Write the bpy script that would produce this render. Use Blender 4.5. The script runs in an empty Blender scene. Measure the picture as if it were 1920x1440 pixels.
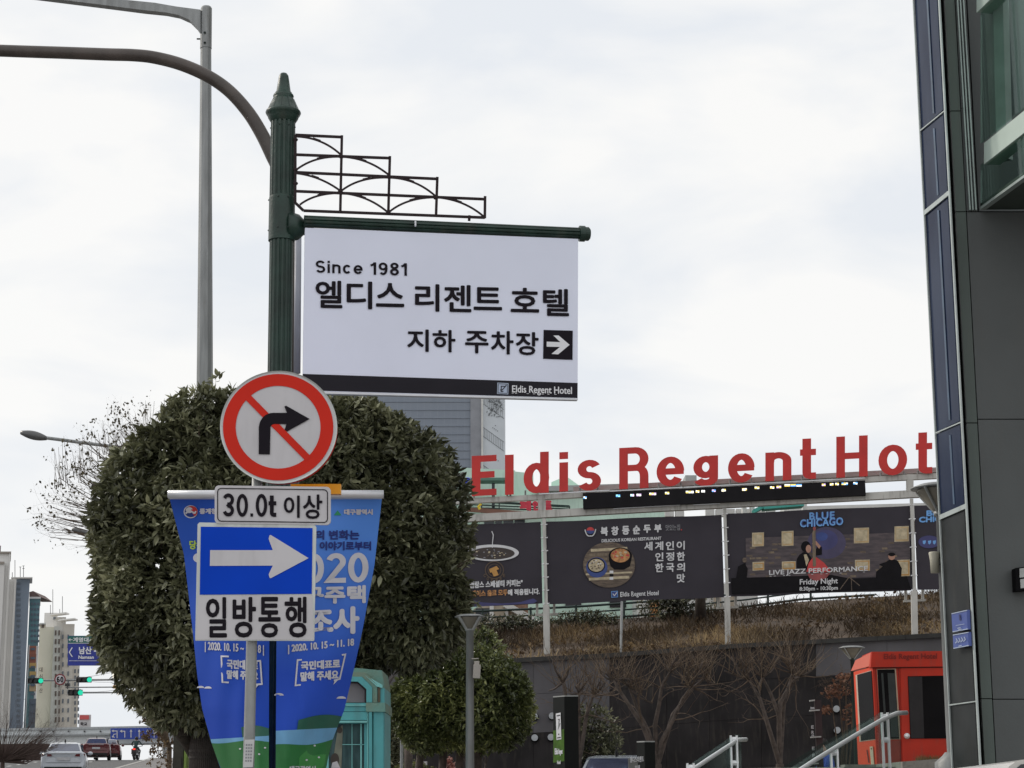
import bpy, math, random
from mathutils import Vector, Matrix
from mathutils.noise import noise as pnoise
S = bpy.context.scene
COL = S.collection
R = math.radians
PI = math.pi

# ------------------------------------------------------------------ camera
F_PX, CX, CY = 3600.0, 960.0, 720.0
PITCH, ROLL, EYE = math.atan(780 / 3600.0), -0.005, Vector((0, 0, 1.6))
fw = Vector((0, math.cos(PITCH), math.sin(PITCH)))
r0, u0 = Vector((1, 0, 0)), Vector((0, -math.sin(PITCH), math.cos(PITCH)))
rt = r0 * math.cos(ROLL) + u0 * math.sin(ROLL)
up = u0 * math.cos(ROLL) - r0 * math.sin(ROLL)
cam = bpy.data.cameras.new('camera')
cam.sensor_width = 36
cam.lens = F_PX / 1920 * 36
cam.clip_end = 6000
cam.clip_start = .1
co = bpy.data.objects.new('camera', cam)
m = Matrix((rt, up, -fw)).transposed().to_4x4()
m.translation = EYE
co.matrix_world = m
COL.objects.link(co)
S.camera = co

# ------------------------------------------------------------------ world: bright thin overcast
SUN_EL, SUN_AZ = R(34), R(-62)           # azimuth measured from +Y, negative = to the left
W = bpy.data.worlds.new('World')
S.world = W
W.use_nodes = True
nt = W.node_tree
N = nt.nodes
bg = N['Background']
bg.inputs[1].default_value = 0.1
sky = N.new('ShaderNodeTexSky')
sky.sky_type = 'NISHITA'
sky.sun_disc = False
sky.sun_elevation = SUN_EL
sky.sun_rotation = SUN_AZ
tc = N.new('ShaderNodeTexCoord')
mp = N.new('ShaderNodeMapping')
mp.inputs['Scale'].default_value = (1, 1, 2.6)
nz = N.new('ShaderNodeTexNoise')
nz.inputs['Scale'].default_value = 5.5
nz.inputs['Detail'].default_value = 5
nz.inputs['Roughness'].default_value = .5
nz.inputs['Distortion'].default_value = .3
rp = N.new('ShaderNodeValToRGB')
rp.color_ramp.elements[0].position = .38
rp.color_ramp.elements[0].color = (8.3, 8.62, 9.05, 1)
rp.color_ramp.elements[1].position = .57
rp.color_ramp.elements[1].color = (9.85, 9.8, 9.65, 1)
mx = N.new('ShaderNodeMixRGB')
mx.inputs[0].default_value = .96
nt.links.new(tc.outputs['Generated'], mp.inputs[0])
nt.links.new(mp.outputs[0], nz.inputs['Vector'])
nt.links.new(nz.outputs[0], rp.inputs[0])
nt.links.new(sky.outputs[0], mx.inputs[1])
nt.links.new(rp.outputs[0], mx.inputs[2])
nt.links.new(mx.outputs[0], bg.inputs[0])
sun = bpy.data.lights.new('sun', 'SUN')
sun.energy = 1.5
sun.angle = R(10)
sun.color = (1, .93, .82)
so = bpy.data.objects.new('sun', sun)
sd = Vector((math.sin(SUN_AZ) * math.cos(SUN_EL), math.cos(SUN_AZ) * math.cos(SUN_EL), math.sin(SUN_EL)))
so.rotation_euler = sd.to_track_quat('Z', 'Y').to_euler()
COL.objects.link(so)
S.view_settings.view_transform = 'Standard'
S.view_settings.look = 'None'
S.view_settings.exposure = 0
S.view_settings.gamma = 1
S.view_settings.use_curve_mapping = False

# ------------------------------------------------------------------ helpers
def U(px, py, Y):
    """point at forward distance Y seen in direction (px,py) of a 1920x1440 frame"""
    d = fw + rt * ((px - CX) / F_PX) + up * ((CY - py) / F_PX)
    return EYE + d * (Y / d.y)

def gz(y):
    pts = [(-50, 0), (13, 0), (80, 2.5), (131, 4.33), (150, 4.74), (165, 4.7), (200, 3.6), (600, -4), (5000, -60)]
    for (a, b), (c, d) in zip(pts, pts[1:]):
        if y <= c:
            return b + (d - b) * (y - a) / (c - a)
    return -60

ORG = {}

class MB:
    def __init__(s): s.v, s.f, s.mi = [], [], []
    def add(s, vs, fs, mi=0):
        n = len(s.v)
        s.v += [tuple(p) for p in vs]
        s.f += [tuple(i + n for i in f) for f in fs]
        s.mi += [mi] * len(fs)
        return s
    def box(s, c, d, rz=0, mi=0, M=None):
        vs = []
        for x in (-.5, .5):
            for y in (-.5, .5):
                for z in (-.5, .5):
                    p = Vector((x * d[0], y * d[1], z * d[2]))
                    if M is not None: p = M @ p
                    elif rz: p = Matrix.Rotation(rz, 3, 'Z') @ p
                    vs.append(p + Vector(c))
        return s.add(vs, [(0, 1, 3, 2), (4, 6, 7, 5), (0, 4, 5, 1), (2, 3, 7, 6), (0, 2, 6, 4), (1, 5, 7, 3)], mi)
    def beam(s, a, b, w, h, upv=(0, 0, 1), mi=0):
        a, b = Vector(a), Vector(b)
        z = (b - a)
        L = z.length
        z.normalize()
        x = z.cross(Vector(upv))
        if x.length < 1e-4: x = Vector((1, 0, 0))
        x.normalize()
        y = x.cross(z).normalized() * -1
        return s.box((a + b) / 2, (w, h, L), mi=mi, M=Matrix((x, y, z)).transposed())
    def tube(s, pts, rad, n=8, cap=True, mi=0):
        pts = [Vector(p) for p in pts]
        if not hasattr(rad, '__len__'): rad = [rad] * len(pts)
        vs, fs = [], []
        ref = None
        for i, p in enumerate(pts):
            t = (pts[min(i + 1, len(pts) - 1)] - pts[max(i - 1, 0)])
            if t.length < 1e-9: t = Vector((0, 0, 1))
            t.normalize()
            if ref is None:
                ref = t.cross(Vector((0, 0, 1)) if abs(t.z) < .9 else Vector((1, 0, 0))).normalized()
            ref = (ref - t * ref.dot(t)).normalized()
            b = t.cross(ref)
            for k in range(n):
                a = 2 * PI * k / n
                vs.append(p + (ref * math.cos(a) + b * math.sin(a)) * rad[i])
        for i in range(len(pts) - 1):
            for k in range(n):
                k2 = (k + 1) % n
                fs.append((i * n + k, i * n + k2, (i + 1) * n + k2, (i + 1) * n + k))
        if cap:
            fs.append(tuple(range(n))[::-1])
            fs.append(tuple((len(pts) - 1) * n + k for k in range(n)))
        return s.add(vs, fs, mi)
    def lathe(s, c, prof, n=24, flute=0, depth=0, mi=0):
        """prof: list of (r, z, fluted?)"""
        vs, fs = [], []
        for pr in prof:
            r, z = pr[0], pr[1]
            fl = pr[2] if len(pr) > 2 else 0
            for k in range(n):
                a = 2 * PI * k / n
                rr = r
                if fl and flute:
                    ph = (k * flute / n) % 1
                    rr = r - depth * (1 if ph < .26 else 0)
                vs.append((c[0] + rr * math.cos(a), c[1] + rr * math.sin(a), c[2] + z))
        for i in range(len(prof) - 1):
            for k in range(n):
                k2 = (k + 1) % n
                fs.append((i * n + k, i * n + k2, (i + 1) * n + k2, (i + 1) * n + k))
        fs.append(tuple(range(n))[::-1])
        fs.append(tuple((len(prof) - 1) * n + k for k in range(n)))
        return s.add(vs, fs, mi)
    def ell(s, c, r, n=12, mi=0):
        vs, fs = [], []
        for i in range(n // 2 + 1):
            t = PI * i / (n // 2)
            for k in range(n):
                a = 2 * PI * k / n
                vs.append((c[0] + r[0] * math.sin(t) * math.cos(a), c[1] + r[1] * math.sin(t) * math.sin(a), c[2] + r[2] * math.cos(t)))
        for i in range(n // 2):
            for k in range(n):
                k2 = (k + 1) % n
                fs.append((i * n + k, (i + 1) * n + k, (i + 1) * n + k2, i * n + k2))
        return s.add(vs, fs, mi)
    def build(s, name, mat, parent=None, origin=None, smooth=False, **props):
        if parent is not None: origin = ORG[parent.name]
        if origin is None:
            xs = [p[0] for p in s.v]; ys = [p[1] for p in s.v]; zs = [p[2] for p in s.v]
            origin = ((min(xs) + max(xs)) / 2, (min(ys) + max(ys)) / 2, min(zs))
        o = Vector(origin)
        me = bpy.data.meshes.new(name)
        me.from_pydata([(p[0] - o.x, p[1] - o.y, p[2] - o.z) for p in s.v], [], s.f)
        for mm in (mat if isinstance(mat, (list, tuple)) else [mat]): me.materials.append(mm)
        me.polygons.foreach_set('material_index', s.mi)
        if smooth: me.polygons.foreach_set('use_smooth', [True] * len(me.polygons))
        me.update()
        ob = bpy.data.objects.new(name, me)
        COL.objects.link(ob)
        if parent is not None: ob.parent = parent
        else: ob.location = o
        ORG[ob.name] = tuple(o)
        for k, v in props.items(): ob[k] = v
        return ob

def tag(o, label=None, cat=None, group=None, kind=None):
    if label: o['label'] = label
    if cat: o['category'] = cat
    if group: o['group'] = group
    if kind: o['kind'] = kind
    return o

def thing(name, label, cat, loc, group=None):
    o = bpy.data.objects.new(name, None)
    COL.objects.link(o)
    o.location = Vector(loc)
    o.empty_display_size = .2
    ORG[o.name] = tuple(loc)
    return tag(o, label, cat, group)

def copy_tree(o, parent=None, dz=None):
    c = o.copy()
    COL.objects.link(c)
    if parent: c.parent = parent
    ORG[c.name] = ORG.get(o.name, (0, 0, 0))
    for ch in list(o.children): copy_tree(ch, c)
    return c

class Plane:
    """vertical plane through two ground points; hit(px,py) gives the point of the plane seen there"""
    def __init__(s, A, B):
        s.A = Vector(A)
        d = Vector(B) - s.A
        s.u = Vector((d.x, d.y, 0)).normalized()
        s.n = Vector((s.u.y, -s.u.x, 0))     # towards the camera (-Y)
    def hit(s, px, py, off=0):
        d = fw + rt * ((px - CX) / F_PX) + up * ((CY - py) / F_PX)
        t = (s.A + s.n * off - EYE).dot(s.n) / d.dot(s.n)
        return EYE + d * t

def flat(mb, hit, poly, off, mi=0):
    """flat print polygon (px coords) laid on a surface"""
    vs = [hit(x, y, off) for x, y in poly]
    return mb.add(vs, [tuple(range(len(vs)))], mi)

def slab(mb, hit, poly, off, back, mi=0):
    n = len(poly)
    a = [hit(x, y, off) for x, y in poly]
    dirv = getattr(hit, '__self__', None)
    nn = dirv.n if dirv else Vector((0, -1, 0))
    b = [p - nn * (off - back) for p in a]
    fs = [tuple(range(n)), tuple(range(n, 2 * n))[::-1]] + [(i, n + i, n + (i + 1) % n, (i + 1) % n) for i in range(n)]
    return mb.add(a + b, fs, mi)

def ellp(cx, cy, rx, ry, n=40, a0=0, a1=360):
    full = abs(a1 - a0) >= 360
    return [(cx + rx * math.cos(R(a0 + (a1 - a0) * k / n)), cy - ry * math.sin(R(a0 + (a1 - a0) * k / n))) for k in range(n if full else n + 1)]

def rrect(x0, y0, x1, y1, r, n=5, sk=0):
    p = []
    for cx, cy, a in ((x1 - r, y0 + r, 90), (x0 + r, y0 + r, 180), (x0 + r, y1 - r, 270), (x1 - r, y1 - r, 0)):
        for k in range(n + 1):
            t = R(a - 90 * 0 + (90 * k / n))
            p.append((cx + r * math.cos(t), cy - r * math.sin(t)))
    # order: start top right going ccw
    q = p[0:0]
    for cx, cy, a in ((x1 - r, y0 + r, 0), (x0 + r, y0 + r, 90), (x0 + r, y1 - r, 180), (x1 - r, y1 - r, 270)):
        for k in range(n + 1):
            t = R(a + 90 * k / n)
            q.append((cx + r * math.cos(t), cy - r * math.sin(t) + sk * (cx + r * math.cos(t) - x0)))
    return q

def smooth_path(P, n=6):
    """Catmull-Rom through tuples"""
    out = []
    for i in range(len(P) - 1):
        a, b, c, d = P[max(i - 1, 0)], P[i], P[i + 1], P[min(i + 2, len(P) - 1)]
        for k in range(n):
            t = k / n
            out.append(tuple(.5 * (2 * b[j] + (c[j] - a[j]) * t + (2 * a[j] - 5 * b[j] + 4 * c[j] - d[j]) * t * t + (3 * b[j] - a[j] - 3 * c[j] + d[j]) * t ** 3) for j in range(len(b))))
    out.append(P[-1])
    return out

# ---- text from the built-in font (Korean and small print)
_tc = {}
def tgeo(body, space=1.0):
    k = (body, space)
    if k in _tc: return _tc[k]
    c = bpy.data.curves.new('t', 'FONT')
    c.body = body
    c.fill_mode = 'FRONT'
    c.resolution_u = 3
    c.space_character = space
    o = bpy.data.objects.new('t', c)
    COL.objects.link(o)
    dg = bpy.context.evaluated_depsgraph_get()
    me = bpy.data.meshes.new_from_object(o.evaluated_get(dg))
    v = [(p.co.x, p.co.y) for p in me.vertices]
    f = [tuple(p.vertices) for p in me.polygons]
    bpy.data.objects.remove(o)
    bpy.data.curves.remove(c)
    bpy.data.meshes.remove(me)
    x0 = min(p[0] for p in v); x1 = max(p[0] for p in v)
    y0 = min(p[1] for p in v); y1 = max(p[1] for p in v)
    v = [((x - x0) / (x1 - x0), (y - y0) / (y1 - y0)) for x, y in v]
    _tc[k] = (v, f)
    return _tc[k]

def text(mb, hit, body, xl, xr, yt, yb, sl=0, bold=0, off=.004, mi=0, space=1.0, shear=0):
    """ink box xl..xr, yt..yb (at the left end), baseline slope sl"""
    v, f = tgeo(body, space)
    sh = [(0, 0)]
    if bold:
        sh += [(bold * math.cos(R(a)), bold * math.sin(R(a))) for a in (0, 45, 90, 135, 180, 225, 270, 315)]
    xl += bold; xr -= bold; yt += bold; yb -= bold
    for i, (dx, dy) in enumerate(sh):
        vs = []
        for a, b in v:
            X = xl + a * (xr - xl) + shear * b * (yb - yt)
            Y = yb + sl * (X - xl) - b * (yb - yt)
            vs.append(hit(X + dx, Y + dy, off + i * .0003))
        mb.add(vs, f, mi)
    return mb

# ---- stroke lettering (grotesque capitals, lower case and digits)
def arc(cx, cy, rx, ry, a0, a1, n=14):
    return [(cx + rx * math.cos(R(a0 + (a1 - a0) * k / n)), cy + ry * math.sin(R(a0 + (a1 - a0) * k / n))) for k in range(n + 1)]

def qb2(a, c, b, n=8):
    return [((1 - t) ** 2 * a[0] + 2 * t * (1 - t) * c[0] + t * t * b[0], (1 - t) ** 2 * a[1] + 2 * t * (1 - t) * c[1] + t * t * b[1]) for t in [i / n for i in range(n + 1)]]

def glyph(ch, t, XH=.73, h=None, k=None):
    if h is None: h = t / 2
    if k is None: k = h
    t = 2 * k
    L = lambda *p: (list(p), False)
    def ring(w, y0, y1): return (arc(w / 2, (y0 + y1) / 2, w / 2 - h, (y1 - y0) / 2 - k, 0, 345, 23), True)
    def ess(w, H, e=25):
        ry = (H - t) / 4
        rx = w / 2 - h
        return L(*(arc(w / 2, H - k - ry, rx, ry, e, 180 + 75, 14) + arc(w / 2, k + ry, rx, ry, 75, -180 + e, 14)))
    if ch == 'E': w = .63; g = [L((h, 0), (h, 1)), L((h, 1 - k), (w, 1 - k)), L((h, .52), (w * .92, .52)), L((h, k), (w, k))]
    elif ch == 'l': w = 2 * h; g = [L((h, 0), (h, 1))]
    elif ch == 'i': w = 2 * h; g = [L((h, 0), (h, XH)), L((h, .82), (h, 1))]
    elif ch == 'd': w = .62; g = [(arc(w / 2 + .01, XH / 2, w / 2 - h, XH / 2 - k, 0, 345, 23), True), L((w - h, 0), (w - h, 1))]
    elif ch == 's': w = .56; g = [ess(w, XH)]
    elif ch == 'S': w = .66; g = [ess(w, 1)]
    elif ch == 'R': w = .68; m_ = .5; g = [L((h, 0), (h, 1)), L(*([(h, 1 - k)] + arc(w * .55, (1 - k + m_) / 2, w * .45 - h, (1 - k - m_) / 2, 90, -90, 14) + [(h, m_)])), L(*([(w * .5, m_)] + qb2((w * .62, m_), (w - h, m_ - .02), (w - h, .28)) + [(w - h, 0)]))]
    elif ch == 'e': w = .63; g = [L(*arc(w / 2, XH / 2, w / 2 - h, XH / 2 - k, 0, 325, 26)), L((h, XH * .5), (w - h * .1, XH * .5))]
    elif ch == 'c': w = .58; g = [L(*arc(w / 2, XH / 2, w / 2 - h, XH / 2 - k, 40, 320, 20))]
    elif ch == 'g':
        w = .6; b = .19
        g = [(arc(w / 2, (XH + b) / 2, w / 2 - h, (XH - b) / 2 - k, 0, 345, 23), True), L(*([(w - h, XH), (w - h, .2)] + arc(w / 2, .2, w / 2 - h, .2 - k, -10, -160, 10)))]
    elif ch == 'n': w = .58; g = [L((h, 0), (h, XH)), L(*([(h, XH * .62)] + arc(w / 2, XH - k - .15, w / 2 - h, .15, 160, 0, 14) + [(w - h, 0)]))]
    elif ch == 't': w = .38; g = [L(*([(w / 2 - .03, 1), (w / 2 - .03, .30)] + qb2((w / 2 - .03, k + .10), (w / 2 - .03, k), (w / 2 + .07, k), 6) + [(w, k)])), L((0, XH - k), (w, XH - k))]
    elif ch == 'H': w = .7; g = [L((h, 0), (h, 1)), L((w - h, 0), (w - h, 1)), L((h, .52), (w - h, .52))]
    elif ch == 'o': w = .64; g = [ring(w, 0, XH)]
    elif ch == '0': w = .58; g = [ring(w, 0, 1)]
    elif ch == '1': w = .36; g = [L((w - h, 0), (w - h, 1)), L((0, .74), (w * .4, .8), (w - h, 1 - h * .5))]
    elif ch == '2': w = .56; g = [L(*(arc(w / 2, 1 - k - .2, w / 2 - h, .2, 165, -30, 12) + [(h * .9, k), (w, k)]))]
    elif ch == '3': w = .56; g = [L(*(arc(w / 2, 1 - k - .2, w / 2 - h, .2, 160, -80, 12) + [(w * .4, .53)])), L(*([(w * .4, .53)] + arc(w / 2, .26, w / 2 - h, .27 - k, 85, -165, 14)))]
    elif ch == '8': w = .58; g = [(arc(w / 2, .76, w / 2 - h - .02, .24 - k * .8, 0, 345, 20), True), (arc(w / 2, .28, w / 2 - h, .28 - k, 0, 345, 20), True)]
    elif ch == '6': w = .58; g = [(arc(w / 2, .31, w / 2 - h, .31 - k, 0, 345, 20), True), L(*arc(w / 2, .5, w / 2 - h, .5 - k, 200, 45, 16))]
    elif ch == '9': w = .58; g = [(arc(w / 2, .69, w / 2 - h, .31 - k, 0, 345, 20), True), L(*arc(w / 2, .5, w / 2 - h, .5 - k, 20, -135, 16))]
    else: w = .3; g = []
    return w, g

def ribbon(mb, pts, closed, t, mapf, depth=None, mi=0, z=0):
    """thick stroke in 2-D mapped to 3-D by mapf(x, y, off); depth None = flat print"""
    n = len(pts)
    ls, rs = [], []
    for i, (x, y) in enumerate(pts):
        if closed: a, b = pts[i - 1], pts[(i + 1) % n]
        else: a, b = pts[max(i - 1, 0)], pts[min(i + 1, n - 1)]
        p = Vector((x, y))
        d1 = (p - Vector(a)); d2 = (Vector(b) - p)
        d1 = d1.normalized() if d1.length > 1e-9 else d2.normalized()
        d2 = d2.normalized() if d2.length > 1e-9 else d1
        d = (d1 + d2)
        d = d.normalized() if d.length > 1e-6 else d1
        nn = Vector((-d.y, d.x))
        k = 1 / max(.5, nn.dot(Vector((-d1.y, d1.x))))
        ls.append(p + nn * t / 2 * k)
        rs.append(p - nn * t / 2 * k)
    m = n if closed else n - 1
    if depth is None:
        vs = [mapf(p.x, p.y, z) for p in ls] + [mapf(p.x, p.y, z) for p in rs]
        fs = [(i, n + i, n + (i + 1) % n, (i + 1) % n) for i in range(m)]
        mb.add(vs, fs, mi)
    else:
        vs = [mapf(p.x, p.y, z) for p in ls] + [mapf(p.x, p.y, z) for p in rs] + [mapf(p.x, p.y, z - depth) for p in ls] + [mapf(p.x, p.y, z - depth) for p in rs]
        fs = []
        for i in range(m):
            j = (i + 1) % n
            fs += [(i, n + i, n + j, j), (2 * n + i, 2 * n + j, 3 * n + j, 3 * n + i), (i, j, 2 * n + j, 2 * n + i), (n + i, 3 * n + i, 3 * n + j, n + j)]
        if not closed:
            fs += [(0, 2 * n, 3 * n, n), (n - 1, 2 * n - 1, 4 * n - 1, 3 * n - 1)]
        mb.add(vs, fs, mi)

def strokes(mb, hit, s, xl, xr, yt, yb, sl=0, t=.17, gap=.14, off=.004, mi=0, depth=None):
    """word in stroke lettering inside the ink box"""
    tot = sum(glyph(c, t)[0] for c in s) + gap * (len(s) - 1)
    H = yb - yt
    sx = (xr - xl) / tot
    x = 0
    for c in s:
        w, gl = glyph(c, t)
        for j, (p, cl) in enumerate(gl):
            def mf(a, b, o, x=x): 
                X = xl + (x + a) * sx
                return hit(X, yb + sl * (X - xl) - b * H, o)
            ribbon(mb, p, cl, t, mf, depth, mi, off + j * .0012)
        x += w + gap
    return mb

# ------------------------------------------------------------------ materials
def mat(name, col, rough=.6, metal=0, var=.12, scale=6, bump=.0, bscale=40, spec=.5, col2=None, dirt=0, stretch=(1, 1, 1), emis=None, coat=0):
    m = bpy.data.materials.new(name)
    m.use_nodes = True
    t = m.node_tree
    n = t.nodes
    b = n['Principled BSDF']
    b.inputs['Roughness'].default_value = rough
    b.inputs['Metallic'].default_value = metal
    b.inputs['Specular IOR Level'].default_value = spec
    b.inputs['Coat Weight'].default_value = coat
    c = n.new('ShaderNodeTexCoord')
    mpp = n.new('ShaderNodeMapping')
    mpp.inputs['Scale'].default_value = stretch
    t.links.new(c.outputs['Object'], mpp.inputs[0])
    z = n.new('ShaderNodeTexNoise')
    z.inputs['Scale'].default_value = scale
    z.inputs['Detail'].default_value = 5
    t.links.new(mpp.outputs[0], z.inputs['Vector'])
    r = n.new('ShaderNodeValToRGB')
    c2 = col2 or tuple(x * (1 - var) for x in col)
    c1 = col if col2 else tuple(min(1, x * (1 + var * .6)) for x in col)
    r.color_ramp.elements[0].position = .35
    r.color_ramp.elements[1].position = .65
    r.color_ramp.elements[0].color = (*c2, 1)
    r.color_ramp.elements[1].color = (*c1, 1)
    t.links.new(z.outputs[0], r.inputs[0])
    out = r.outputs[0]
    if dirt:
        z2 = n.new('ShaderNodeTexNoise')
        z2.inputs['Scale'].default_value = 2.3
        z2.inputs['Detail'].default_value = 8
        mp2 = n.new('ShaderNodeMapping')
        mp2.inputs['Scale'].default_value = (5, 5, .8)
        t.links.new(c.outputs['Object'], mp2.inputs[0])
        t.links.new(mp2.outputs[0], z2.inputs['Vector'])
        r2 = n.new('ShaderNodeValToRGB')
        r2.color_ramp.elements[0].position = .52
        r2.color_ramp.elements[1].position = .72
        r2.color_ramp.elements[1].color = (dirt, dirt, dirt, 1)
        t.links.new(z2.outputs[0], r2.inputs[0])
        mxx = n.new('ShaderNodeMixRGB')
        mxx.inputs[2].default_value = (.09, .08, .065, 1)
        t.links.new(r2.outputs[0], mxx.inputs[0])
        t.links.new(out, mxx.inputs[1])
        out = mxx.outputs[0]
    t.links.new(out, b.inputs['Base Color'])
    if bump:
        z3 = n.new('ShaderNodeTexNoise')
        z3.inputs['Scale'].default_value = bscale
        z3.inputs['Detail'].default_value = 6
        t.links.new(c.outputs['Object'], z3.inputs['Vector'])
        bp = n.new('ShaderNodeBump')
        bp.inputs['Strength'].default_value = bump
        bp.inputs['Distance'].default_value = .02
        t.links.new(z3.outputs[0], bp.inputs['Height'])
        t.links.new(bp.outputs[0], b.inputs['Normal'])
    if emis:
        b.inputs['Emission Color'].default_value = (*emis[0], 1)
        b.inputs['Emission Strength'].default_value = emis[1]
    return m

def s2l(*c): return tuple(((x / 255 + .055) / 1.055) ** 2.4 if x > 10 else x / 255 / 12.92 for x in c)

M = {}
M['green_iron'] = mat('green_iron', (.012, .036, .026), .42, 0, .35, 9, .15, 60, dirt=.35)
M['green_iron_dark'] = mat('green_iron_dark', (.012, .025, .02), .5)
M['lattice'] = mat('lattice_iron', (.028, .017, .019), .6, spec=.2)
M['brown_steel'] = mat('brown_steel', (.078, .062, .054), .42, 0, .3, 5, .1, 50, dirt=.3)
M['galv'] = mat('galvanised_steel', (.30, .31, .31), .5, .25, .18, 4, .12, 70, dirt=.35, stretch=(4, 4, .6))
M['galv_lt'] = mat('galvanised_steel_light', (.42, .43, .42), .5, .2, .15, 5, .1, 70, dirt=.25)
M['steel'] = mat('stainless', (.86, .87, .88), .3, .35, .1, 8)
M['sign_white'] = mat('sign_white_film', (.80, .83, .97), .45, 0, .03, 2, spec=.2)
M['retro_white'] = mat('reflective_white_sheet', (.60, .58, .60), .4, 0, .06, 3, dirt=.12)
M['sign_red'] = mat('sign_red_sheet', (.66, .028, .014), .5, 0, .06, 3, spec=.15)
M['sign_blue'] = mat('sign_blue_sheet', (.0, .055, .55), .5, 0, .08, 3, spec=.12)
M['sign_edge'] = mat('sign_edge_aluminium', (.62, .65, .63), .45, .2, .1, 6, dirt=.3)
M['ink'] = mat('black_ink', (.012, .009, .014), .6, 0, .1, spec=.12)
M['band_ink'] = mat('dark_band_print', (.018, .016, .022), .5, 0, .08, spec=.15)
M['white_print'] = mat('white_print', (.80, .80, .83), .5, 0, .03)
M['logo_blue'] = mat('pale_blue_print', (.45, .52, .66), .5, 0, .03)
M['orange'] = mat('orange_sheet', (.85, .38, .01), .45, 0, .1)
M['alu'] = mat('aluminium_tube', (.66, .67, .7), .35, .3, .08, 8)

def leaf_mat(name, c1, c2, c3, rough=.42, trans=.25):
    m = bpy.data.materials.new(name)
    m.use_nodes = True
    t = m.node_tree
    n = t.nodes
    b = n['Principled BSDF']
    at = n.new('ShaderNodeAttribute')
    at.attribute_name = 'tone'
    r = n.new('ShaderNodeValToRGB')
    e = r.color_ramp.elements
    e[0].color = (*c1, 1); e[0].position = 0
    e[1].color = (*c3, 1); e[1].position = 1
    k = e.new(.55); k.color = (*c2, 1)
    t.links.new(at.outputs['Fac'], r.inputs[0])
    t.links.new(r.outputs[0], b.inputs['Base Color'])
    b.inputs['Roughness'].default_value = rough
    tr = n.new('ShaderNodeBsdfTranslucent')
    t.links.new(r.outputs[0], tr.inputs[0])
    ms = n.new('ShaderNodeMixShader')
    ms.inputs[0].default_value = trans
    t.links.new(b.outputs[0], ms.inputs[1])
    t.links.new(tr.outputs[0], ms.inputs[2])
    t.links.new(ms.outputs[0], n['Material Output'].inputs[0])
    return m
M['leaf'] = leaf_mat('evergreen_leaf', (.038, .041, .022), (.140, .146, .080), (.46, .46, .29), .26, .2)
M['leaf_small'] = leaf_mat('small_glossy_leaf', (.032, .042, .015), (.13, .155, .055), (.42, .44, .17), .30, .2)
M['leaf_dry'] = leaf_mat('dry_leaf', (.05, .03, .018), (.12, .075, .035), (.26, .18, .09), .7, .3)
M['leaf_rust'] = leaf_mat('rust_leaf', (.09, .035, .02), (.17, .075, .045), (.34, .19, .12), .7, .3)
M['grass_dry'] = leaf_mat('dry_grass', (.055, .038, .024), (.155, .112, .066), (.42, .31, .17), .8, .2)
M['bark'] = mat('bark', (.055, .042, .034), .9, 0, .4, 12, .6, 60)
M['bark_grey'] = mat('bark_pale', (.085, .066, .056), .9, 0, .4, 9, .5, 50)
M['twig'] = mat('twig', (.10, .07, .05), .9, 0, .3, 9)
M['twig_pale'] = mat('twig_pale', (.17, .125, .085), .9, 0, .3, 9)

random.seed(7)

# ------------------------------------------------------------------ ground, road, terrace
asph = mat('asphalt', (.11, .11, .11), .9, 0, .2, 3, .3, 90)
g = MB()
xs = [-3000, -400, -120, -60, -40, -30, -26, -22, -18, -14, -10, -6, -2, 4, 12, 30, 60, 200, 3000]
ys = [-40, 0, 13, 20, 30, 40, 50, 65, 80, 100, 120, 131, 140, 150, 158, 165, 180, 200, 260, 400, 600, 1200, 5000]
vs = [(x, y, gz(y)) for y in ys for x in xs]
nx = len(xs)
g.add(vs, [(j * nx + i, j * nx + i + 1, (j + 1) * nx + i + 1, (j + 1) * nx + i) for j in range(len(ys) - 1) for i in range(nx - 1)])
tag(g.build('ground', mat('ground', (.22, .21, .20), .95, 0, .15, .5, .2, 20), origin=(0, 0, 0)), kind='structure')
# road from the foreground over the crest
def strip(x0, x1, dz, ya=-40, yb=400):
    m_ = MB()
    yy = [y for y in ys if ya < y < yb]
    yy = [ya] + yy + [yb]
    for a, b in zip(yy, yy[1:]):
        m_.add([(x0(a), a, gz(a) + dz), (x1(a), a, gz(a) + dz), (x1(b), b, gz(b) + dz), (x0(b), b, gz(b) + dz)], [(0, 1, 2, 3)])
    return m_
# at 131 m the road spans about px -260..290
XR = lambda y: -24.2 + (y - 131) * -.02 if y > 40 else -10 - (y + 40) * .155
XR = lambda y: -8.0 - 16.3 * min(1, max(0, (y - 10) / 121.0))
XL = lambda y: XR(y) - 21.0
tag(strip(XL, XR, .006).build('road', asph, origin=(0, 0, 0)), kind='structure')
kerbm = mat('kerb_stone', (.36, .35, .33), .85, 0, .2, 3, .2, 40)
kb = strip(XR, lambda y: XR(y) + .25, .16)
for a, b in zip([-40, 40, 80, 120], [40, 80, 120, 400]):
    kb.add([(XR(a), a, gz(a)), (XR(b), b, gz(b)), (XR(b), b, gz(b) + .16), (XR(a), a, gz(a) + .16)], [(0, 1, 2, 3)])
tag(kb.build('kerb', kerbm, origin=(0, 0, 0)), kind='structure')
tag(strip(lambda y: XR(y) + .25, lambda y: XR(y) + 5.0, .15).build('pavement', mat('pavement', (.20, .19, .185), .9, 0, .25, 2, .2, 30), origin=(0, 0, 0)), kind='structure')
mk = MB()
for k in range(1, 6):
    yy = 20
    while yy < 152:
        a, b = yy, yy + (1.6 if k != 3 else 3)
        x = lambda y: XL(y) + (XR(y) - XL(y)) * k / 6.0
        mk.add([(x(a) - .09, a, gz(a) + .012), (x(a) + .09, a, gz(a) + .012), (x(b) + .09, b, gz(b) + .012), (x(b) - .09, b, gz(b) + .012)], [(0, 1, 2, 3)])
        yy += 4.5
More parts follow.
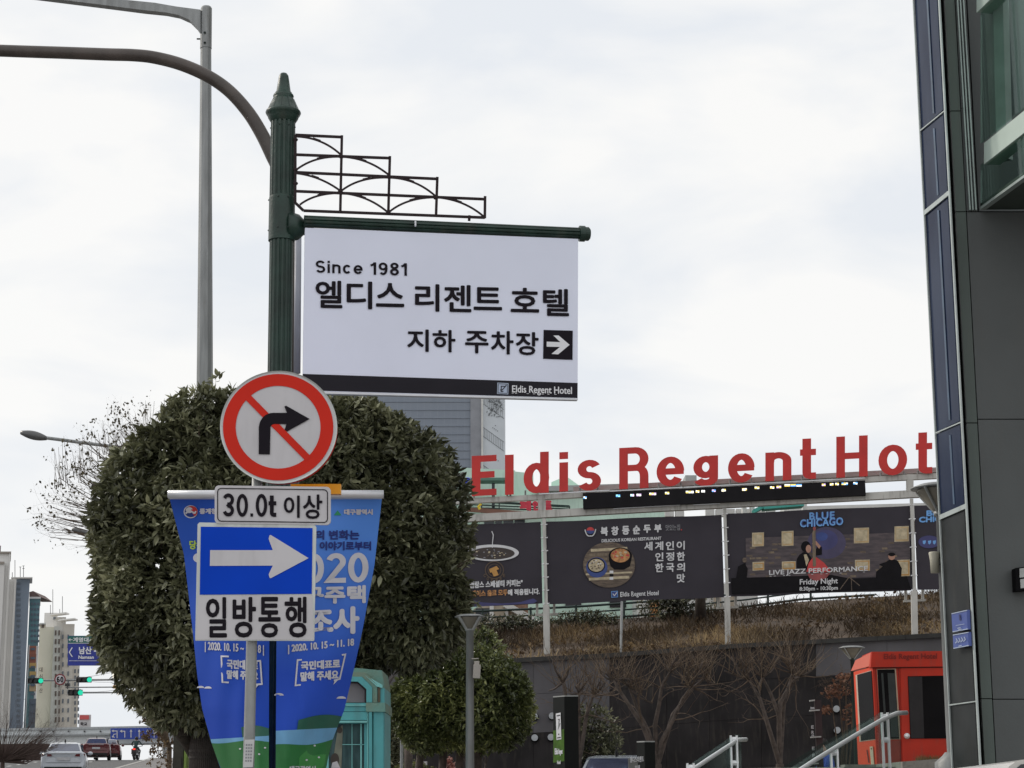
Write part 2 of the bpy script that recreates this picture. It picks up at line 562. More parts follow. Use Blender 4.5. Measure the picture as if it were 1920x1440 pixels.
tag(mk.build('lane_marking', mat('road_paint', (.72, .72, .70), .8, 0, .25, 3), origin=(0, 0, 0)), kind='structure')
# raised hotel forecourt on the right
stone = mat('ledge_stone', (.30, .28, .25), .9, 0, .25, 5, .3, 40)
tm = MB()
tm.add([(2.8, 16.6, -.2), (30, 16.6, -.2), (30, 16.6, 1.86), (2.8, 16.6, 1.86), (2.8, 52, 1.86 + .5), (30, 52, 1.86 + .5), (2.8, 52, -.2)], [(0, 1, 2, 3), (3, 2, 5, 4), (0, 3, 4, 6)])
tag(tm.build('terrace', stone, origin=(2.8, 16.6, 0)), kind='structure')

def crest_bank():
    # planted bank beside the far road, left, under the bridge
    b = MB()
    P = [(-60, 1396), (60, 1394), (140, 1396), (141, 1424), (141, 1450), (-60, 1450)]
    a = [U(x, y, 158) for x, y in P]
    c = [U(x, y, 170) for x, y in P]
    n = len(P)
    b.add(a + c, [tuple(range(n)), tuple(range(n, 2 * n))[::-1]] + [(i, n + i, n + (i + 1) % n, (i + 1) % n) for i in range(n)])
    tag(b.build('planted_bank', mat('bank_soil', (.055, .035, .03), .95, 0, .4, 1.5, .6, 3)), kind='structure')
crest_bank()

# ------------------------------------------------------------------ green signpost with hotel blade sign
Y0 = 11.5
base = U(524.5, 700, Y0); base = Vector((base.x, base.y, gz(Y0)))
post = thing('signpost', 'dark green fluted iron post with pointed finial carrying the white hotel car park sign', 'signpost', base)
zl_ = base.z * 0 + U(524, 700, Y0).z
def lean(mb):
    mb.v = [(x - .0075 * (z - zl_), y, z) for x, y, z in mb.v]
    return mb
def zY(py, Y): return U(528, py, Y).z - base.z
s_ = Y0 * 1.03 / 3600
c = (base.x, base.y, base.z)
mb = MB()
mb.lathe(c, [(23.5 * s_, 0, 1), (22.5 * s_, zY(452, Y0), 1)], 96, 16, .006)
mb.lathe(c, [(25.5 * s_, 0), (25.5 * s_, .7), (23.5 * s_, .72), (23.5 * s_, .78)], 32)
lean(mb).build('post', M['green_iron'], post)
mb = MB()
mb.lathe(c, [(22.5 * s_, zY(452, Y0)), (25 * s_, zY(452, Y0)), (25 * s_, zY(448, Y0)), (24.6 * s_, zY(372, Y0)), (24 * s_, zY(371, Y0)), (23.9 * s_, zY(369, Y0))], 40)
lean(mb).build('collar', M['green_iron'], post, smooth=False)
mb = MB()
mb.lathe(c, [(24 * s_, zY(370, Y0), 1), (23.4 * s_, zY(228, Y0), 1)], 96, 16, .006)
lean(mb).build('upper_post', M['green_iron'], post)
mb = MB()
pr = [(22, 232), (25, 228), (29, 222), (29.5, 219), (32, 216), (34, 212), (33, 209), (31, 208), (25, 195), (19.5, 185), (18, 184), (20, 181), (19, 178), (16.5, 177.5), (16, 174), (14, 173), (10.5, 150), (9, 142), (6, 138), (2, 136.5)]
mb.lathe(c, [(r * s_, zY(y, Y0)) for r, y in pr], 32)
lean(mb).build('finial', M['green_iron'], post, smooth=True)
# finial ribs
mb = MB()
for k in range(12):
    a = 2 * PI * k / 12
    mb.beam(Vector(c) + Vector((30.5 * s_ * math.cos(a), 30.5 * s_ * math.sin(a), zY(208, Y0))), Vector(c) + Vector((20 * s_ * math.cos(a), 20 * s_ * math.sin(a), zY(186, Y0))), .004, .004)
lean(mb).build('finial_rib', M['green_iron_dark'], post)
mb = MB()
for py in (240, 432, 375):
    for a in (-100, -55, -10, 180):
        rb_ = 23.5 if py == 240 else 25
        mb.ell(Vector(c) + Vector((rb_ * s_ * math.cos(R(a)), rb_ * s_ * math.sin(R(a)), zY(py, Y0))), (.006, .006, .006), 8)
lean(mb).build('bolt', M['green_iron_dark'], post)
# sign plane: right end a little farther away
A_ = U(572, 600, 11.42); B_ = U(1084, 600, 11.74)
SP = Plane(A_, B_)
H = SP.hit
# arm
mb = MB()
pL, pR = H(570, 415, -.02), H(1090, 438, -.02)
axis = (pR - pL).normalized()
mb2 = MB()
ringn = 32
def fl_tube(mb, a, b, r, nfl, dep):
    a, b = Vector(a), Vector(b)
    t = (b - a).normalized()
    x = t.cross(Vector((0, 0, 1))).normalized(); y = t.cross(x)
    vs, fs = [], []
    n = nfl * 5
    for p in (a, b):
        for k in range(n):
            rr = r - (dep if k % 5 == 0 else 0)
            an = 2 * PI * k / n
            vs.append(p + (x * math.cos(an) + y * math.sin(an)) * rr)
    for k in range(n):
        fs.append((k, (k + 1) % n, n + (k + 1) % n, n + k))
    fs += [tuple(range(n))[::-1], tuple(range(n, 2 * n))]
    mb.add(vs, fs)
fl_tube(mb, pL, pR, 11.6 * s_, 10, .007)
mb.build('arm', M['green_iron'], post)
mb = MB()
q = H(1086, 438, -.02)
mb.tube([q, q + axis * .035], 15.5 * s_, 20)
mb.tube([q + axis * .035, q + axis * .06, q + axis * .07], [13.5 * s_, 13.5 * s_, 10 * s_], 20)
mb.build('arm_cap', M['green_iron'], post)
mb = MB()
q = Vector((c[0], c[1], H(548, 416).z))
mb.tube([q + axis * .03, q + axis * .10, q + axis * .13, q + axis * .19], [30 * s_, 24 * s_, 15 * s_, 13.5 * s_], 24)
mb.build('arm_socket', M['green_iron'], post, smooth=True)
mb = MB()
mb.tube([H(779, 415, .035), H(779, 424, .055)], .006, 8)
mb.build('arm_clip', M['alu'], post)
# lattice ironwork (each bar its own part)
LP = lambda x, y: H(x, y, -.03)
lat = [[(554, 253), (640, 257)], [(554, 290), (731, 296.5)], [(554, 323), (820, 335.5)], [(554, 358.5), (909, 373.5)],
       [(554, 253), (553.5, 380), (569, 395), (909, 408)], [(641, 254), (638, 399)], [(731, 293), (728, 402)], [(820, 332), (817.5, 405)], [(909.5, 368), (909, 409)]]
for p in lat:
    mb = MB()
    for a, b in zip(p, p[1:]):
        mb.beam(LP(*a), LP(*b), .0115, .016)
    mb.build('lattice_bar', M['lattice'], post)
def qb(a, cpt, b, n=12):
    return [((1 - t) ** 2 * a[0] + 2 * t * (1 - t) * cpt[0] + t * t * b[0], (1 - t) ** 2 * a[1] + 2 * t * (1 - t) * cpt[1] + t * t * b[1]) for t in [k / n for k in range(n + 1)]]
curves = [qb((556, 256), (605, 258), (640, 291)), qb((556, 318), (590, 292), (640, 294)), qb((640, 294), (690, 296), (729, 328)),
          qb((556, 325), (600, 330), (637, 357)), qb((641, 357), (675, 331), (729, 333)), qb((729, 333), (780, 334), (818, 369)),
          qb((562, 384), (590, 362), (639, 362)), qb((639, 362), (690, 366), (727, 398)), qb((729, 398), (762, 370), (818, 370)), qb((818, 370), (870, 374), (907, 406))]
for p in curves:
    mb = MB()
    ribbon(mb, p, False, 4.0, lambda x, y, o: H(x, y, -.03 + o), .014, z=.007)
    # thickened web where the arch meets the rail
    mid = p[len(p) // 2 - 2: len(p) // 2 + 1] if p[0][1] < p[-1][1] else p[len(p) // 2: len(p) // 2 + 3]
    top = [(x, y - 5) for x, y in mid]
    slab(mb, H, mid + [(mid[-1][0], mid[-1][1] - 3.5), (mid[0][0], mid[0][1] - 3.5)], -.025, -.035)
    mb.build('lattice_arch', M['lattice'], post)
for x, y in ((554, 262), (554, 318), (554, 344), (638, 359), (728, 399), (817, 371), (640, 294), (729, 332)):
    mb = MB(); mb.ell(LP(x, y), (.017, .01, .013), 8); mb.build('lattice_knot', M['lattice'], post)
mb = MB(); mb.beam(LP(880.5, 404), LP(879.5, 414), .012, .016); mb.build('lattice_foot', M['lattice'], post)
# panel
quad = [(572, 427), (1084, 448), (1083, 749), (567.5, 735)]
mb = MB()
slab(mb, H, quad, 0, -.03)
pan = mb.build('sign_panel', M['sign_white'], post)
mb = MB()
slab(mb, H, [(567.5, 701), (1083.2, 718), (1083, 746), (567.5, 731.5)], .003, 0)
mb.build('sign_band', M['band_ink'], pan)
mb = MB()
slab(mb, H, [(567, 733), (1083.5, 746.8), (1083.5, 750), (567, 737)], .008, -.034)
mb.build('panel_edge', M['alu'], pan)
mb = MB()
strokes(mb, H, 'Since', 592, 680, 488, 511, .035, .165, .16)
strokes(mb, H, '1981', 695, 763, 491.5, 515, .03, .165, .16)
mb.build('lettering', M['ink'], pan)
for wd, xl, xr, yt, yb in (('엘', 591.5, 642, 525.5, 577), ('디', 650, 698, 527, 579), ('스', 705, 758, 530, 575), ('리', 778, 824, 532, 583.5), ('젠', 832.5, 884, 533.5, 584.5), ('트', 888, 941.5, 538, 581),
                           ('호', 957.5, 1011, 539, 585), ('텔', 1018, 1067, 541, 592)):
    mb = MB()
    text(mb, H, wd, xl, xr, yt, yb, .02, 1.25)
    mb.build('lettering', M['ink'], pan)
for wd, xl, xr, yt, yb in (('지', 763.5, 804, 617, 659), ('하', 811, 854, 618, 660), ('주', 872, 916, 620, 662), ('차', 920.5, 963, 620, 664), ('장', 967, 1010, 622, 665.5)):
    mb = MB()
    text(mb, H, wd, xl, xr, yt, yb, .02, 1.05)
    mb.build('lettering', M['ink'], pan)
mb = MB()
slab(mb, H, [(1019.5, 618.5), (1074, 620), (1073.5, 674.5), (1018.5, 672.5)], .004, 0)
bx = mb.build('arrow_box', M['ink'], pan)
mb = MB()
flat(mb, H, [(1025, 640.5), (1050.5, 641.5), (1037.5, 629), (1047.5, 629), (1068, 646.5), (1046.5, 664.5), (1034, 663.5), (1050, 650.5), (1025, 650)], .006)
mb.build('arrow', M['white_print'], pan)
mb = MB()
flat(mb, H, [(932.5, 717.5), (953.5, 718.5), (953, 739.5), (932, 738.5)], .006)
ribbon(mb, [(939, 724), (948, 724.5)], False, 1.5, H, None, 1, .0075)
ribbon(mb, [(940, 724), (939.5, 734), (944, 734)], False, 1.6, H, None, 1, .0078)
ribbon(mb, [(938, 731), (942, 731), (949.5, 722)], False, 1.6, H, None, 1, .0081)
ribbon(mb, [(934.3, 719.4), (951.6, 720.3), (951.2, 737.6), (933.8, 736.7)], True, .9, H, None, 1, .0084)
mb.build('hotel_logo', [M['logo_blue'], M['band_ink']], pan)
def serif(mb, hit, body, xl, xr, yt, yb, sl, bold=.25, mi=0, off=.004):
    """small print with hair serifs at the feet of the letters"""
    text(mb, hit, body, xl, xr, yt, yb, sl, bold, off, mi)
mb = MB()
serif(mb, H, 'Eldis Regent Hotel', 960, 1072.5, 722.5, 740, .028, .35, off=.006)
for x0 in (960, 966, 988, 1000, 1016, 1027, 1040):
    yb_ = 737.2 + .028 * (x0 - 960)
    ribbon(mb, [(x0 - .5, yb_), (x0 + 3.5, yb_ + .1)], False, .8, H, None, 0, .0085)
mb.build('lettering', M['white_print'], pan)

# ------------------------------------------------------------------ traffic-signal mast behind it
b = U(541, 700, 12.6)
mast = thing('signal_mast', 'grey brown steel mast curving left over the road behind the green signpost', 'mast', (b.x, b.y, gz(12.6)))
pts, rad = [], []
mb = MB()
path = [(546, 1440, 16.5), (545, 700, 15), (543, 520, 14.5), (541, 440, 14.2), (535, 370, 13.8), (523, 320, 13.4), (510, 291, 13.2), (490, 250, 13), (465, 210, 12.8), (430, 171, 12.6), (390, 143, 12.5), (340, 121, 12.4), (290, 108, 12.3), (250, 103.5, 12.2), (200, 102, 12.2), (120, 99, 12), (0, 95, 11.8), (-300, 84, 11), (-700, 66, 10)]
path = smooth_path(path)
k_ = 12.6 * 1.02 / 3600
p0 = U(546, 1440, 12.6)
mb.tube([(p0.x, p0.y, gz(12.6)), ] + [U(x, y, 12.6) for x, y, r in path], [17 * k_] + [r * k_ for x, y, r in path], 20)
mb.build('pole', M['brown_steel'], mast, smooth=True)
mb = MB()
mb.lathe((p0.x, p0.y, gz(12.6)), [(.2, 0), (.2, .02), (.09, .03), (.085, .2)], 20)
mb.build('base_plate', M['brown_steel'], mast)
mb = MB()
mb.tube([U(559, 442, 12.5), U(557, 700, 12.5)], 6.5 * k_, 14)
mb.build('cable_conduit', mat('conduit_grey', (.30, .31, .36), .5, 0, .1), mast, smooth=True)

# ------------------------------------------------------------------ front traffic sign
YS = 10.0
pb = U(466, 1440, YS + .06)
ts = thing('traffic_sign', 'no right turn disc, 30.0t plate and blue one way arrow on thin grey pole', 'traffic sign', (pb.x, pb.y, gz(YS)))
TP = Plane(U(400, 900, YS), U(620, 900, YS + .01))
T = TP.hit
k_ = YS * 1.02 / 3600
mb = MB()
top = U(488, 720, YS + .06)
mb.tube([(pb.x - .005, pb.y, gz(YS)), U(466, 1440, YS + .06), U(472, 1200, YS + .06), top], [10.8 * k_, 10.5 * k_, 10 * k_, 9.5 * k_], 16)
mb.build('pole', M['galv'], ts, smooth=True)
mb = MB()
slab(mb, T, [(459, 1387), (477, 1386.5), (474, 1438), (456, 1438.5)], .036, .033)
st = mb.build('sticker', mat('paper', (.62, .62, .62), .8, 0, .1), ts)
mb = MB()
for i, y in enumerate((1395, 1401, 1407, 1413, 1419, 1425)):
    for j in range(3):
        x = 461 + j * 4.5 - i * .25
        flat(mb, T, [(x, y), (x + 3, y), (x + 3 - .1, y + 3.2), (x, y + 3.2)], .0375)
mb.build('smudged_print', mat('grey_ink', (.3, .3, .32), .8), st)
# disc
cx, cy, rx, ry = 522.5, 801, 109, 104.8
def disc(cx, cy, rx, ry, off, back, n=64):
    mb = MB()
    slab(mb, T, ellp(cx, cy, rx, ry, n), off, back)
    return mb
rd = disc(cx, cy, rx, ry, 0, -.02).build('round_sign', M['retro_white'], ts)
def annulus(mb, cx, cy, r1, r2, hit, off, mi=0, n=72):
    o = ellp(cx, cy, r1[0], r1[1], n); i = ellp(cx, cy, r2[0], r2[1], n)
    mb.add([hit(x, y, off) for x, y in o] + [hit(x, y, off) for x, y in i], [(k, (k + 1) % n, n + (k + 1) % n, n + k) for k in range(n)], mi)
mb = MB()
mb.add(*(lambda n, oo, ii: ([T(x, y, .006) for x, y in oo] + [T(x, y, 0) for x, y in ii] + [T(x, y, -.021) for x, y in oo], [(k, (k + 1) % n, n + (k + 1) % n, n + k) for k in range(n)] + [(k, 2 * n + k, 2 * n + (k + 1) % n, (k + 1) % n) for k in range(n)]))(64, ellp(cx, cy, rx + 1, ry + 1, 64), ellp(cx, cy, rx - 2, ry - 2, 64)))
mb.build('rim', M['sign_edge'], rd)
mb = MB()
annulus(mb, 521.5, 801, (103.5, 99.8), (79.5, 77.5), T, .003)
a1, a2 = R(134.5), R(-46)
# diagonal bar
d = Vector((math.cos(R(-45.5)), -math.sin(R(-45.5))))
nn_ = Vector((-d.y, d.x)) * 6.6
c0 = Vector((521.5, 802.5))
poly = [c0 - d * 81 + nn_, c0 + d * 81 + nn_, c0 + d * 81 - nn_, c0 - d * 81 - nn_]
flat(mb, T, [(p.x, p.y) for p in poly], .0045)
mb.build('red_ring_and_bar', M['sign_red'], rd)
mb = MB()
shaft = [(485, 851.5), (485.3, 800)] + [(512 - 26.5 * math.cos(R(a)), 801.5 - 27.5 * math.sin(R(a))) for a in range(10, 91, 10)] + [(538, 774), (533, 762), (536.5, 760.5), (580.5, 785.5), (538, 809), (533.5, 806), (537, 795), (514, 795)] + [(514 - 7 * math.cos(R(a)), 802 - 7 * math.sin(R(a))) for a in (80, 45, 10)] + [(507, 804), (506, 852)]
flat(mb, T, shaft, .006)
mb.build('turn_arrow', M['ink'], rd)
# second disc seen at the rim behind
mb = disc(526.5, 805.5, 106, 102.5, -.05, -.06)
mb.build('rear_round_sign', M['sign_red'], ts)
mb = MB()
for y in (760, 850):
    mb.box(T(492, y, -.045), (.11, .03, .03))
for y in (925, 970, 1010, 1180):
    mb.box(T(484, y, -.04), (.10, .03, .03))
mb.build('clamp', M['galv'], ts)
# 30.0t plate
mb = MB()
slab(mb, T, rrect(402.5, 910, 620, 981.5, 8, sk=.013), 0, -.018)
pl = mb.build('weight_plate', M['retro_white'], ts)
mb = MB()
rr = rrect(408, 915.5, 614, 977, 7, sk=.013)
ribbon(mb, rr, True, 1.7, T, None, 0, .004)
mb.build('plate_border', M['ink'], pl)
mb = MB()
mm = MB()
strokes(mb, T, '3', 417.5, 438.8, 925, 968, 0, .16, .1)
strokes(mb, T, '0', 443.5, 465, 926, 969, 0, .16, .1)
flat(mb, T, [(469.5, 962.5), (474.5, 962.5), (474.5, 968.7), (469.5, 968.7)], .004)
strokes(mb, T, '0', 479.5, 501, 926, 969, 0, .16, .1)
strokes(mb, T, 't', 503.5, 518, 929, 969, 0, .19, .1)
text(mb, T, '이', 532, 562, 929, 971, 0, .9)
text(mb, T, '상', 568, 604.5, 927, 973, 0, .9)
mb.build('lettering', M['ink'], pl)
# one way plate
mb = MB()
slab(mb, T, [(370.5, 983), (374, 979.5), (590, 984), (593, 988), (589, 1200), (587.5, 1201.5), (366.5, 1201), (366, 1198)], -.004, -.022)
ow = mb.build('one_way_plate', M['sign_edge'], ts)
mb = MB()
flat(mb, T, [(376.5, 987.5), (586, 990), (584.5, 1113.5), (374.5, 1115)], 0)
mb.build('blue_field', M['sign_blue'], ow)
mb = MB()
def rnd(pts_, r=3.5):
    out = []
    n = len(pts_)
    for i, p in enumerate(pts_):
        rr_ = p[2] if len(p) > 2 else 0
        if not rr_:
            out.append(p[:2]); continue
        a = Vector(pts_[i - 1][:2]); b = Vector(pts_[(i + 1) % n][:2]); c_ = Vector(p[:2])
        e1 = c_ + (a - c_).normalized() * rr_; e2 = c_ + (b - c_).normalized() * rr_
        out += qb(tuple(e1), tuple(c_), tuple(e2), 5)
    return out
arrow = rnd([(394, 1031.5), (511.5, 1031.5), (503.5, 1010, 2.5), (506, 1002, 3), (578.5, 1046.5), (506, 1085, 3), (503.5, 1077, 2.5), (511.5, 1060.5), (393.5, 1061)])
flat(mb, T, arrow, .003)
mb.build('arrow', M['retro_white'], ow)
for wd, xl, xr in (('일', 386, 425.5), ('방', 436, 480), ('통', 484.5, 526), ('행', 533.5, 575)):
    mb = MB()
    text(mb, T, wd, xl, xr, 1119.5 + (xl - 386) * -.004, 1195.5, -.003, 1.5, off=.0)
    mb.build('lettering', M['ink'], ow)
mb = MB()
flat(mb, T, [(371, 1116.5), (586, 1115), (588, 1199.5), (367.5, 1199.5)], -.002)
mb.build('white_field', M['retro_white'], ow)
# orange box seen behind
mb = MB()
o1 = U(544, 908, 10.35); o2 = U(638, 908, 10.35)
mb.box(((o1.x + o2.x) / 2, 10.4, U(590, 907, 10.35).z - .025), (o2.x - o1.x, .05, .055))
tag(mb.build('warning_plate', M['orange']), 'orange plate just showing behind the 30.0t plate above the blue banners', 'plate')
# ------------------------------------------------------------------ blue street banners
YB = 10.85
LB_out = [(918, 315), (935, 318), (1040, 345), (1180, 361), (1264, 369.5), (1329, 379), (1391, 396), (1440, 413), (1500, 440)]
RB_out = [(922, 719), (935, 716), (1060, 702), (1180, 680), (1240, 667), (1333, 645), (1362, 633), (1400, 619), (1440, 612), (1500, 596)]
def lerp(tab, y):
    for (a, b), (c_, d_) in zip(tab, tab[1:]):
        if y <= c_: return b + (d_ - b) * (y - a) / (c_ - a)
    return tab[-1][1]
def banner_surface(inner, outer):
    x_in0, w0 = inner(930), abs(lerp(outer, 930) - inner(930))
    def hit(px, py, off=0):
        xi, xo = inner(py), lerp(outer, py)
        s = (px - xi) / (xo - xi)
        w = min(w0, abs(xo - xi))
        dep = math.sqrt(max(0, w0 * w0 - w * w)) * YB / 3600
        s1 = max(0, min(1.2, s))
        Y = YB + dep * (.25 * s1 + .75 * s1 ** 2.2) + (.02 * math.sin(s1 * 7 + py * .02) + .008 * math.sin(s1 * 17 - py * .03)) * min(1, max(0, (py - 930) / 200))
        return U(px, py, Y - off)
    return hit
inL = lambda y: 506 + (y - 930) * -.004
inR = lambda y: 520 + (y - 930) * -.006
hL, hR = banner_surface(inL, LB_out), banner_surface(inR, RB_out)
def grad_mat(name, top, mid, z0, z1):
    m = mat(name, mid, .65, 0, .05, 5, spec=.15)
    t = m.node_tree; n = t.nodes
    tcx = n.new('ShaderNodeTexCoord'); sp = n.new('ShaderNodeSeparateXYZ'); mr = n.new('ShaderNodeMapRange')
    mr.inputs[1].default_value = z0; mr.inputs[2].default_value = z1
    t.links.new(tcx.outputs['Object'], sp.inputs[0]); t.links.new(sp.outputs['Z'], mr.inputs[0])
    mxx = n.new('ShaderNodeMixRGB'); mxx.inputs[1].default_value = (*mid, 1); mxx.inputs[2].default_value = (*top, 1)
    t.links.new(mr.outputs[0], mxx.inputs[0]); t.links.new(mxx.outputs[0], n['Principled BSDF'].inputs['Base Color'])
    # the vertical blend of blues belongs to the print
    return m
fabL = grad_mat('banner_blue_left', (.035, .12, .58), (.02, .075, .50), 2.0, 3.2)
fabR = grad_mat('banner_blue_right', (.11, .30, .85), (.03, .095, .58), 2.3, 3.1)
bgreen = mat('banner_green', (.02, .17, .04), .6, 0, .1)
bgreen2 = mat('banner_green_light', (.05, .27, .06), .6, 0, .1)
bwater = mat('banner_light_blue', (.16, .40, .66), .6, 0, .1)
bhill = mat('banner_dark_green', (.02, .12, .08), .6, 0, .1)
wht = mat('banner_white', (.66, .66, .72), .6, 0, .04)
navy = mat('banner_navy_print', (.012, .03, .22), .6)
yel = mat('banner_yellow_print', (.55, .75, .10), .6)
redp = mat('red_print', (.55, .03, .03), .6)
blup = mat('deep_blue_print', (.01, .04, .25), .6)
greenp = mat('green_mark_print', (.03, .35, .16), .6)
MATB = [wht, navy, yel, redp, blup, greenp, bgreen, bgreen2, bwater, bhill]

def gridpatch(mb, hit, fx0, fx1, y0, y1, nx_, ny_, off, mi):
    """area between two boundary functions of y, tessellated so that it follows the cloth"""
    vs = []
    for j in range(ny_ + 1):
        y = y0 + (y1 - y0) * j / ny_
        for i in range(nx_ + 1):
            x = fx0(y) + (fx1(y) - fx0(y)) * i / nx_
            vs.append(hit(x, y, off))
    mb.add(vs, [(j * (nx_ + 1) + i, (j + 1) * (nx_ + 1) + i, (j + 1) * (nx_ + 1) + i + 1, j * (nx_ + 1) + i + 1) for j in range(ny_) for i in range(nx_)], mi)
def colpatch(mb, hit, x0, x1, fy0, fy1, nx_, ny_, off, mi):
    vs = []
    for i in range(nx_ + 1):
        x = x0 + (x1 - x0) * i / nx_
        for j in range(ny_ + 1):
            y = fy0(x) + (fy1(x) - fy0(x)) * j / ny_
            vs.append(hit(x, y, off))
    mb.add(vs, [(i * (ny_ + 1) + j, i * (ny_ + 1) + j + 1, (i + 1) * (ny_ + 1) + j + 1, (i + 1) * (ny_ + 1) + j) for j in range(ny_) for i in range(nx_)], mi)

def banner(side, hit, inner, outer, fab, label):
    p = hit(inner(930), 930)
    root = thing('street_banner', label, 'banner', (p.x, p.y, gz(YB)), 'pair of blue census banners on the post')
    mb = MB()
    gridpatch(mb, hit, inner, lambda y: lerp(outer, y), 934, 1560, 14, 60, 0, 0)
    gridpatch(mb, lambda x, y, o: hit(x, y, o), lambda y: lerp(outer, y), inner, 934, 1560, 14, 60, -.002, 0)
    cl = mb.build('fabric', fab, root, smooth=True)
    mb = MB()
    gridpatch(mb, hit, inner, lambda y: lerp(outer, y), 920, 936, 4, 2, .006, 0)
    a, b2 = hit(inner(930), 927, 0), hit(lerp(outer, 930), 927, 0)
    mb.tube([a, b2 + (b2 - a) * .01], .024, 14)
    mb.build('top_sleeve', M['alu'], root, smooth=True)
    return root, cl
rootL, clL = banner(0, hL, inL, LB_out, fabL, 'left hand dark blue census banner with swirl emblem behind the one way sign')
rootR, clR = banner(1, hR, inR, RB_out, fabR, 'right hand bright blue census banner with large 2020 behind the one way sign')

def landscape(mb, hit, inner, outer, x0s, x1s):
    ph = .4 if outer is RB_out else 0
    lo, hi = (lambda y: lerp(outer, y))(1420), inner(1400)
    xa, xb = (x0s, x1s)
    hill = lambda x: 1352 + 8 * math.sin(x * .06 + ph) + 6 * math.sin(x * .13)
    wat = lambda x: 1372 + 3 * math.sin(x * .05 + ph)
    gr = lambda x: 1388 + 5 * math.sin(x * .035 + 1.5)
    return hill, wat, gr
def landscape_build(hit, inner, outer, parent, right):
    hill = (lambda x: 1350 - 10 * math.sin((x - 560) * .03)) if right else (lambda x: 1372 - 12 * math.sin((x - 430) * .035))
    wat = (lambda x: 1368 - (x - 560) * .05) if right else (lambda x: 1384 - (x - 430) * .06)
    gr = (lambda x: 1400 - (x - 520) * .14 - 5 * math.sin(x * .04)) if right else (lambda x: 1391 + 3 * math.sin(x * .05))
    mb = MB()
    # row-wise, clipped to the cloth
    def region(f0, f1, off, mi, edge_in, edge_out):
        n = 26
        vs, fs = [], []
        cols = []
        for i in range(n + 1):
            s = edge_in + (edge_out - edge_in) * i / n
            col_ = []
            for j in range(7):
                # solve for y with x depending on y
                y = 1400
                for _ in range(6):
                    x = inner(y) + (lerp(outer, y) - inner(y)) * s
                    y = f0(x) + (f1(x) - f0(x)) * j / 6
                x = inner(y) + (lerp(outer, y) - inner(y)) * s
                col_.append(hit(x, y, off))
            cols += col_
        mb.add(cols, [(i * 7 + j, i * 7 + j + 1, (i + 1) * 7 + j + 1, (i + 1) * 7 + j) for j in range(6) for i in range(n)], mi)
    region(hill, lambda x: wat(x) + 2, .004, 9, (.35 if right else .0), (1 if right else .45))
    region(wat, lambda x: gr(x) + 3, .006, 8, 0, 1)
    region(gr, lambda x: 1556, .008, 6, 0, 1)
    if right:
        region(lambda x: max(gr(x) + 2, 1440 - (x - 540) * .95), lambda x: max(gr(x) + 6, 1500 - (x - 540) * .95), .010, 7, .45, .95)
    mb.build('landscape_print', MATB, parent)
landscape_build(hL, inL, LB_out, clL, False)
landscape_build(hR, inR, RB_out, clR, True)

mb = MB()
# swirl emblem
E1 = (357.5, 959.5)
flat(mb, hL, ellp(*E1, 13.3, 12.2, 36), .004, 0)
flat(mb, hL, ellp(*E1, 11.2, 10.2, 36), .006, 4)
top_ = ellp(*E1, 11.2, 10.2, 20, 20, 200)
flat(mb, hL, ellp(E1[0] + 1.5, E1[1] - .5, 11.2, 10.2, 16, -60, 120), .0075, 3)
flat(mb, hL, ellp(E1[0] - 2.5, E1[1] - 3, 6.6, 5.6, 20), .009, 0)
ribbon(mb, qb((348, 963), (356, 955), (362, 961)) + qb((362, 961), (366, 964), (367, 958)), False, 3.2, hL, None, 0, .0105)
text(mb, hL, '통계청', 374, 406, 953, 964, .0, .7, .004, 0)
text(mb, hL, '당신의', 355, 395, 1013, 1030, .03, .7, .004, 2)
flat(mb, hL, ellp(372, 1046, 10, 9, 20), .004, 0)
text(mb, hL, '| 2020. 10. 15 ~ 11. 18 |', 384, 495, 1203, 1223, .06, .55, .004, 0)
mb.build('lettering', MATB, clL)
def bubble(mb, hit, x0, x1, y0, y1, sl, tail):
    ribbon(mb, [(x0 + 14, y0), (x0, y0 - .5), (x0 + 3 * 0 + (2 if tail == 'L' else -2), y1), (x0 + 14, y1 + .5)], False, 3, hit, None, 0, .004)
    k = x1
    ribbon(mb, [(k - 10, y0 + sl), (k, y0 + sl - 1), (k - 3 if tail == 'R' else k + 3, y1 + sl * .4), (k - 10, y1 + sl * .4 + 1)], False, 3, hit, None, 0, .0045)
    flat(mb, hit, [(k - 12, y1 + sl * .4 - 1), (k - 1, y1 + sl * .4 - 1), (k - 13, y1 + sl * .4 + 13)], .006, 0)
mb = MB()
bubble(mb, hL, 415, 488, 1231, 1279, 9, 'L')
text(mb, hL, '국민대표로', 425, 484, 1236, 1254, .05, .8, .004, 0)
text(mb, hL, '말해 주세요', 425, 484, 1256, 1273, .05, .8, .004, 0)
for x, y in ((376, 1290), (390, 1291)):
    flat(mb, hL, ellp(x, y, 7, 4, 12, 0, 180), .004, 0)
for x, y in ((450, 1404), (470, 1410), (486, 1414), (497, 1402)):
    flat(mb, hL, ellp(x, y, 2.2, 1.6, 8), .011, 0)
mb.build('slogan', MATB, clL)

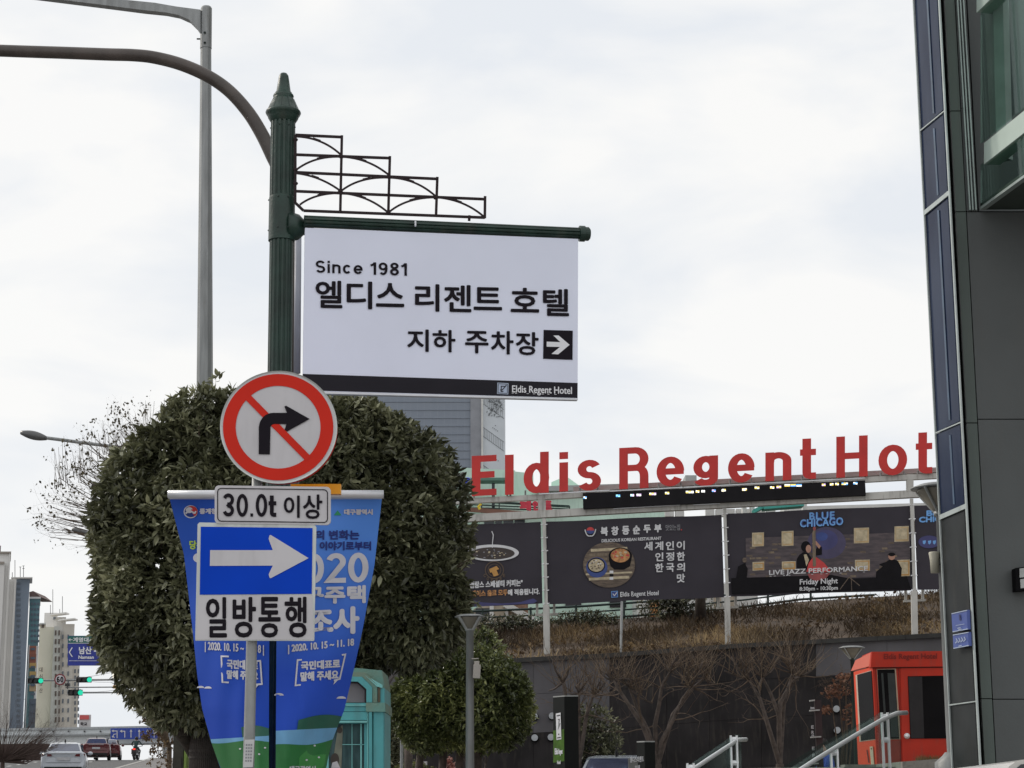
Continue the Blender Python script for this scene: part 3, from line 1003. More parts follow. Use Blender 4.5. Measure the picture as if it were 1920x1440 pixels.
mb = MB()
flat(mb, hR, [(626, 966), (633, 957), (640, 966)], .004, 5)
text(mb, hR, '대구광역시', 645, 699, 954.5, 965.5, .0, .8, .004, 0)
text(mb, hR, '내일의 변화는', 553, 674, 994, 1012, .0, .8, .004, 1)
text(mb, hR, '당신의 이야기로부터', 545, 696, 1015, 1032, .0, .8, .004, 1)
strokes(mb, hR, '2020', 528, 691, 1039, 1095, -.02, .17, .06, .004, 0)
text(mb, hR, '인구주택', 528, 686, 1100, 1134, -.02, 1.7, .004, 0)
text(mb, hR, '총조사', 530, 674, 1143, 1195, -.05, 2.6, .004, 0)
text(mb, hR, '| 2020. 10. 15 ~ 11. 18', 540, 664, 1209, 1227, -.10, .7, .004, 0)
mb.build('lettering', MATB, clR)
mb = MB()
ribbon(mb, [(566, 1237), (558, 1237.5), (554, 1285), (564, 1284)], False, 3, hR, None, 0, .004)
ribbon(mb, [(641, 1228), (647.5, 1227), (637, 1273), (626, 1276)], False, 3, hR, None, 0, .004)
flat(mb, hR, [(628, 1274), (636, 1273), (625, 1284)], .006, 0)
text(mb, hR, '국민대표로', 564, 638, 1240, 1257, -.06, .9, .004, 0)
text(mb, hR, '말해 주세요', 563, 635, 1260, 1278, -.06, .9, .004, 0)
for x, y in ((520, 1304), (637, 1310)):
    flat(mb, hR, ellp(x + 3, y, 9, 4.5, 12, 0, 180), .004, 0)
for x, y in ((590, 1398), (598, 1420), (575, 1425), (607, 1404)):
    flat(mb, hR, ellp(x, y, 2.2, 1.8, 8), .013, 0)
text(mb, hR, '대구광역시', 543, 592, 1436, 1448, 0, .5, .012, 0)
mb.build('slogan', MATB, clR)

# ------------------------------------------------------------------ tall grey street light on the left
YL = 16.8
def tall_light():
    b = U(384, 700, YL)
    k = YL * 1.02 / 3600
    root = thing('street_light', 'tall grey street light pole with flared arm at its top, left of the green signpost', 'street light', (b.x, b.y, gz(YL)))
    mb = MB()
    zt = U(386, 14, YL); zb = U(384, 700, YL)
    b = Vector((U(383, 1440, YL).x, YL, 0)); b_ = b
    mb.tube([(b.x, b.y, gz(YL)), (b.x, b.y, gz(YL) + 2.0), zb, U(386, 90, YL)], [22 * k, 19 * k, 15.4 * k, 10.6 * k], 12)
    mb.build('pole', M['galv'], root)
    mb = MB()
    mb.tube([U(386, 91, YL), U(387, 16, YL), U(387, 13, YL)], [11.4 * k, 11 * k, 9 * k], 20)
    mb.build('top_sleeve', M['galv'], root, smooth=False)
    P = Plane((b.x, b.y, 0), (b.x + 1, b.y, 0))
    mb = MB()
    toparc = [(376, 18), (330, 12), (290, 5), (240, 0), (180, -6), (80, -16), (-100, -34)]
    bot = [(376, 62), (368, 50), (355, 37), (335, 28), (310, 23), (270, 19), (200, 10), (120, 0), (40, -10), (-100, -26)]
    slab(mb, P.hit, toparc + bot[::-1], .045, -.045)
    mb.build('arm', M['galv'], root)
    mb = MB()
    for y in (61, 80):
        mb.tube([P.hit(384, y, 11 * k - .01), P.hit(384, y, 11 * k + .012)], .012, 8)
    mb.tube([P.hit(376, 73, 0), P.hit(369, 73, 0)], .008, 8)
    mb.build('bolt', M['green_iron_dark'], root)
    mb = MB()
    z1 = U(384, 1333, YL).z - gz(YL)
    mb.lathe((b.x, b.y, gz(YL)), [(29 * k, 0, 1), (27.5 * k, z1, 1), (22 * k, z1 + .01)], 96, 48, .004)
    for y in (1408, 1420, 1336):
        mb.lathe((b.x, b.y, gz(YL)), [(28.6 * k, U(384, y, YL).z - gz(YL) - .01), (28.6 * k, U(384, y, YL).z - gz(YL) + .01)], 40)
    mb.build('bill_guard', mat('bill_guard_rubber', (.05, .04, .035), .8, 0, .3, 8, .4, 60), root)
tall_light()

def arm_lamp(pts, heads, Y, label, r=.03, postx=None):
    b = U(postx, 900, Y)
    root = thing('street_light', label, 'street light', (b.x, b.y, gz(Y)))
    mb = MB()
    mb.tube([(b.x, b.y, gz(Y)), U(postx, pts[-1][1], Y)], [.1, .06], 10)
    mb.build('pole', M['galv'], root)
    mb = MB()
    mb.tube([U(x, y, Y) for x, y in pts] , r, 8)
    mb.build('arm', M['galv'], root)
    mb = MB()
    (x0, y0), (x1, y1) = heads
    n = 9
    L = []
    rad = []
    for i in range(n):
        t = i / (n - 1)
        L.append(U(x0 + (x1 - x0) * t, y0 + (y1 - y0) * t, Y))
        rad.append(.012 + .06 * math.sin(PI * min(1, t * .8 + .1)) )
    mb.tube(L, rad, 10)
    mb.build('lamp_head', mat('lamp_head_grey', (.12, .12, .12), .4, .2), root, smooth=True)
arm_lamp([(86, 821), (110, 824), (170, 832), (235, 840), (372, 856)], [(39, 811), (88, 822)], 30, 'distant street light whose slim head reaches left out of the evergreen crown', .028, 372)
arm_lamp([(163, 998), (180, 1002), (380, 1030)], [(135, 992), (166, 1000)], 46, 'lower smaller street light head half hidden in the bare twigs', .035, 380)

# ------------------------------------------------------------------ foliage
def leaf_geo(L, w, fold=.25, curl=.2):
    """8-triangle folded leaf along +X"""
    pts = [(0, 0, 0), (.3, .5, .0), (.62, .42, .0), (1, 0, 0), (.62, -.42, .0), (.3, -.5, 0), (.3, 0, -fold * .5), (.65, 0, -fold * .42)]
    v = [Vector((x * L, y * w, z * w - curl * L * x * x * .5)) for x, y, z in pts]
    f = [(0, 6, 1), (1, 6, 7, 2), (2, 7, 3), (0, 5, 6), (5, 4, 7, 6), (4, 3, 7)]
    return v, f

def put_leaf(VS, FS, TN, G, pos, axis, roll, sc, tone):
    x = axis.normalized()
    y = x.cross(Vector((0, 0, 1)))
    if y.length < .05: y = Vector((0, 1, 0))
    y.normalize()
    z = x.cross(y) * -1
    y2 = y * math.cos(roll) + z * math.sin(roll)
    z2 = z * math.cos(roll) - y * math.sin(roll)
    n = len(VS)
    for p in G[0]:
        q = pos + (x * p.x + y2 * p.y + z2 * p.z) * sc
        VS.append((q.x, q.y, q.z))
    for f in G[1]: FS.append(tuple(i + n for i in f))
    TN.extend([tone] * len(G[0]))

def leaf_mesh(name, VS, FS, TN, mt, origin):
    me = bpy.data.meshes.new(name)
    o = origin
    me.from_pydata([(a - o[0], b - o[1], c - o[2]) for a, b, c in VS], [], FS)
    at = me.attributes.new('tone', 'FLOAT', 'POINT')
    at.data.foreach_set('value', TN)
    me.materials.append(mt)
    me.update()
    return me

def rdir(rng=random):
    while True:
        v = Vector((rng.uniform(-1, 1), rng.uniform(-1, 1), rng.uniform(-1, 1)))
        if .05 < v.length < 1: return v.normalized()

def crown(root, blobs, n_ros, G, mt, nleaf=7, sc=(.75, 1.2), seed=1, big=300, rough=.16, shell=.35, front=True, nscale=1.6, openness=.0, gaps=.0):
    rng = random.Random(seed)
    random.seed(seed)
    VS, FS, TN = [], [], []
    BIG = []
    tot = sum(b[1][0] * b[1][2] for b in blobs)
    org = ORG[root.name]
    so = Vector((seed * 3.1, seed * 1.7, 0))
    for (c, r) in blobs:
        nn = int(n_ros * r[0] * r[2] / tot)
        for i in range(nn):
            d = rdir(rng)
            if front and d.y > .35 and rng.random() < .8: d.y = -d.y
            q = Vector((c[0] + d.x * r[0], c[1] + d.y * r[1], c[2] + d.z * r[2]))
            nz_ = pnoise(q * nscale + so) + .5 * pnoise(q * nscale * 2.7 + so)
            if nz_ < -.42 and rng.random() < gaps: continue
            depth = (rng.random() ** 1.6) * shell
            k = 1 + rough * nz_ - depth
            if rng.random() < .06: k += .05 * rng.random()
            p = Vector((c[0] + d.x * r[0] * k, c[1] + d.y * r[1] * k, c[2] + d.z * r[2] * k))
            # skip if well inside another blob
            inside = False
            for (c2, r2) in blobs:
                if c2 is c: continue
                e = Vector(((p.x - c2[0]) / r2[0], (p.y - c2[1]) / r2[1], (p.z - c2[2]) / r2[2]))
                if e.length < .72: inside = True
            if inside: continue
            tw = (d + rdir(rng) * .7 + Vector((0, 0, .25))).normalized()
            tone0 = .46 + .5 * pnoise(p * 2.3) - depth * 1.5  # deeper leaves get a darker tone, painting the shade inside the crown
            for j in range(nleaf):
                ax = (tw * .55 + rdir(rng) * .9 + Vector((0, 0, -.12))).normalized()
                t_ = max(0, min(1, tone0 + rng.uniform(-.22, .28) + (.5 if rng.random() < .03 else 0)))
                s = rng.uniform(*sc)
                roll = rng.uniform(-1.1, 1.1)
                pp = p + rdir(rng) * .035 * rng.random()
                if depth < .05 and d.y < -.1 and len(BIG) < big and rng.random() < .2:
                    BIG.append((pp, ax, roll, s, t_))
                else:
                    put_leaf(VS, FS, TN, G, pp, ax, roll, s, t_)
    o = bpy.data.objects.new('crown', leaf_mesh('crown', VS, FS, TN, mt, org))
    COL.objects.link(o)
    o.parent = root
    o['kind'] = 'stuff'
    # individually separate leaves on the near face, sharing three leaf meshes
    if BIG:
        base = []
        for tn in (.3, .55, .9):
            V2, F2, T2 = [], [], []
            put_leaf(V2, F2, T2, G, Vector((0, 0, 0)), Vector((1, 0, 0)), 0, 1, tn)
            base.append(leaf_mesh('leaf', V2, F2, T2, mt, (0, 0, 0)))
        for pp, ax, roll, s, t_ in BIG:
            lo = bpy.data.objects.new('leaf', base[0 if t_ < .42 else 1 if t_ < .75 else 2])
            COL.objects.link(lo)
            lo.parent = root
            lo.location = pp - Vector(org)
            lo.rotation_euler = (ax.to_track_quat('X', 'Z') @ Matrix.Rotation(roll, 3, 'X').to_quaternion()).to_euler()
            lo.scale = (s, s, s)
    return o

def branchy(mb, p, d, L, r, depth, rng, spread=.6, upb=.25, n=3, taper=.6, tips=None, seg=3, wig=.12, sides=5, lf=.72):
    pts, rad = [p], [r]
    q = Vector(p)
    dd = Vector(d)
    for i in range(seg):
        dd = (dd + rdir(rng) * wig + Vector((0, 0, upb * .15))).normalized()
        q = q + dd * L / seg
        pts.append(q.copy())
        rad.append(r * (1 - (1 - taper) * (i + 1) / seg))
    mb.tube(pts, rad, max(3, sides), cap=False)
    if depth <= 0:
        if tips is not None: tips.append((q.copy(), dd.copy()))
        return
    for i in range(n):
        nd = (dd + rdir(rng) * spread + Vector((0, 0, upb))).normalized()
        st = pts[-1] if i < 2 else pts[max(1, len(pts) - 2)]
        branchy(mb, st, nd, L * lf * rng.uniform(.75, 1.15), rad[-1] * .8, depth - 1, rng, spread, upb, n, taper, tips, seg, wig, max(3, sides - 1), lf)

def big_tree(label, blobs_px, Y, trunk_px, seed, n_ros, dry=.9):
    k = Y * 1.02 / 3600
    tb = U(trunk_px, 1440, Y)
    root = thing('evergreen_tree', label, 'tree', (tb.x, tb.y, gz(Y)), 'broad evergreen trees behind the banners')
    blobs = []
    for (x, y, rx, ry, rd, dy) in blobs_px:
        c = U(x, y, Y + dy)
        blobs.append(((c.x, c.y, c.z), (rx * k, rd, ry * k)))
    rng = random.Random(seed)
    mb = MB()
    top = Vector(blobs[0][0])
    b0 = Vector((tb.x, tb.y, gz(Y)))
    b0 = b0 + Vector((0, .6, 0))
    mb.tube([b0, b0 + Vector((.03, 0, .9)), b0.lerp(top, .55) + Vector((0, .1, 0)), top], [.12, .105, .09, .05], 12, cap=False)
    if trunk_px < 400:
        mb.tube([U(374, 1425, Y + .55), U(350, 1388, Y + .3), U(318, 1345, Y), U(285, 1280, Y)], [.07, .06, .05, .035], 8, cap=False)
        mb.tube([U(345, 1380, Y), U(338, 1330, Y), U(345, 1260, Y)], [.04, .035, .02], 7, cap=False)
    for i in range(12):
        st = b0.lerp(top, rng.uniform(.6, .95))
        branchy(mb, st, (rdir(rng) + Vector((0, .2, .7))).normalized(), .5, .03, 3, rng, .7, .2, 3, .6, None, 3, .15, 6)
    mb.build('trunk', M['bark'], root, smooth=True)
    G = leaf_geo(.084, .033, .35, .35)
    # sprigs that stand proud of the crown outline
    VS, FS, TN = [], [], []
    sp = MB()
    for i in range(150):
        c, r = blobs[rng.randrange(len(blobs))]
        d = rdir(rng); d.y = -abs(d.y) * .6; d.normalize()
        if d.z < -.3: continue
        a_ = Vector((c[0] + d.x * r[0] * .92, c[1] + d.y * r[1] * .92, c[2] + d.z * r[2] * .92))
        dd = (d + rdir(rng) * .5 + Vector((0, 0, .3))).normalized()
        L_ = rng.uniform(.05, .16)
        sp.tube([a_, a_ + dd * L_], [.006, .003], 4, cap=False)
        for j in range(rng.randint(5, 9)):
            put_leaf(VS, FS, TN, G, a_ + dd * L_ * rng.uniform(.4, 1), (dd + rdir(rng) * .9).normalized(), rng.uniform(-1, 1), rng.uniform(.5, .95), rng.uniform(.35, 1))
    sp.build('sprigs', M['twig'], root, kind='stuff')
    so_ = bpy.data.objects.new('sprig_leaves', leaf_mesh('sprig_leaves', VS, FS, TN, M['leaf'], ORG[root.name]))
    COL.objects.link(so_); so_.parent = root; so_['kind'] = 'stuff'
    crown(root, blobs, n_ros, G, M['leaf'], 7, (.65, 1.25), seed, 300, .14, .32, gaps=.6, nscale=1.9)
    return root
big_tree('larger left hand evergreen tree with dense leaning crown beside the road', [(412, 1052, 228, 312, 1.15, 0), (302, 1120, 118, 170, .7, -.3), (515, 872, 120, 140, .7, 0)], 16.5, 374, 3, 13000)
big_tree('right hand evergreen tree between the banners and the red letters', [(644, 992, 234, 250, 1.1, .3), (776, 1122, 102, 122, .6, 0), (540, 850, 110, 125, .7, .2), (600, 1180, 140, 120, .7, .3)], 16.8, 736, 5, 11500)

def shrub_tree():
    Y = 25
    k = Y * 1.02 / 3600
    b = U(835, 1440, Y)
    root = thing('shrub_tree', 'round clipped small leaved tree behind the short lamp post', 'tree', (b.x, b.y, gz(Y)))
    blobs = []
    for (x, y, rx, ry, rd, dy) in [(868, 1312, 128, 96, .8, 0), (795, 1330, 68, 75, .5, -.1), (940, 1330, 58, 70, .45, 0)]:
        c = U(x, y, Y + dy)
        blobs.append(((c.x, c.y, c.z), (rx * k, rd, ry * k)))
    mb = MB()
    rng = random.Random(4)
    for x in (765, 820, 860, 905):
        p = U(x, 1440, Y + .1)
        q = U(850 + (x - 850) * .5, 1340, Y)
        mb.tube([(p.x, p.y, gz(Y)), (p + q) / 2 + Vector((.03, 0, 0)), q], [.06, .05, .035], 8, cap=False)
        branchy(mb, q, Vector((rng.uniform(-.5, .5), 0, 1)), .5, .03, 2, rng, .7)
    mb.build('trunk', M['bark_grey'], root, smooth=True)
    crown(root, blobs, 6500, leaf_geo(.065, .024, .3, .15), M['leaf_small'], 7, (.7, 1.3), 11, 0, .12, .4, nscale=2.2)
shrub_tree()
def small_leafy():
    Y = 30
    k = Y * 1.02 / 3600
    b = U(905, 1440, Y)
    root = thing('leafy_shrub', 'taller thin green shrub showing behind the round clipped tree and lamp', 'shrub', (b.x, b.y, gz(Y)))
    c = U(905, 1225, Y)
    mb = MB()
    branchy(mb, Vector((b.x, b.y, gz(Y))), Vector((0, 0, 1)), 1.0, .04, 3, random.Random(3), .5)
    mb.build('stem', M['bark'], root)
    crown(root, [((c.x, c.y, c.z), (42 * k, .3, 46 * k)), (tuple(U(885, 1290, Y)), (60 * k, .3, 60 * k))], 700, leaf_geo(.1, .035), M['leaf_small'], 6, (.7, 1.2), 23, 0, .3, .6, nscale=3)
small_leafy()

# bare trees against the dark wall
def bare_tree(label, trunk_px, Y, stems, seed, shoots=26, group='pruned bare trees by the dark wall'):
    rng = random.Random(seed)
    b = U(trunk_px, 1440, Y)
    root = thing('bare_tree', label, 'tree', (b.x, b.y, gz(Y)), group)
    mb = MB(); tw = MB(); ps = MB()
    base = Vector((b.x, b.y, gz(Y)))
    base2 = U(trunk_px, 1432, Y)
    mb.tube([base, base2], [.10, .08], 10, cap=False)
    for st in stems:
        pts = [base2] + [U(x, y, Y + dy) for x, y, dy in st]
        n = len(pts)
        mb.tube(pts, [.055 - .033 * i / (n - 1) for i in range(n)], 8, cap=False)
        end = pts[-1]
        for j in range(3):
            d = (rdir(rng) * .8 + Vector((0, 0, .5))).normalized()
            L = rng.uniform(.25, .6)
            q = end + d * L
            mb.tube([end, end.lerp(q, .5) + rdir(rng) * .05, q], [.024, .020, .015], 6)
            for i in range(shoots):
                t = rng.random()
                s = end.lerp(q, t)
                dd = (rdir(rng) * .75 + Vector((0, 0, .8))).normalized()
                branchy(ps if rng.random() < .5 else tw, s, dd, rng.uniform(.3, .75), .008, 1, rng, .6, .25, 2, .5, None, 2, .2, 3, .6)
        for i in range(5):
            s = pts[rng.randrange(1, n)]
            branchy(tw, s, (rdir(rng) + Vector((0, 0, .3))).normalized(), .6, .014, 2, rng, .8, .2, 2, .6, None, 3, .25, 4)
    t = mb.build('trunk', M['bark_grey'], root, smooth=True)
    tw.build('twigs', M['twig'], root, kind='stuff')
    ps.build('shoots', M['twig_pale'], root, kind='stuff')
bare_tree('widest pruned bare tree with forked stems left of the near glass handrail', 1233, 38.5,
          [[(1215, 1370, 0), (1195, 1330, .2), (1180, 1290, 0)], [(1228, 1360, .1), (1236, 1320, 0), (1240, 1290, 0), (1255, 1262, -.2)], [(1240, 1390, 0), (1262, 1350, 0), (1280, 1310, .2), (1296, 1288, 0)], [(1205, 1360, -.2), (1165, 1300, -.3), (1150, 1275, -.2)], [(1262, 1340, .2), (1300, 1290, .4), (1320, 1272, .4)]], 8, 14)
bare_tree('slim pruned bare tree right of the near glass handrail', 1462, 39,
          [[(1460, 1340, 0), (1445, 1300, 0), (1430, 1270, 0)], [(1462, 1320, 0), (1478, 1290, .1), (1486, 1262, .2)], [(1440, 1360, -.2), (1425, 1310, -.2), (1405, 1275, 0)], [(1470, 1310, .2), (1490, 1275, .2), (1500, 1268, .2)]], 9, 12)
bare_tree('low dark bare shrub tree behind the black hotel pylon', 1085, 39.5,
          [[(1075, 1360, 0), (1062, 1310, 0), (1055, 1280, 0)], [(1100, 1340, 0), (1112, 1305, 0)], [(1085, 1350, 0), (1085, 1300, 0)]], 10, 8)

def leafy_twigs(name, label, cat, base, Y, blobs, n_tips, seed, leafm, twigm, lsize=.05, lc=500, vertical=True, group=None, L=.9, sparse=.5, depth=4, r0=.03):
    """tree seen as fine twigs with scattered leaves"""
    rng = random.Random(seed)
    b = U(base[0], base[1], Y)
    root = thing(name, label, cat, (b.x, b.y, gz(Y)), group)
    mb, tips = MB(), []
    k = Y * 1.02 / 3600
    start = Vector((b.x, b.y, gz(Y)))
    p = U(base[0], base[1], Y)
    mb.tube([start, p], [r0 * 3, r0 * 2.2], 8, cap=False)
    VS, FS, TN = [], [], []
    G = leaf_geo(lsize, lsize * .6, .2, .2)
    for i in range(n_tips):
        x, y, rx, ry = blobs[i % len(blobs)]
        a, q = rng.uniform(0, 2 * PI), rng.random() ** .5
        tgt = U(x + rx * q * math.cos(a), y - ry * q * math.sin(a), Y + rng.uniform(-.5, .5))
        d = (tgt - p)
        # main limb bends toward its target
        mid = p + d * .5 + rdir(rng) * d.length * .08 + Vector((0, 0, -.06 * d.length))
        mb.tube([p, p.lerp(mid, .5) + rdir(rng) * .02, mid, mid.lerp(tgt, .5) + Vector((0, 0, .01)), tgt], [r0, r0 * .6, r0 * .4, r0 * .25, r0 * .16], 4, cap=False)
        loc = []
        branchy(mb, mid.lerp(tgt, .6), (tgt - mid).normalized(), L * .5, r0 * .16, 2, rng, .8, .25 if vertical else 0, 3, .5, loc, 2, .25, 3, .7)
        tips += loc
    for i in range(lc):
        q, dd = tips[rng.randrange(len(tips))]
        if rng.random() < sparse: pass
        for j in range(rng.choice((1, 1, 2, 3))):
            put_leaf(VS, FS, TN, G, q + rdir(rng) * .04, (rdir(rng) + Vector((0, 0, -.3))), rng.uniform(-1.5, 1.5), rng.uniform(.6, 1.4), rng.random())
    mb.build('branches', twigm, root, kind='stuff')
    o = bpy.data.objects.new('leaves', leaf_mesh('leaves', VS, FS, TN, leafm, ORG[root.name]))
    COL.objects.link(o); o.parent = root; o['kind'] = 'stuff'
    return root, mb
r_, _ = leafy_twigs('bare_tree', 'nearly leafless twiggy tree spreading left from behind the big evergreen', 'tree', (386, 1010), 24,
            [(150, 930, 55, 110), (190, 860, 60, 70), (130, 980, 45, 50), (220, 900, 50, 90), (260, 830, 40, 50)], 110, 31, leaf_mat('sparse_leaf', (.04, .035, .025), (.08, .07, .04), (.14, .12, .07)), M['twig'], .04, 520, True, None, .7, r0=.022)
# thin upright shoots above its crown
rng = random.Random(77)
mb = MB()
for i in range(95):
    x = rng.uniform(100, 410)
    yb_ = 905 - (x - 100) * .42 + rng.uniform(-15, 25)
    h_ = rng.uniform(25, 75)
    p, q = U(x, yb_, 24 + rng.uniform(-.4, .4)), U(x + rng.uniform(-10, 4), yb_ - h_, 24)
    mb.tube([p, p.lerp(q, .5) + rdir(rng) * .02, q], [.005, .003, .002], 3, cap=False)
mb.build('shoots', M['twig'], r_, kind='stuff')
leafy_twigs('dry_tree', 'pale tree with dry curled leaves hanging beside the far road behind the motorcycle', 'tree', (318, 1400), 55,
            [(262, 1300, 25, 40), (290, 1330, 30, 35), (300, 1390, 20, 22), (312, 1350, 20, 50), (312, 1400, 14, 20)], 46, 33, M['leaf_dry'], M['twig_pale'], .07, 1300, True, None, .6, r0=.03)
leafy_twigs('bare_shrub', 'dense leafless reddish shrub at the bottom left edge of the picture', 'shrub', (5, 1428), 60,
            [(10, 1385, 60, 40), (50, 1395, 45, 30), (-20, 1375, 30, 40), (80, 1395, 30, 25)], 170, 35, M['leaf_dry'], mat('red_twig', (.075, .05, .042), .9), .03, 40, True, None, 1.2, r0=.03)

# ------------------------------------------------------------------ retaining wall, slope
YW = 44.0
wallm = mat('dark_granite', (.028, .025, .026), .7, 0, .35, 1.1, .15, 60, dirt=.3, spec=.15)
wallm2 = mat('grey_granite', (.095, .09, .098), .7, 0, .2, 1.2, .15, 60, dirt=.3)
capm = mat('wall_cap', (.035, .034, .032), .8, 0, .3, 4)
def wtop(px):
    t = [(500, 1262), (870, 1246), (1022, 1238), (1140, 1232), (1362, 1215), (1722, 1196), (2050, 1180)]
    return lerp([(a, b) for a, b in t], px)
root = thing('retaining_wall', 'long dark stone retaining wall below the dry slope and red letters', 'wall', (U(1300, 1440, YW).x, YW, 0))
edges = [500, 640, 780, 900, 1000, 1070, 1143, 1250, 1330, 1428, 1530, 1663, 1790, 1900, 2060]
rows = [0, 62, 135, 225, 330]
for i, (a, b) in enumerate(zip(edges, edges[1:])):
    for j, (r1, r2) in enumerate(zip(rows, rows[1:])):
        g_ = .25
        pts = [(a + g_, wtop(a) + r1 + g_), (b - g_, wtop(b) + r1 + g_), (b - g_, wtop(b) + r2 - g_), (a + g_, wtop(a) + r2 - g_)]
        mb = MB()
        dy = random.uniform(0, .012)
        f_ = [U(x, y, YW - dy) for x, y in pts]
        bk = [p + Vector((0, .15, 0)) for p in f_]
        mb.add(f_ + bk, [(0, 3, 2, 1)[::-1], (4, 5, 6, 7)] + [(k, 4 + k, 4 + (k + 1) % 4, (k + 1) % 4) for k in range(4)])
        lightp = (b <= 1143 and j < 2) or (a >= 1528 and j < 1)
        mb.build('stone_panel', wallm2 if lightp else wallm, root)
mb = MB()
a, b = U(500, wtop(500), YW + .14), U(2060, wtop(2060), YW + .14)
mb.add([(a.x, YW + .16, -1), (b.x, YW + .16, -1), (b.x, YW + .16, b.z - .05), (a.x, YW + .16, a.z - .05)], [(0, 1, 2, 3)])
mb.build('backing', capm, root)
mb = MB()
for i in range(30):
    x0, x1 = 500 + i * 52, 500 + i * 52 + 51.6
    p, q = U(x0, wtop(x0), YW), U(x1, wtop(x1), YW)
    mb.beam(Vector((p.x, YW + .1, p.z + .03)), Vector((q.x, YW + .1, q.z + .03)), .4, .10)
mb.build('coping', capm, root)

# slope behind: wall top -> upper rail line
def stop_(px): return lerp([(500, 1190), (900, 1175), (1060, 1168), (1200, 1158), (1350, 1148), (1500, 1128), (1760, 1112), (2060, 1095)], px)
YT = 49.5
sl_m = mat('dry_bank', (.12, .085, .058), .95, 0, .4, 1.6, .7, 6, col2=(.055, .04, .03))
sl = MB()
n1, n2 = 60, 8
vs = []
for j in range(n2 + 1):
    for i in range(n1 + 1):
        px = 500 + 1560 * i / n1
        a, b = U(px, wtop(px) - 2, YW + .3), U(px, stop_(px), YT)
        b2 = a.lerp(b, j / n2)
        b2.z += .12 * pnoise(b2 * .9) * math.sin(PI * j / n2)
        vs.append(b2)
sl.add(vs, [(j * (n1 + 1) + i, j * (n1 + 1) + i + 1, (j + 1) * (n1 + 1) + i + 1, (j + 1) * (n1 + 1) + i) for j in range(n2) for i in range(n1)])
# plateau behind
vs = []
for px in (500, 1200, 2060):
    a = U(px, stop_(px), YT); vs += [a, Vector((a.x * 1.5, 140, a.z + .3))]
sl.add(vs, [(0, 1, 3, 2), (2, 3, 5, 4)])
tag(sl.build('hillside', sl_m, smooth=True), kind='structure')
def slope_pt(px, t):
    a, b = U(px, wtop(px) - 2, YW + .3), U(px, stop_(px), YT)
    return a.lerp(b, t)
# dry grass & brush on the slope
rng = random.Random(5)
VS, FS, TN = [], [], []
for i in range(17000):
    px = rng.uniform(880, 1800)
    t = rng.random() ** 1.2
    p = slope_pt(px, t)
    dens = pnoise(Vector((p.x * .5, p.y * .5, 3)))
    warm = pnoise(Vector((p.x * .35, p.y * .6, 9)))
    if dens < -.05 and rng.random() < .8: continue
    h = rng.uniform(.07, .30) * (1 + max(0, dens) * 1.3)
    d = (rdir(rng) * .9 + Vector((0, -.1, .7))).normalized()
    w = rng.uniform(.006, .016)
    n = len(VS)
    q = p + d * h
    q2 = p.lerp(q, .55) + rdir(rng) * .06
    VS += [tuple(p - Vector((w, 0, 0))), tuple(p + Vector((w, 0, 0))), tuple(q2 + Vector((w * .7, 0, 0))), tuple(q2 - Vector((w * .7, 0, 0))), tuple(q)]
    FS += [(n, n + 1, n + 2, n + 3), (n + 3, n + 2, n + 4)]
    tone = max(0, min(1, .42 + warm * 1.3 + rng.uniform(-.25, .35) - t * .42))
    TN += [tone] * 5
org = tuple(slope_pt(1300, 0))
o = bpy.data.objects.new('dry_grass', leaf_mesh('dry_grass', VS, FS, TN, M['grass_dry'], org))
o.location = org; o['kind'] = 'stuff'; o['label'] = 'dry brown grass and brush covering the bank above the wall'; o['category'] = 'grass'
COL.objects.link(o)
VS, FS, TN = [], [], []
G = leaf_geo(.10, .06, .3, .5)
for i in range(3200):
    px = rng.uniform(900, 1800)
    t = rng.random() ** 2 * .5 if px < 1500 else rng.random() ** 1.3
    p = slope_pt(px, t) + Vector((0, -.02, .05 + rng.random() * .1))
    if pnoise(Vector((p.x * .6, p.y, 1))) < 0: continue
    put_leaf(VS, FS, TN, G, p, rdir(rng), rng.uniform(-2, 2), rng.uniform(.5, 1.3), rng.random())
o = bpy.data.objects.new('fallen_leaves', leaf_mesh('fallen_leaves', VS, FS, TN, M['leaf_dry'], org))
o.location = org; o['kind'] = 'stuff'; o['label'] = 'rust and straw coloured fallen leaves along the top of the wall'; o['category'] = 'leaves'
COL.objects.link(o)
# low evergreen bushes and vines along the top of the bank
def bush(px, t, w, h, seed, mt=M['leaf'], nr=500, label='', name='bush', grp='dark bushes along the top of the dry bank'):
    p = slope_pt(px, t)
    r = thing(name, label, 'bush', tuple(p), grp)
    mb = MB()
    branchy(mb, Vector(p), Vector((0, 0, 1)), h * .6, .03, 3, random.Random(seed), .8)
    mb.build('stem', M['twig'], r)
    crown(r, [((p.x, p.y, p.z + h * .5), (w, .5, h * .6))], nr, leaf_geo(.07, .03), mt, 5, (.7, 1.2), seed, 0, .35, .8, nscale=2, front=False)
bush(1262, .9, .95, .75, 41, M['leaf'], 900, 'dark green bush on the bank beneath the middle food banner')
bush(1100, .85, .9, .35, 42, M['leaf'], 500, 'low dark creeper below the railing near the left steel post')
bush(960, .8, 1.2, .4, 43, M['leaf'], 600, 'low dark bush on the bank just right of the evergreen crown')
bush(1590, .05, .42, 1.1, 44, M['leaf_rust'], 0, 'x') if False else None
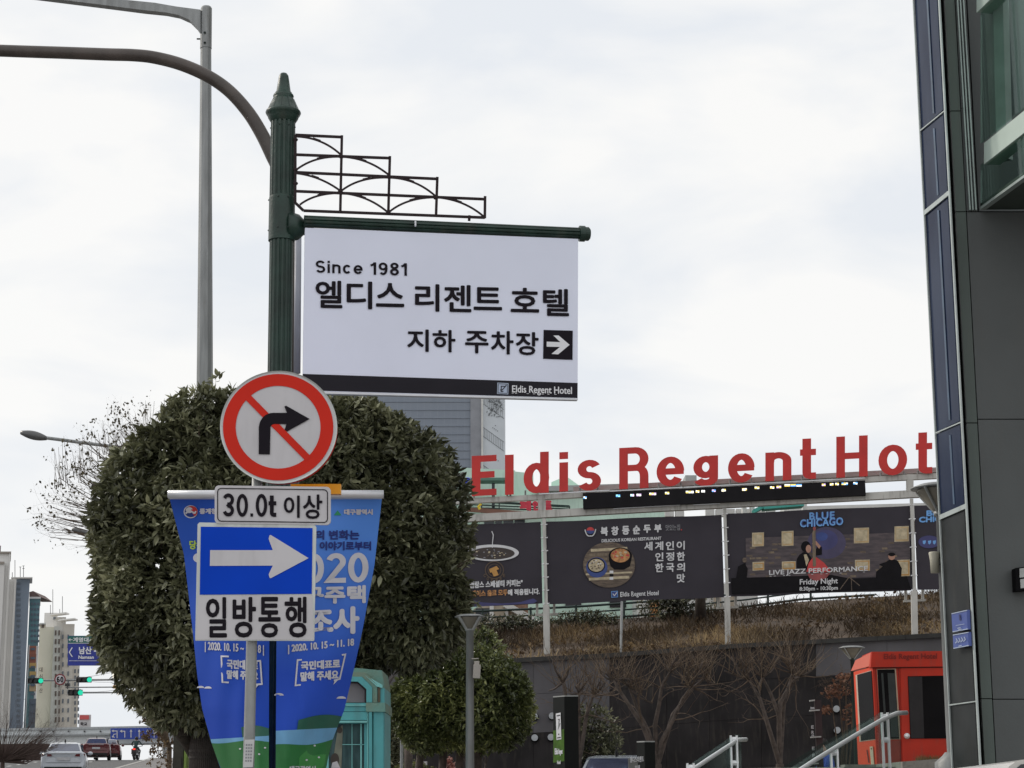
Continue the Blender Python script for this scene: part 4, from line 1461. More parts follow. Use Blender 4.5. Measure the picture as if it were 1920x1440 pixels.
def rust_bush():
    Y = 41
    b = U(1575, 1440, Y)
    r = thing('rust_leaved_bush', 'thin bush with curled rust coloured leaves left of the red booth', 'bush', (b.x, b.y, gz(Y)))
    mb = MB(); rg = random.Random(6); tips = []
    base = Vector((b.x, b.y, gz(Y)))
    for tx, ty in ((1572, 1290), (1585, 1275), (1600, 1290), (1560, 1320), (1590, 1330)):
        q = U(tx, ty, Y + rg.uniform(-.3, .3))
        mb.tube([base, base.lerp(q, .6) + rdir(rg) * .1, q], [.03, .02, .012], 5, cap=False)
        for _ in range(3): branchy(mb, q, (rdir(rg) + Vector((0, 0, .2))).normalized(), .3, .01, 2, rg, .8, .1, 3, .6, tips, 2, .3, 3)
    mb.build('branches', M['twig'], r)
    VS, FS, TN = [], [], []
    G = leaf_geo(.075, .05, .4, .8)
    for i in range(420):
        c = rg.choice([(1575, 1292, 28, 14), (1588, 1272, 22, 12), (1562, 1300, 20, 12), (1595, 1340, 16, 22), (1548, 1330, 8, 6)])
        a_, q_ = rg.uniform(0, 6.3), rg.random() ** .6
        put_leaf(VS, FS, TN, G, U(c[0] + c[2] * q_ * math.cos(a_), c[1] + c[3] * q_ * math.sin(a_), Y + rg.uniform(-.3, .3)), rdir(rg), rg.uniform(-2, 2), rg.uniform(.6, 1.3), rg.random())
    o = bpy.data.objects.new('leaves', leaf_mesh('leaves', VS, FS, TN, M['leaf_rust'], ORG[r.name]))
    COL.objects.link(o); o.parent = r; o['kind'] = 'stuff'
rust_bush()
# trunk and thin pole on the slope
mb = MB()
p = slope_pt(1313, .75)
mb.tube([p, p + Vector((.02, 0, .6)), p + Vector((0, 0, 2.6))], [.16, .13, .12], 10)
tag(mb.build('tree_trunk', M['bark'], smooth=True), 'dark bare tree trunk rising behind the banners above the bank', 'tree')
mb = MB()
p = slope_pt(1164, .02)
mb.tube([p, U(1166, 1128, 44.8)], .03, 8)
tag(mb.build('thin_post', M['galv']), 'thin grey post standing on the bank left of the middle steel post', 'post')

# railing at the top of the bank
rail = thing('railing', 'dark green pipe railing along the top of the bank in front of the mint building', 'railing', tuple(slope_pt(1150, 1)))
rm = mat('dark_green_rail', (.012, .035, .03), .5, 0, .2)
for off_, rr_ in ((0, .03), (-13, .022), (-25, .03)):
    mb = MB()
    pts = [U(px, stop_(px) + off_ - 4, YT + .2) for px in (860, 1000, 1100, 1200, 1300, 1400, 1500, 1640)]
    mb.tube(pts, rr_, 8)
    mb.build('rail', rm, rail)
for px in (905, 1000 - 5, 1080, 1170, 1262, 1345, 1440, 1520):
    mb = MB()
    mb.tube([U(px, stop_(px) + 3, YT + .2), U(px, stop_(px) - 32, YT + .2)], .03, 8)
    mb.build('rail_post', rm, rail)

# ------------------------------------------------------------------ steel letter frame
YF0, YF1 = 45.2, 44.0     # left end, right end (at px 880 / 1757)
FP = Plane(U(880, 1100, YF0), U(1757, 1100, YF1))
Fh = FP.hit
frame = thing('sign_frame', 'off white steel frame on three posts carrying red hotel letters above the banners', 'sign', Fh(1362, 1214, 0))
fm = mat('frame_paint', (.52, .51, .48), .6, 0, .12, 2, dirt=.45)
def beamq(x0, x1, yt0, yt1, th, front, back, nm='beam'):
    mb = MB()
    slab(mb, Fh, [(x0, yt0), (x1, yt1), (x1, yt1 + th), (x0, yt0 + th)], front, back)
    return mb.build(nm, fm, frame)
# upper beam in two chords (letters stand on it)
beamq(700, 1990, 943.5, 874.5, 9.5, .08, -.08)
beamq(700, 1990, 974, 903.5, 13.5, .07, -.12)
beamq(1075, 1990, 913, 863.5, 9, -.3, -.5, 'back_plate').data.materials[0] = mat('plate_grey', (.46, .46, .45), .7, 0, .1, 2)
for x0, yt, yb in ((1009, 927, 957), (1700, 889, 921), (1355, 909, 940), (1880, 880, 912)):
    mb = MB()
    slab(mb, Fh, [(x0, yt), (x0 + 13, yt), (x0 + 13, yb), (x0, yb)], .075, -.1)
    mb.build('stub_post', fm, frame)
for xt, yt, ym, yb in ((1017, 972, 1134, 1233), (1355.5, 952, 1121, 1215), (1706.5, 935, 1108, 1195)):
    mb = MB()
    xm = xt + (5.5 if xt > 1300 else 4)
    slab(mb, Fh, [(xt, yt), (xt + 6, yt), (xm + 6, ym + 2), (xm, ym + 2)], .06, -.06)
    xb = xm + 1.5
    slab(mb, Fh, [(xm - 3, ym), (xm + 8, ym), (xb + 8, yb), (xb - 3, yb)], .10, -.10)
    mb.build('post', fm, frame)
    mb = MB()
    for dx in (-14, 18):
        a_ = (xm + dx, ym + 18); 
        mb.tube([Fh(xm + dx, ym - 4, -.35), Fh(xm + dx, ym + 20, -.35)], .035, 6)
    slab(mb, Fh, [(xm - 18, ym + 17), (xm + 24, ym + 15), (xm + 24, ym + 19), (xm - 18, ym + 21)], -.30, -.40)
    mb.build('brace', fm, frame)
    for dx in (-1.2, 7.2):
        mb = MB()
        for i in range(7):
            y = yt + 12 + (ym - yt - 14) * i / 6
            mb.tube([Fh(xt + dx + (xm - xt) * i / 6 - 2.2, y, .07), Fh(xt + dx + (xm - xt) * i / 6 + 2.2, y - 1, .07)], .012, 5)
        mb.build('lacing', M['white_print'], frame)
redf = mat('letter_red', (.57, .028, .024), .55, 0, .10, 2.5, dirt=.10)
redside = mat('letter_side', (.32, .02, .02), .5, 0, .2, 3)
# letters: (char, xl, xr, ytop_cap, ybase)
LET = [('E', 884.5, 931, 855, 930.5), ('l', 947, 963, 853, 928), ('d', 981, 1029, 849, 926), ('i', 1049, 1065, 848, 922), ('s', 1083, 1127, 843, 921), ('R', 1161, 1216, 840, 917.5),
       ('e', 1231, 1283, 838, 913), ('g', 1300, 1346.5, 836, 912.5), ('e', 1365, 1415, 832, 906), ('n', 1435, 1484, 830, 902.5), ('t', 1500, 1530, 823, 899), ('H', 1568, 1627, 819, 896), ('o', 1647, 1701, 815, 892.5), ('t', 1717, 1748, 811.5, 889),
       ('e', 1768, 1820, 808, 884), ('l', 1838, 1854, 805, 881)]
for ch, xl, xr, yt, yb in LET:
    mb = MB()
    Hh = yb - yt
    TV, TH = 16.4, 12.0
    st_ = TV / TH
    w, gl = glyph(ch, .2)
    sxx = (xr - xl) / w
    w, gl = glyph(ch, .2, .74, TV / 2 / sxx if ch not in 'li' else .1, TH / 2 / Hh)
    for j, (p, cl) in enumerate(gl):
        P_ = [(xl + a * sxx, -b * Hh * st_) for a, b in p]
        def mf(x, y, o, xl=xl, yb=yb): return Fh(x, yb + y / st_ - .052 * (x - xl), o)
        ribbon(mb, P_, cl, TV, mf, .16 - .002 * j, 0, .17 - .0015 * j)
    # side faces take the darker paint
    me_name = 'letter'
    for fi, f in enumerate(mb.f):
        pass
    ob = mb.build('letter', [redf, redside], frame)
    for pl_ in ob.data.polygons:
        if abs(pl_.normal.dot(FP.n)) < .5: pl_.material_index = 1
# paint chips / mounting feet
mb = MB()
for ch, xl, xr, yt, yb in LET:
    for x in (xl + 4, xr - 6):
        mb.tube([Fh(x, yb - 6 - .05 * (x - xl), -.02), Fh(x, yb + 4 - .05 * (x - xl), -.02)], .025, 6)
mb.build('letter_foot', M['galv'], frame)
# LED board
mb = MB()
led = [(1092.5, 924.5), (1622, 900.5), (1623.5, 928.5), (1093.5, 954)]
slab(mb, Fh, led, .22, .09)
ledm = mat('led_black', (.014, .013, .015), .7, 0, .15, 3, spec=.12)
lo_ = mb.build('led_display', ledm)
tag(lo_, 'long black message display with scattered lit pixels under the red letters', 'display')
LEDC = {'w': (1, 1, .95), 'b': (.12, .45, 1), 'y': (1, .75, .15), 'p': (.85, .55, 1), 'c': (.35, .85, 1)}
for k, c_ in LEDC.items(): M['led_' + k] = mat('led_' + k, (.1, .1, .1), .5, emis=(c_, 1.6))
px_list = [(1094, 931, 6, 'wb'), (1155, 927.5, 8, 'cb'), (1182, 926.5, 7, 'wcp'), (1193.5, 926, 9, 'wp'), (1217.5, 924, 13, 'wyp'), (1247, 922.5, 8, 'wy'), (1286, 920.5, 15, 'wyw'), (1304.5, 919.5, 7, 'wy'), (1315, 919, 7, 'ww'), (1335, 918, 7, 'pb'), (1354, 917, 7, 'wy'), (1392, 916, 6, 'wy'),
           (1391.5, 915.5, 9, 'yw'), (1415, 912.5, 9, 'wy'), (1444, 912, 8, 'wy'), (1456, 911, 9, 'yp'), (1471, 908, 33, 'wyb'), (1541, 907, 7, 'yp'), (1556, 906, 7, 'yw'), (1566, 905.5, 7, 'wy'), (1578, 905, 12, 'byw'), (1600, 904, 8, 'wb'), (1353, 917.5, 5, 'w')]
for c_ in 'wbypc':
    mb = MB()
    for x, y, w, cs in px_list:
        n = len(cs)
        for r_ in range(2):
            for i in range(n):
                cc = cs[(i + r_) % n]
                if cc != c_: continue
                x0 = x + w * i / n
                flat(mb, Fh, [(x0, y + r_ * 2.2), (x0 + w / n * .92, y + r_ * 2.2 - .1), (x0 + w / n * .92, y + r_ * 2.2 + 1.9), (x0, y + r_ * 2.2 + 2)], .225)
    if mb.v: mb.build('lit_pixels', M['led_' + c_], lo_)
mb = MB()
for x0, x1, y0 in ((1010, 1143, 926.5), (1144, 1280, 921), (1282, 1622, 914)):
    slab(mb, Fh, [(x0, y0 - 1.2), (x1, y0 - 1.2 - (x1 - x0) * .052), (x1, y0 - (x1 - x0) * .052 + .6), (x0, y0 + .6)], .24, .22)
slab(mb, Fh, [(1150, 953), (1275, 946), (1275, 947.4), (1150, 954.4)], .14, .1)
slab(mb, Fh, [(1300, 946), (1350, 943.5), (1350, 944.8), (1300, 947.4)], .14, .1)
mb.build('cover_strip', M['alu'], lo_)

# ------------------------------------------------------------------ advertising banners
dark = mat('banner_charcoal', (.052, .047, .058), .7, 0, .10, 1.2, .05, 5, spec=.15)
prt = [mat('ad_white', (.66, .66, .68), .6), mat('ad_grey', (.26, .26, .28), .6), mat('ad_cream', (.50, .42, .28), .6, 0, .25, 9), mat('ad_orange', (.50, .24, .09), .6, 0, .45, 14), mat('ad_brown', (.13, .095, .07), .6, 0, .5, 7, stretch=(1, 1, 8)),
       mat('ad_red', (.55, .05, .05), .6), mat('ad_blue', (.04, .07, .25), .6), mat('ad_black', (.012, .011, .013), .7, spec=.1), mat('ad_gold', (.50, .26, .07), .6), mat('ad_coffee', (.035, .022, .018), .4, 0, .3, 9),
       mat('ad_brick', (.105, .082, .088), .7, 0, .45, 4, stretch=(1, 1, 4), col2=(.055, .045, .052)), mat('ad_lightblue', (.16, .38, .75), .6), mat('ad_skin', (.45, .24, .17), .6), mat('ad_dimgold', (.12, .08, .05), .6), mat('ad_plum', (.30, .07, .07), .6, 0, .2), mat('ad_tan', (.19, .145, .10), .6, 0, .3, 6, stretch=(6, 1, 1)), mat('ad_indigo', (.055, .055, .17), .6, 0, .2, 2), mat('ad_amber', (.55, .38, .19), .6, 0, .25, 5), mat('ad_glow', (.065, .055, .115), .6)]
def ad(name_label, quad, z=0.0, ground_px=1200):
    b = Fh((quad[0][0] + quad[1][0]) / 2, ground_px)
    root = thing('banner', name_label, 'banner', tuple(b), 'advertising banners under the red letters')
    mb = MB()
    # hem slightly wavy, one tessellated sheet
    n = 24
    vs = []
    for i in range(n + 1):
        t = i / n
        for j in range(7):
            s = j / 6
            x = (quad[0][0] + (quad[1][0] - quad[0][0]) * t) * (1 - s) + (quad[3][0] + (quad[2][0] - quad[3][0]) * t) * s
            y = (quad[0][1] + (quad[1][1] - quad[0][1]) * t) * (1 - s) + (quad[3][1] + (quad[2][1] - quad[3][1]) * t) * s
            if s in (0, 1): y += .7 * math.sin(t * 9) 
            vs.append(Fh(x, y, .012 * math.sin(t * 14 + s * 3) - .015))
    mb.add(vs, [(i * 7 + j, i * 7 + j + 1, (i + 1) * 7 + j + 1, (i + 1) * 7 + j) for i in range(n) for j in range(6)])
    vs2 = [p - FP.n * .004 for p in vs]
    mb.add(vs2, [(i * 7 + j, (i + 1) * 7 + j, (i + 1) * 7 + j + 1, i * 7 + j + 1) for i in range(n) for j in range(6)])
    cl = mb.build('cloth', dark, root, smooth=True)
    return root, cl
rA, cA = ad('leftmost charcoal advertising banner with coffee cup, partly behind the evergreen', [(700, 992), (1014, 978), (1017, 1131), (702, 1148)])
rB, cB = ad('charcoal restaurant banner with round food picture and Korean words', [(1024, 978), (1353, 965), (1358, 1119.5), (1026, 1133)])
rC, cC = ad('jazz banner with double bass player and BLUE CHICAGO neon words', [(1361, 963), (1706, 948), (1712, 1106.5), (1366, 1118.5)])
rD, cD = ad('rightmost banner with blue neon letters, mostly behind the glass corner building', [(1714, 948), (1990, 937), (1996, 1096), (1720, 1106)])
o_ = .012
# --- A coffee
mb = MB()
flat(mb, Fh, ellp(923, 1036.5, 50, 15.5, 44), o_, 0)
flat(mb, Fh, ellp(924, 1037.5, 41, 11.5, 40), o_ + .003, 9)
rg = random.Random(3)
for i in range(30):
    a_, q_ = rg.uniform(0, 6.28), rg.random() ** .5
    flat(mb, Fh, ellp(921 + 33 * q_ * math.cos(a_), 1038 + 8 * q_ * math.sin(a_), rg.uniform(.8, 2.6), rg.uniform(.5, 1.4), 7), o_ + .005 + i * .0001, rg.choice([1, 4, 2, 1]))
ribbon(mb, [(923, 1027), (923.5, 1016), (925, 1003), (922, 996)], False, 1.6, Fh, None, 0, o_ + .009)
cup = [(875, 1045), (971, 1045), (962, 1098), (940, 1128), (905, 1130), (884, 1100)]
flat(mb, Fh, [(885, 1125), (905, 1129.5), (940, 1131.5), (975, 1129), (1000, 1122), (1008, 1127), (1000, 1131.5), (885, 1138)], o_, 16)
mb.build('cup_picture', prt, cA)
mb = MB()
ribbon(mb, ellp(927, 1069, 17, 16, 30), True, 1.6, Fh, None, 13, o_)
ribbon(mb, ellp(927, 1069, 12, 11.5, 30), True, 1.2, Fh, None, 13, o_)
flat(mb, Fh, [(917, 1067), (931, 1061), (936, 1067), (931, 1069), (935, 1078), (926, 1081), (922, 1073), (919, 1074)], o_ + .002, 8)
for i, ch in enumerate('COFFEE'):
    a_ = R(-150 + i * 24)
    x, y = 927 + 21 * math.cos(a_), 1069 - 20 * math.sin(a_)
    text(mb, Fh, ch, x - 2.2, x + 2.2, y - 3, y + 3, 0, .2, o_ + .002, 13)
mb.build('coffee_badge', prt, cA)
mb = MB()
text(mb, Fh, '"탐앤탐스 스페셜티 커피는"', 868, 980, 1091, 1104, -.045, .55, o_, 0)
text(mb, Fh, '베이스 음료 모두', 884, 952, 1107, 1119, -.035, .6, o_, 3)
text(mb, Fh, '에 적용됩니다.', 952, 1012, 1105, 1117, -.04, .6, o_, 0)
mb.build('lettering', prt, cA)
# --- B restaurant
mb = MB()
ribbon(mb, qb((1097, 993), (1099, 1004), (1104, 1005)) + [(1110, 1005)] + qb((1110, 1005), (1115, 1003), (1117, 992)), False, 2, Fh, None, 0, o_)
flat(mb, Fh, ellp(1107, 995, 7.2, 6.2, 24), o_, 6)
flat(mb, Fh, ellp(1107, 994.5, 7.2, 6.2, 14, 0, 180), o_ + .002, 5)
for i, ch in enumerate('북창동순두부'):
    x0 = 1126 + i * 20.1
    text(mb, Fh, ch, x0, x0 + 14, 988 - i * 1.0, 1005 - i * 1.0 - (1.5 if ch in '두부' else 0), -.03, .9, o_, 0)
text(mb, Fh, '맛있는집', 1248, 1275, 984, 995, -.03, .1, o_, 1)
text(mb, Fh, '.', 1276.5, 1279, 992, 994.5, 0, 0, o_, 5)
text(mb, Fh, 'DELICIOUS KOREAN RESTAURANT', 1128, 1240, 1011, 1017, -.045, .25, o_, 0)
ox = lambda c, r: None
for row, (s_txt, x0) in enumerate((('세계인이', 1208), ('인정한', 1228.5), ('한국의', 1228.5), ('맛', 1269))):
    for i, ch in enumerate(s_txt):
        x = x0 + i * 20.2
        y = 1016 + row * 20.5 - (x - 1208) * .025
        text(mb, Fh, ch, x, x + 15.5, y, y + 16.5, -.03, .55, o_, 0)
mb.build('lettering', prt, cB)
mb = MB()
flat(mb, Fh, ellp(1142, 1059, 49, 43, 44), o_, 4)
for i in range(7):
    y = 1030 + i * 9
    w_ = 49 * math.sqrt(max(0, 1 - ((y - 1059) / 43) ** 2))
    ribbon(mb, [(1142 - w_ + 2, y + 2), (1142 + w_ - 2, y - 2)], False, rg.uniform(3, 6), Fh, None, rg.choice([15, 15, 2]), o_ + .002 + i * .0002)
wv = 49 * math.sqrt(1 - (36 / 43) ** 2)
flat(mb, Fh, ellp(1119, 1064, 20, 19, 30), o_ + .006, 6)
flat(mb, Fh, ellp(1118, 1060, 16.5, 14, 30), o_ + .008, 7)
flat(mb, Fh, ellp(1118, 1060, 14.5, 12, 30), o_ + .010, 2)
flat(mb, Fh, [(1141, 1047), (1185, 1044), (1181, 1062), (1170, 1068), (1152, 1068), (1145, 1062)], o_ + .006, 7)
flat(mb, Fh, ellp(1163, 1042, 22, 15.5, 30), o_ + .008, 7)
flat(mb, Fh, ellp(1163, 1041.5, 18, 13, 30), o_ + .010, 3)
for i in range(26):
    a_, q_ = rg.uniform(0, 6.28), rg.random() ** .5
    flat(mb, Fh, ellp(1163 + 14 * q_ * math.cos(a_), 1041 + 9.5 * q_ * math.sin(a_), rg.uniform(1.5, 3.5), rg.uniform(1, 2.2), 8), o_ + .0105 + i * .0001, rg.choice([2, 3, 3, 5, 8]))
for i in range(34):
    a_, q_ = rg.uniform(0, 6.28), rg.random() ** .5
    flat(mb, Fh, ellp(1118 + 12 * q_ * math.cos(a_), 1060 + 9.5 * q_ * math.sin(a_), rg.uniform(1, 2.2), rg.uniform(.8, 1.6), 7), o_ + .0105 + i * .0001, rg.choice([2, 0, 15, 4]))
for y, c_ in ((1070, 0), (1076, 7), (1082, 0)): flat(mb, Fh, [(1143, y), (1150, y), (1150, y + 5), (1143, y + 5)], o_ + .008, c_)
mb.build('food_picture', prt, cB)
mb = MB()
flat(mb, Fh, [(1146, 1108.5), (1158.5, 1107.8), (1158.8, 1120), (1146.3, 1120.8)], o_, 6)
ribbon(mb, [(1146.5, 1109), (1158, 1108.4), (1158.3, 1119.4), (1146.8, 1120.2)], True, .9, Fh, None, 11, o_ + .002)
ribbon(mb, [(1149, 1113), (1152, 1117), (1157, 1110.5)], False, 1.4, Fh, None, 0, o_ + .004)
serif(mb, Fh, 'Eldis Regent Hotel', 1163, 1235, 1110, 1121.5, -.04, .22, 0, o_)
for x0 in (1163, 1185, 1214): ribbon(mb, [(x0 - .4, 1119 - (x0 - 1163) * .04), (x0 + 3, 1118.9 - (x0 - 1163) * .04)], False, .7, Fh, None, 0, o_ + .003)
mb.build('hotel_logo', prt, cB)
# --- C jazz
mb = MB()
def wallq(x0, x1, y0, y1, off, mi): flat(mb, Fh, [(x0, y0 - (x0 - 1360) * .035), (x1, y0 - (x1 - 1360) * .035), (x1 + 1, y1 - (x1 - 1360) * .035), (x0 + 1, y1 - (x0 - 1360) * .035)], off, mi)
wallq(1398, 1706, 1010, 1092, .006, 10)
for r in range(16):
    for i in range(26):
        if rg.random() < .55: continue
        x = 1400 + i * 11.8 + (r % 2) * 5.5
        y = 1012 + r * 5
        if x + 10 > 1706: continue
        wallq(x, x + 10.4, y, y + 3.6, .008, rg.choice([4, 10, 4, 15]) if rg.random() < .35 else 10)
for x0, x1, y0, y1 in ((1410, 1432.5, 999, 1025), (1465.5, 1488, 996, 1024), (1601, 1629.5, 990, 1019), (1677, 1704, 987, 1016), (1411, 1433, 1054, 1070), (1466, 1492, 1053, 1069), (1603, 1631, 1050, 1071), (1682, 1706, 1050, 1081)):
    flat(mb, Fh, [(x0, y0), (x1, y0 - 1), (x1, y1 - 1), (x0, y1)], .012, 2)
    flat(mb, Fh, [(x0 + 2, y0 + 2), (x1 - 1, y0 + 1), (x1 - 1, y1 - 2), (x0 + 2, y1 - 2)], .014, 8 if y0 > 1040 else 17)
    flat(mb, Fh, [(x0 + 3, y0 + 3), (x1 - 3, y0 + 3), (x1 - 3, y1 - 5), (x0 + 3, y1 - 4)], .016, 2)
# blue stage light on the printed wall
flat(mb, Fh, ellp(1550, 1018, 36, 30, 30), .0085, 18)
flat(mb, Fh, ellp(1547, 1012, 24, 19, 24), .010, 16)
flat(mb, Fh, ellp(1541, 1006, 11, 8, 24), .011, 6)
mb.build('stage_picture', prt, cC)
mb = MB()
# bass player
flat(mb, Fh, [(1494, 1068), (1494, 1048), (1499, 1040), (1507, 1035), (1516, 1038), (1524, 1050), (1522, 1068)], .018, 7)
flat(mb, Fh, ellp(1511, 1025, 9, 10.5, 20), .020, 7)
flat(mb, Fh, ellp(1516, 1029, 5, 7.5, 16), .0215, 12)
flat(mb, Fh, [(1507, 1040), (1512, 1039), (1517, 1050), (1512, 1062)], .0215, 2)
flat(mb, Fh, [(1528, 1042), (1541, 1040), (1541, 1026), (1535, 1021), (1530, 1030)], .019, 7)
flat(mb, Fh, [(1522, 1020), (1528, 1012), (1539, 1024), (1536, 1029), (1528, 1020)], .0215, 12)
flat(mb, Fh, [(1512, 1072), (1516, 1056), (1524, 1045), (1531, 1045), (1545, 1055), (1557, 1070), (1558, 1073)], .0225, 5)
flat(mb, Fh, [(1514, 1076), (1557, 1074), (1549, 1084), (1530, 1090), (1518, 1084)], .0225, 14)
flat(mb, Fh, [(1524, 1062), (1523, 1000), (1526, 990), (1529, 993), (1530, 1062)], .024, 15)
flat(mb, Fh, ellp(1527, 991, 3, 4, 12), .025, 14)
mb.build('bass_player_picture', prt, cC)
mb = MB()
flat(mb, Fh, [(1640, 1104), (1643, 1072), (1655, 1062), (1648, 1058), (1660, 1054), (1672, 1047), (1684, 1052), (1691, 1066), (1688, 1104)], .018, 7)
flat(mb, Fh, ellp(1672, 1043, 6.5, 7, 16), .020, 12)
flat(mb, Fh, ellp(1672, 1039.5, 6.5, 3.5, 14), .022, 7)
flat(mb, Fh, [(1380, 1085), (1384, 1062), (1396, 1056), (1402, 1066), (1400, 1085)], .018, 7)
flat(mb, Fh, ellp(1396, 1050, 4, 5, 12), .019, 4)
flat(mb, Fh, [(1371, 1084), (1560, 1078), (1600, 1086), (1700, 1080), (1708, 1104), (1372, 1114)], .017, 7)
ribbon(mb, [(1575, 1105), (1592, 1082), (1612, 1098)], False, 1.5, Fh, None, 4, .0195)
ribbon(mb, [(1596, 1080), (1597, 1108)], False, 1.2, Fh, None, 4, .0197)
mb.build('musician_picture', prt, cC)
mb = MB()
for j in range(2):
    o2_ = .026 + .003 * j
    strokeb = (1.5, .45)[j]; mi_ = (6, 11)[j]
    text(mb, Fh, 'BLUE', 1517.5, 1565, 961, 975, -.05, strokeb, o2_, mi_, 1.15)
    text(mb, Fh, 'CHICAGO', 1500, 1581, 974, 989, -.055, strokeb, o2_, mi_, 1.1)
mb.build('neon_words', prt, cC)
mb = MB()
text(mb, Fh, 'LIVE JAZZ PERFORMANCE', 1442, 1627, 1069, 1081, -.045, .3, .026, 0, 1.0)
for x0 in (1445, 1453, 1470, 1480, 1523, 1540, 1550, 1576, 1620):
    ribbon(mb, [(x0 - 2, 1080.5 - (x0 - 1442) * .045), (x0 + 2, 1080.4 - (x0 - 1442) * .045)], False, .8, Fh, None, 0, .028)
text(mb, Fh, 'Friday Night', 1499.5, 1571, 1086, 1099.5, -.035, .3, .026, 0)
text(mb, Fh, '8:30pm - 10:30pm', 1499, 1571, 1100.5, 1110, -.03, .25, .026, 0)
mb.build('lettering', prt, cC)
# --- D
mb = MB()
text(mb, Fh, 'BLUE', 1737, 1784, 957, 968, -.04, .8, .012, 11)
text(mb, Fh, 'CHICAGO', 1723, 1804, 969, 980, -.04, .8, .012, 11)
flat(mb, Fh, ellp(1742, 1016, 20, 12, 20), .011, 16)
for x in (1733, 1743, 1752): flat(mb, Fh, [(x - 3, 1014), (x + 3, 1013), (x + 2.5, 1018), (x, 1021), (x - 2.5, 1019)], .014, 11)
mb.build('neon_words', prt, cD)

# ------------------------------------------------------------------ mint building
def pbox(mb, x0, x1, yt, Y, D, zb, mi=0, ytr=None, skew=None):
    """block whose front face spans px x0..x1 with its top at py yt (ytr at the right), depth D, down to height zb"""
    a, b = U(x0, yt, Y), U(x1, yt if ytr is None else ytr, Y)
    V = [(a.x, Y, zb), (b.x, Y, zb), (b.x, Y, b.z), (a.x, Y, a.z)]
    skew = (Y > 250) if skew is None else skew
    V += [(x + (b.x * D / Y if skew else 0), Y + D, z) for x, y, z in V]
    return mb.add(V, [(0, 1, 2, 3), (5, 4, 7, 6), (0, 4, 5, 1), (3, 2, 6, 7), (0, 3, 7, 4), (1, 5, 6, 2)], mi)
mint = mat('mint_render', (.56, .74, .64), .85, 0, .10, .6, .05, 30, dirt=.15)
grey_cap = mat('grey_parapet', (.36, .37, .37), .8, 0, .12, 1)
glassd = mat('dark_glass', (.03, .035, .04), .12, 0, .2, 2)
YM = 62.0
zb_ = U(1100, 1180, YM).z - 1.5
mroot = thing('mint_building', 'pale mint green low building behind the steel letter frame', 'building', (U(1100, 1180, YM).x, YM, zb_))
mb = MB()
pbox(mb, 780, 966, 872, YM + .5, 10, zb_, 0, 882)
pbox(mb, 966, 1000, 884, YM + .52, 10, zb_, 0, 888)
pbox(mb, 900, 1220, 935, YM, .48, zb_, 0, 917)
pbox(mb, 1000, 1250, 918, YM + .02, 9, zb_, 0, 912)
pbox(mb, 1220, 1245, 930, YM - .02, .9, zb_)
mb.build('wall', mint, mroot)
mb = MB()
A2, B2, C2, D2 = U(1034, 912, YM + 2), U(1034, 905, YM + 2), U(1062, 894, YM + 2), U(1082, 910, YM + 2)
vv = [U(1034, 918, YM + 2), U(1034, 904, YM + 2), U(1055, 895, YM + 2), U(1066, 896, YM + 2), U(1084, 909, YM + 2), U(1084, 918, YM + 2)]
mb.add(vv + [p + Vector((0, 4, 0)) for p in vv], [tuple(range(6)), tuple(range(6, 12))[::-1]] + [(i, 6 + i, 6 + (i + 1) % 6, (i + 1) % 6) for i in range(6)])
mb.build('roof_cabin', mint, mroot)
mb = MB()
pbox(mb, 1005, 1420, 912, YM - .3, .3, U(1200, 922, YM).z, 0, 899)
pbox(mb, 1285, 1306, 891, YM + 1, 1, U(1300, 905, YM).z)
mb.build('parapet', grey_cap, mroot)
for x0, x1, y0, y1 in ((908, 926, 976, 990), (929, 941, 976, 990), (944, 962, 975, 990), (965, 984, 974, 990), (1060, 1090, 1128, 1137), (1143, 1174, 1126, 1139)):
    mb = MB()
    a, b = U(x0, y0, YM - .02), U(x1, y1, YM - .02)
    mb.box(((a.x + b.x) / 2, YM - .02, (a.z + b.z) / 2), (b.x - a.x, .06, a.z - b.z))
    mb.build('window', glassd, mroot)
# canopy, pipe and rail of the left wing
mb = MB()
a, b = U(866, 899, YM - .6), U(958, 901, YM - .6)
mb.box(((a.x + b.x) / 2, YM - .3, a.z), (b.x - a.x, .7, .09))
mb.build('canopy', mat('canopy_green', (.10, .22, .17), .7), mroot)
mb = MB()
a = U(925, 935, YM - .3)
mb.tube([U(925, 906, YM - .3), U(925, 965, YM - .3)], .05, 8)
mb.build('drain_pipe', glassd, mroot)
mb = MB()
for y0, y1 in ((940, 951), (946, 954.5), (952, 958), (938, 948.5)):
    mb.tube([U(880, y0, YM - .7), U(1068, y1, YM - .7)], .022, 6)
for x in (903, 936, 990, 1068):
    mb.tube([U(x, 941 + (x - 903) * .05, YM - .7), U(x, 962, YM - .7)], .022, 6)
mb.build('stair_rail', rm, mroot)
mb = MB()
mb.beam(U(870, 955, YM - .75), U(1030, 966, YM - .75), .08, .14)
mb.build('brown_ledge', mat('brown_ledge', (.20, .10, .07), .7), mroot)
PM = Plane(U(900, 950, YM - .8), U(1070, 950, YM - .8))
psg = thing('shop_sign', 'red Korean paint shop letters fixed on the green stair rail', 'sign', PM.hit(1010, 960))
for ch, x0, x1 in (('페', 974, 996), ('인', 998, 1013), ('트', 1017, 1036)):
    mb = MB()
    text(mb, PM.hit, ch, x0, x1, 938, 957.5, .03, 1.5, .03)
    mb.build('letter', mat('sign_letter_red', (.55, .03, .06), .5), psg)
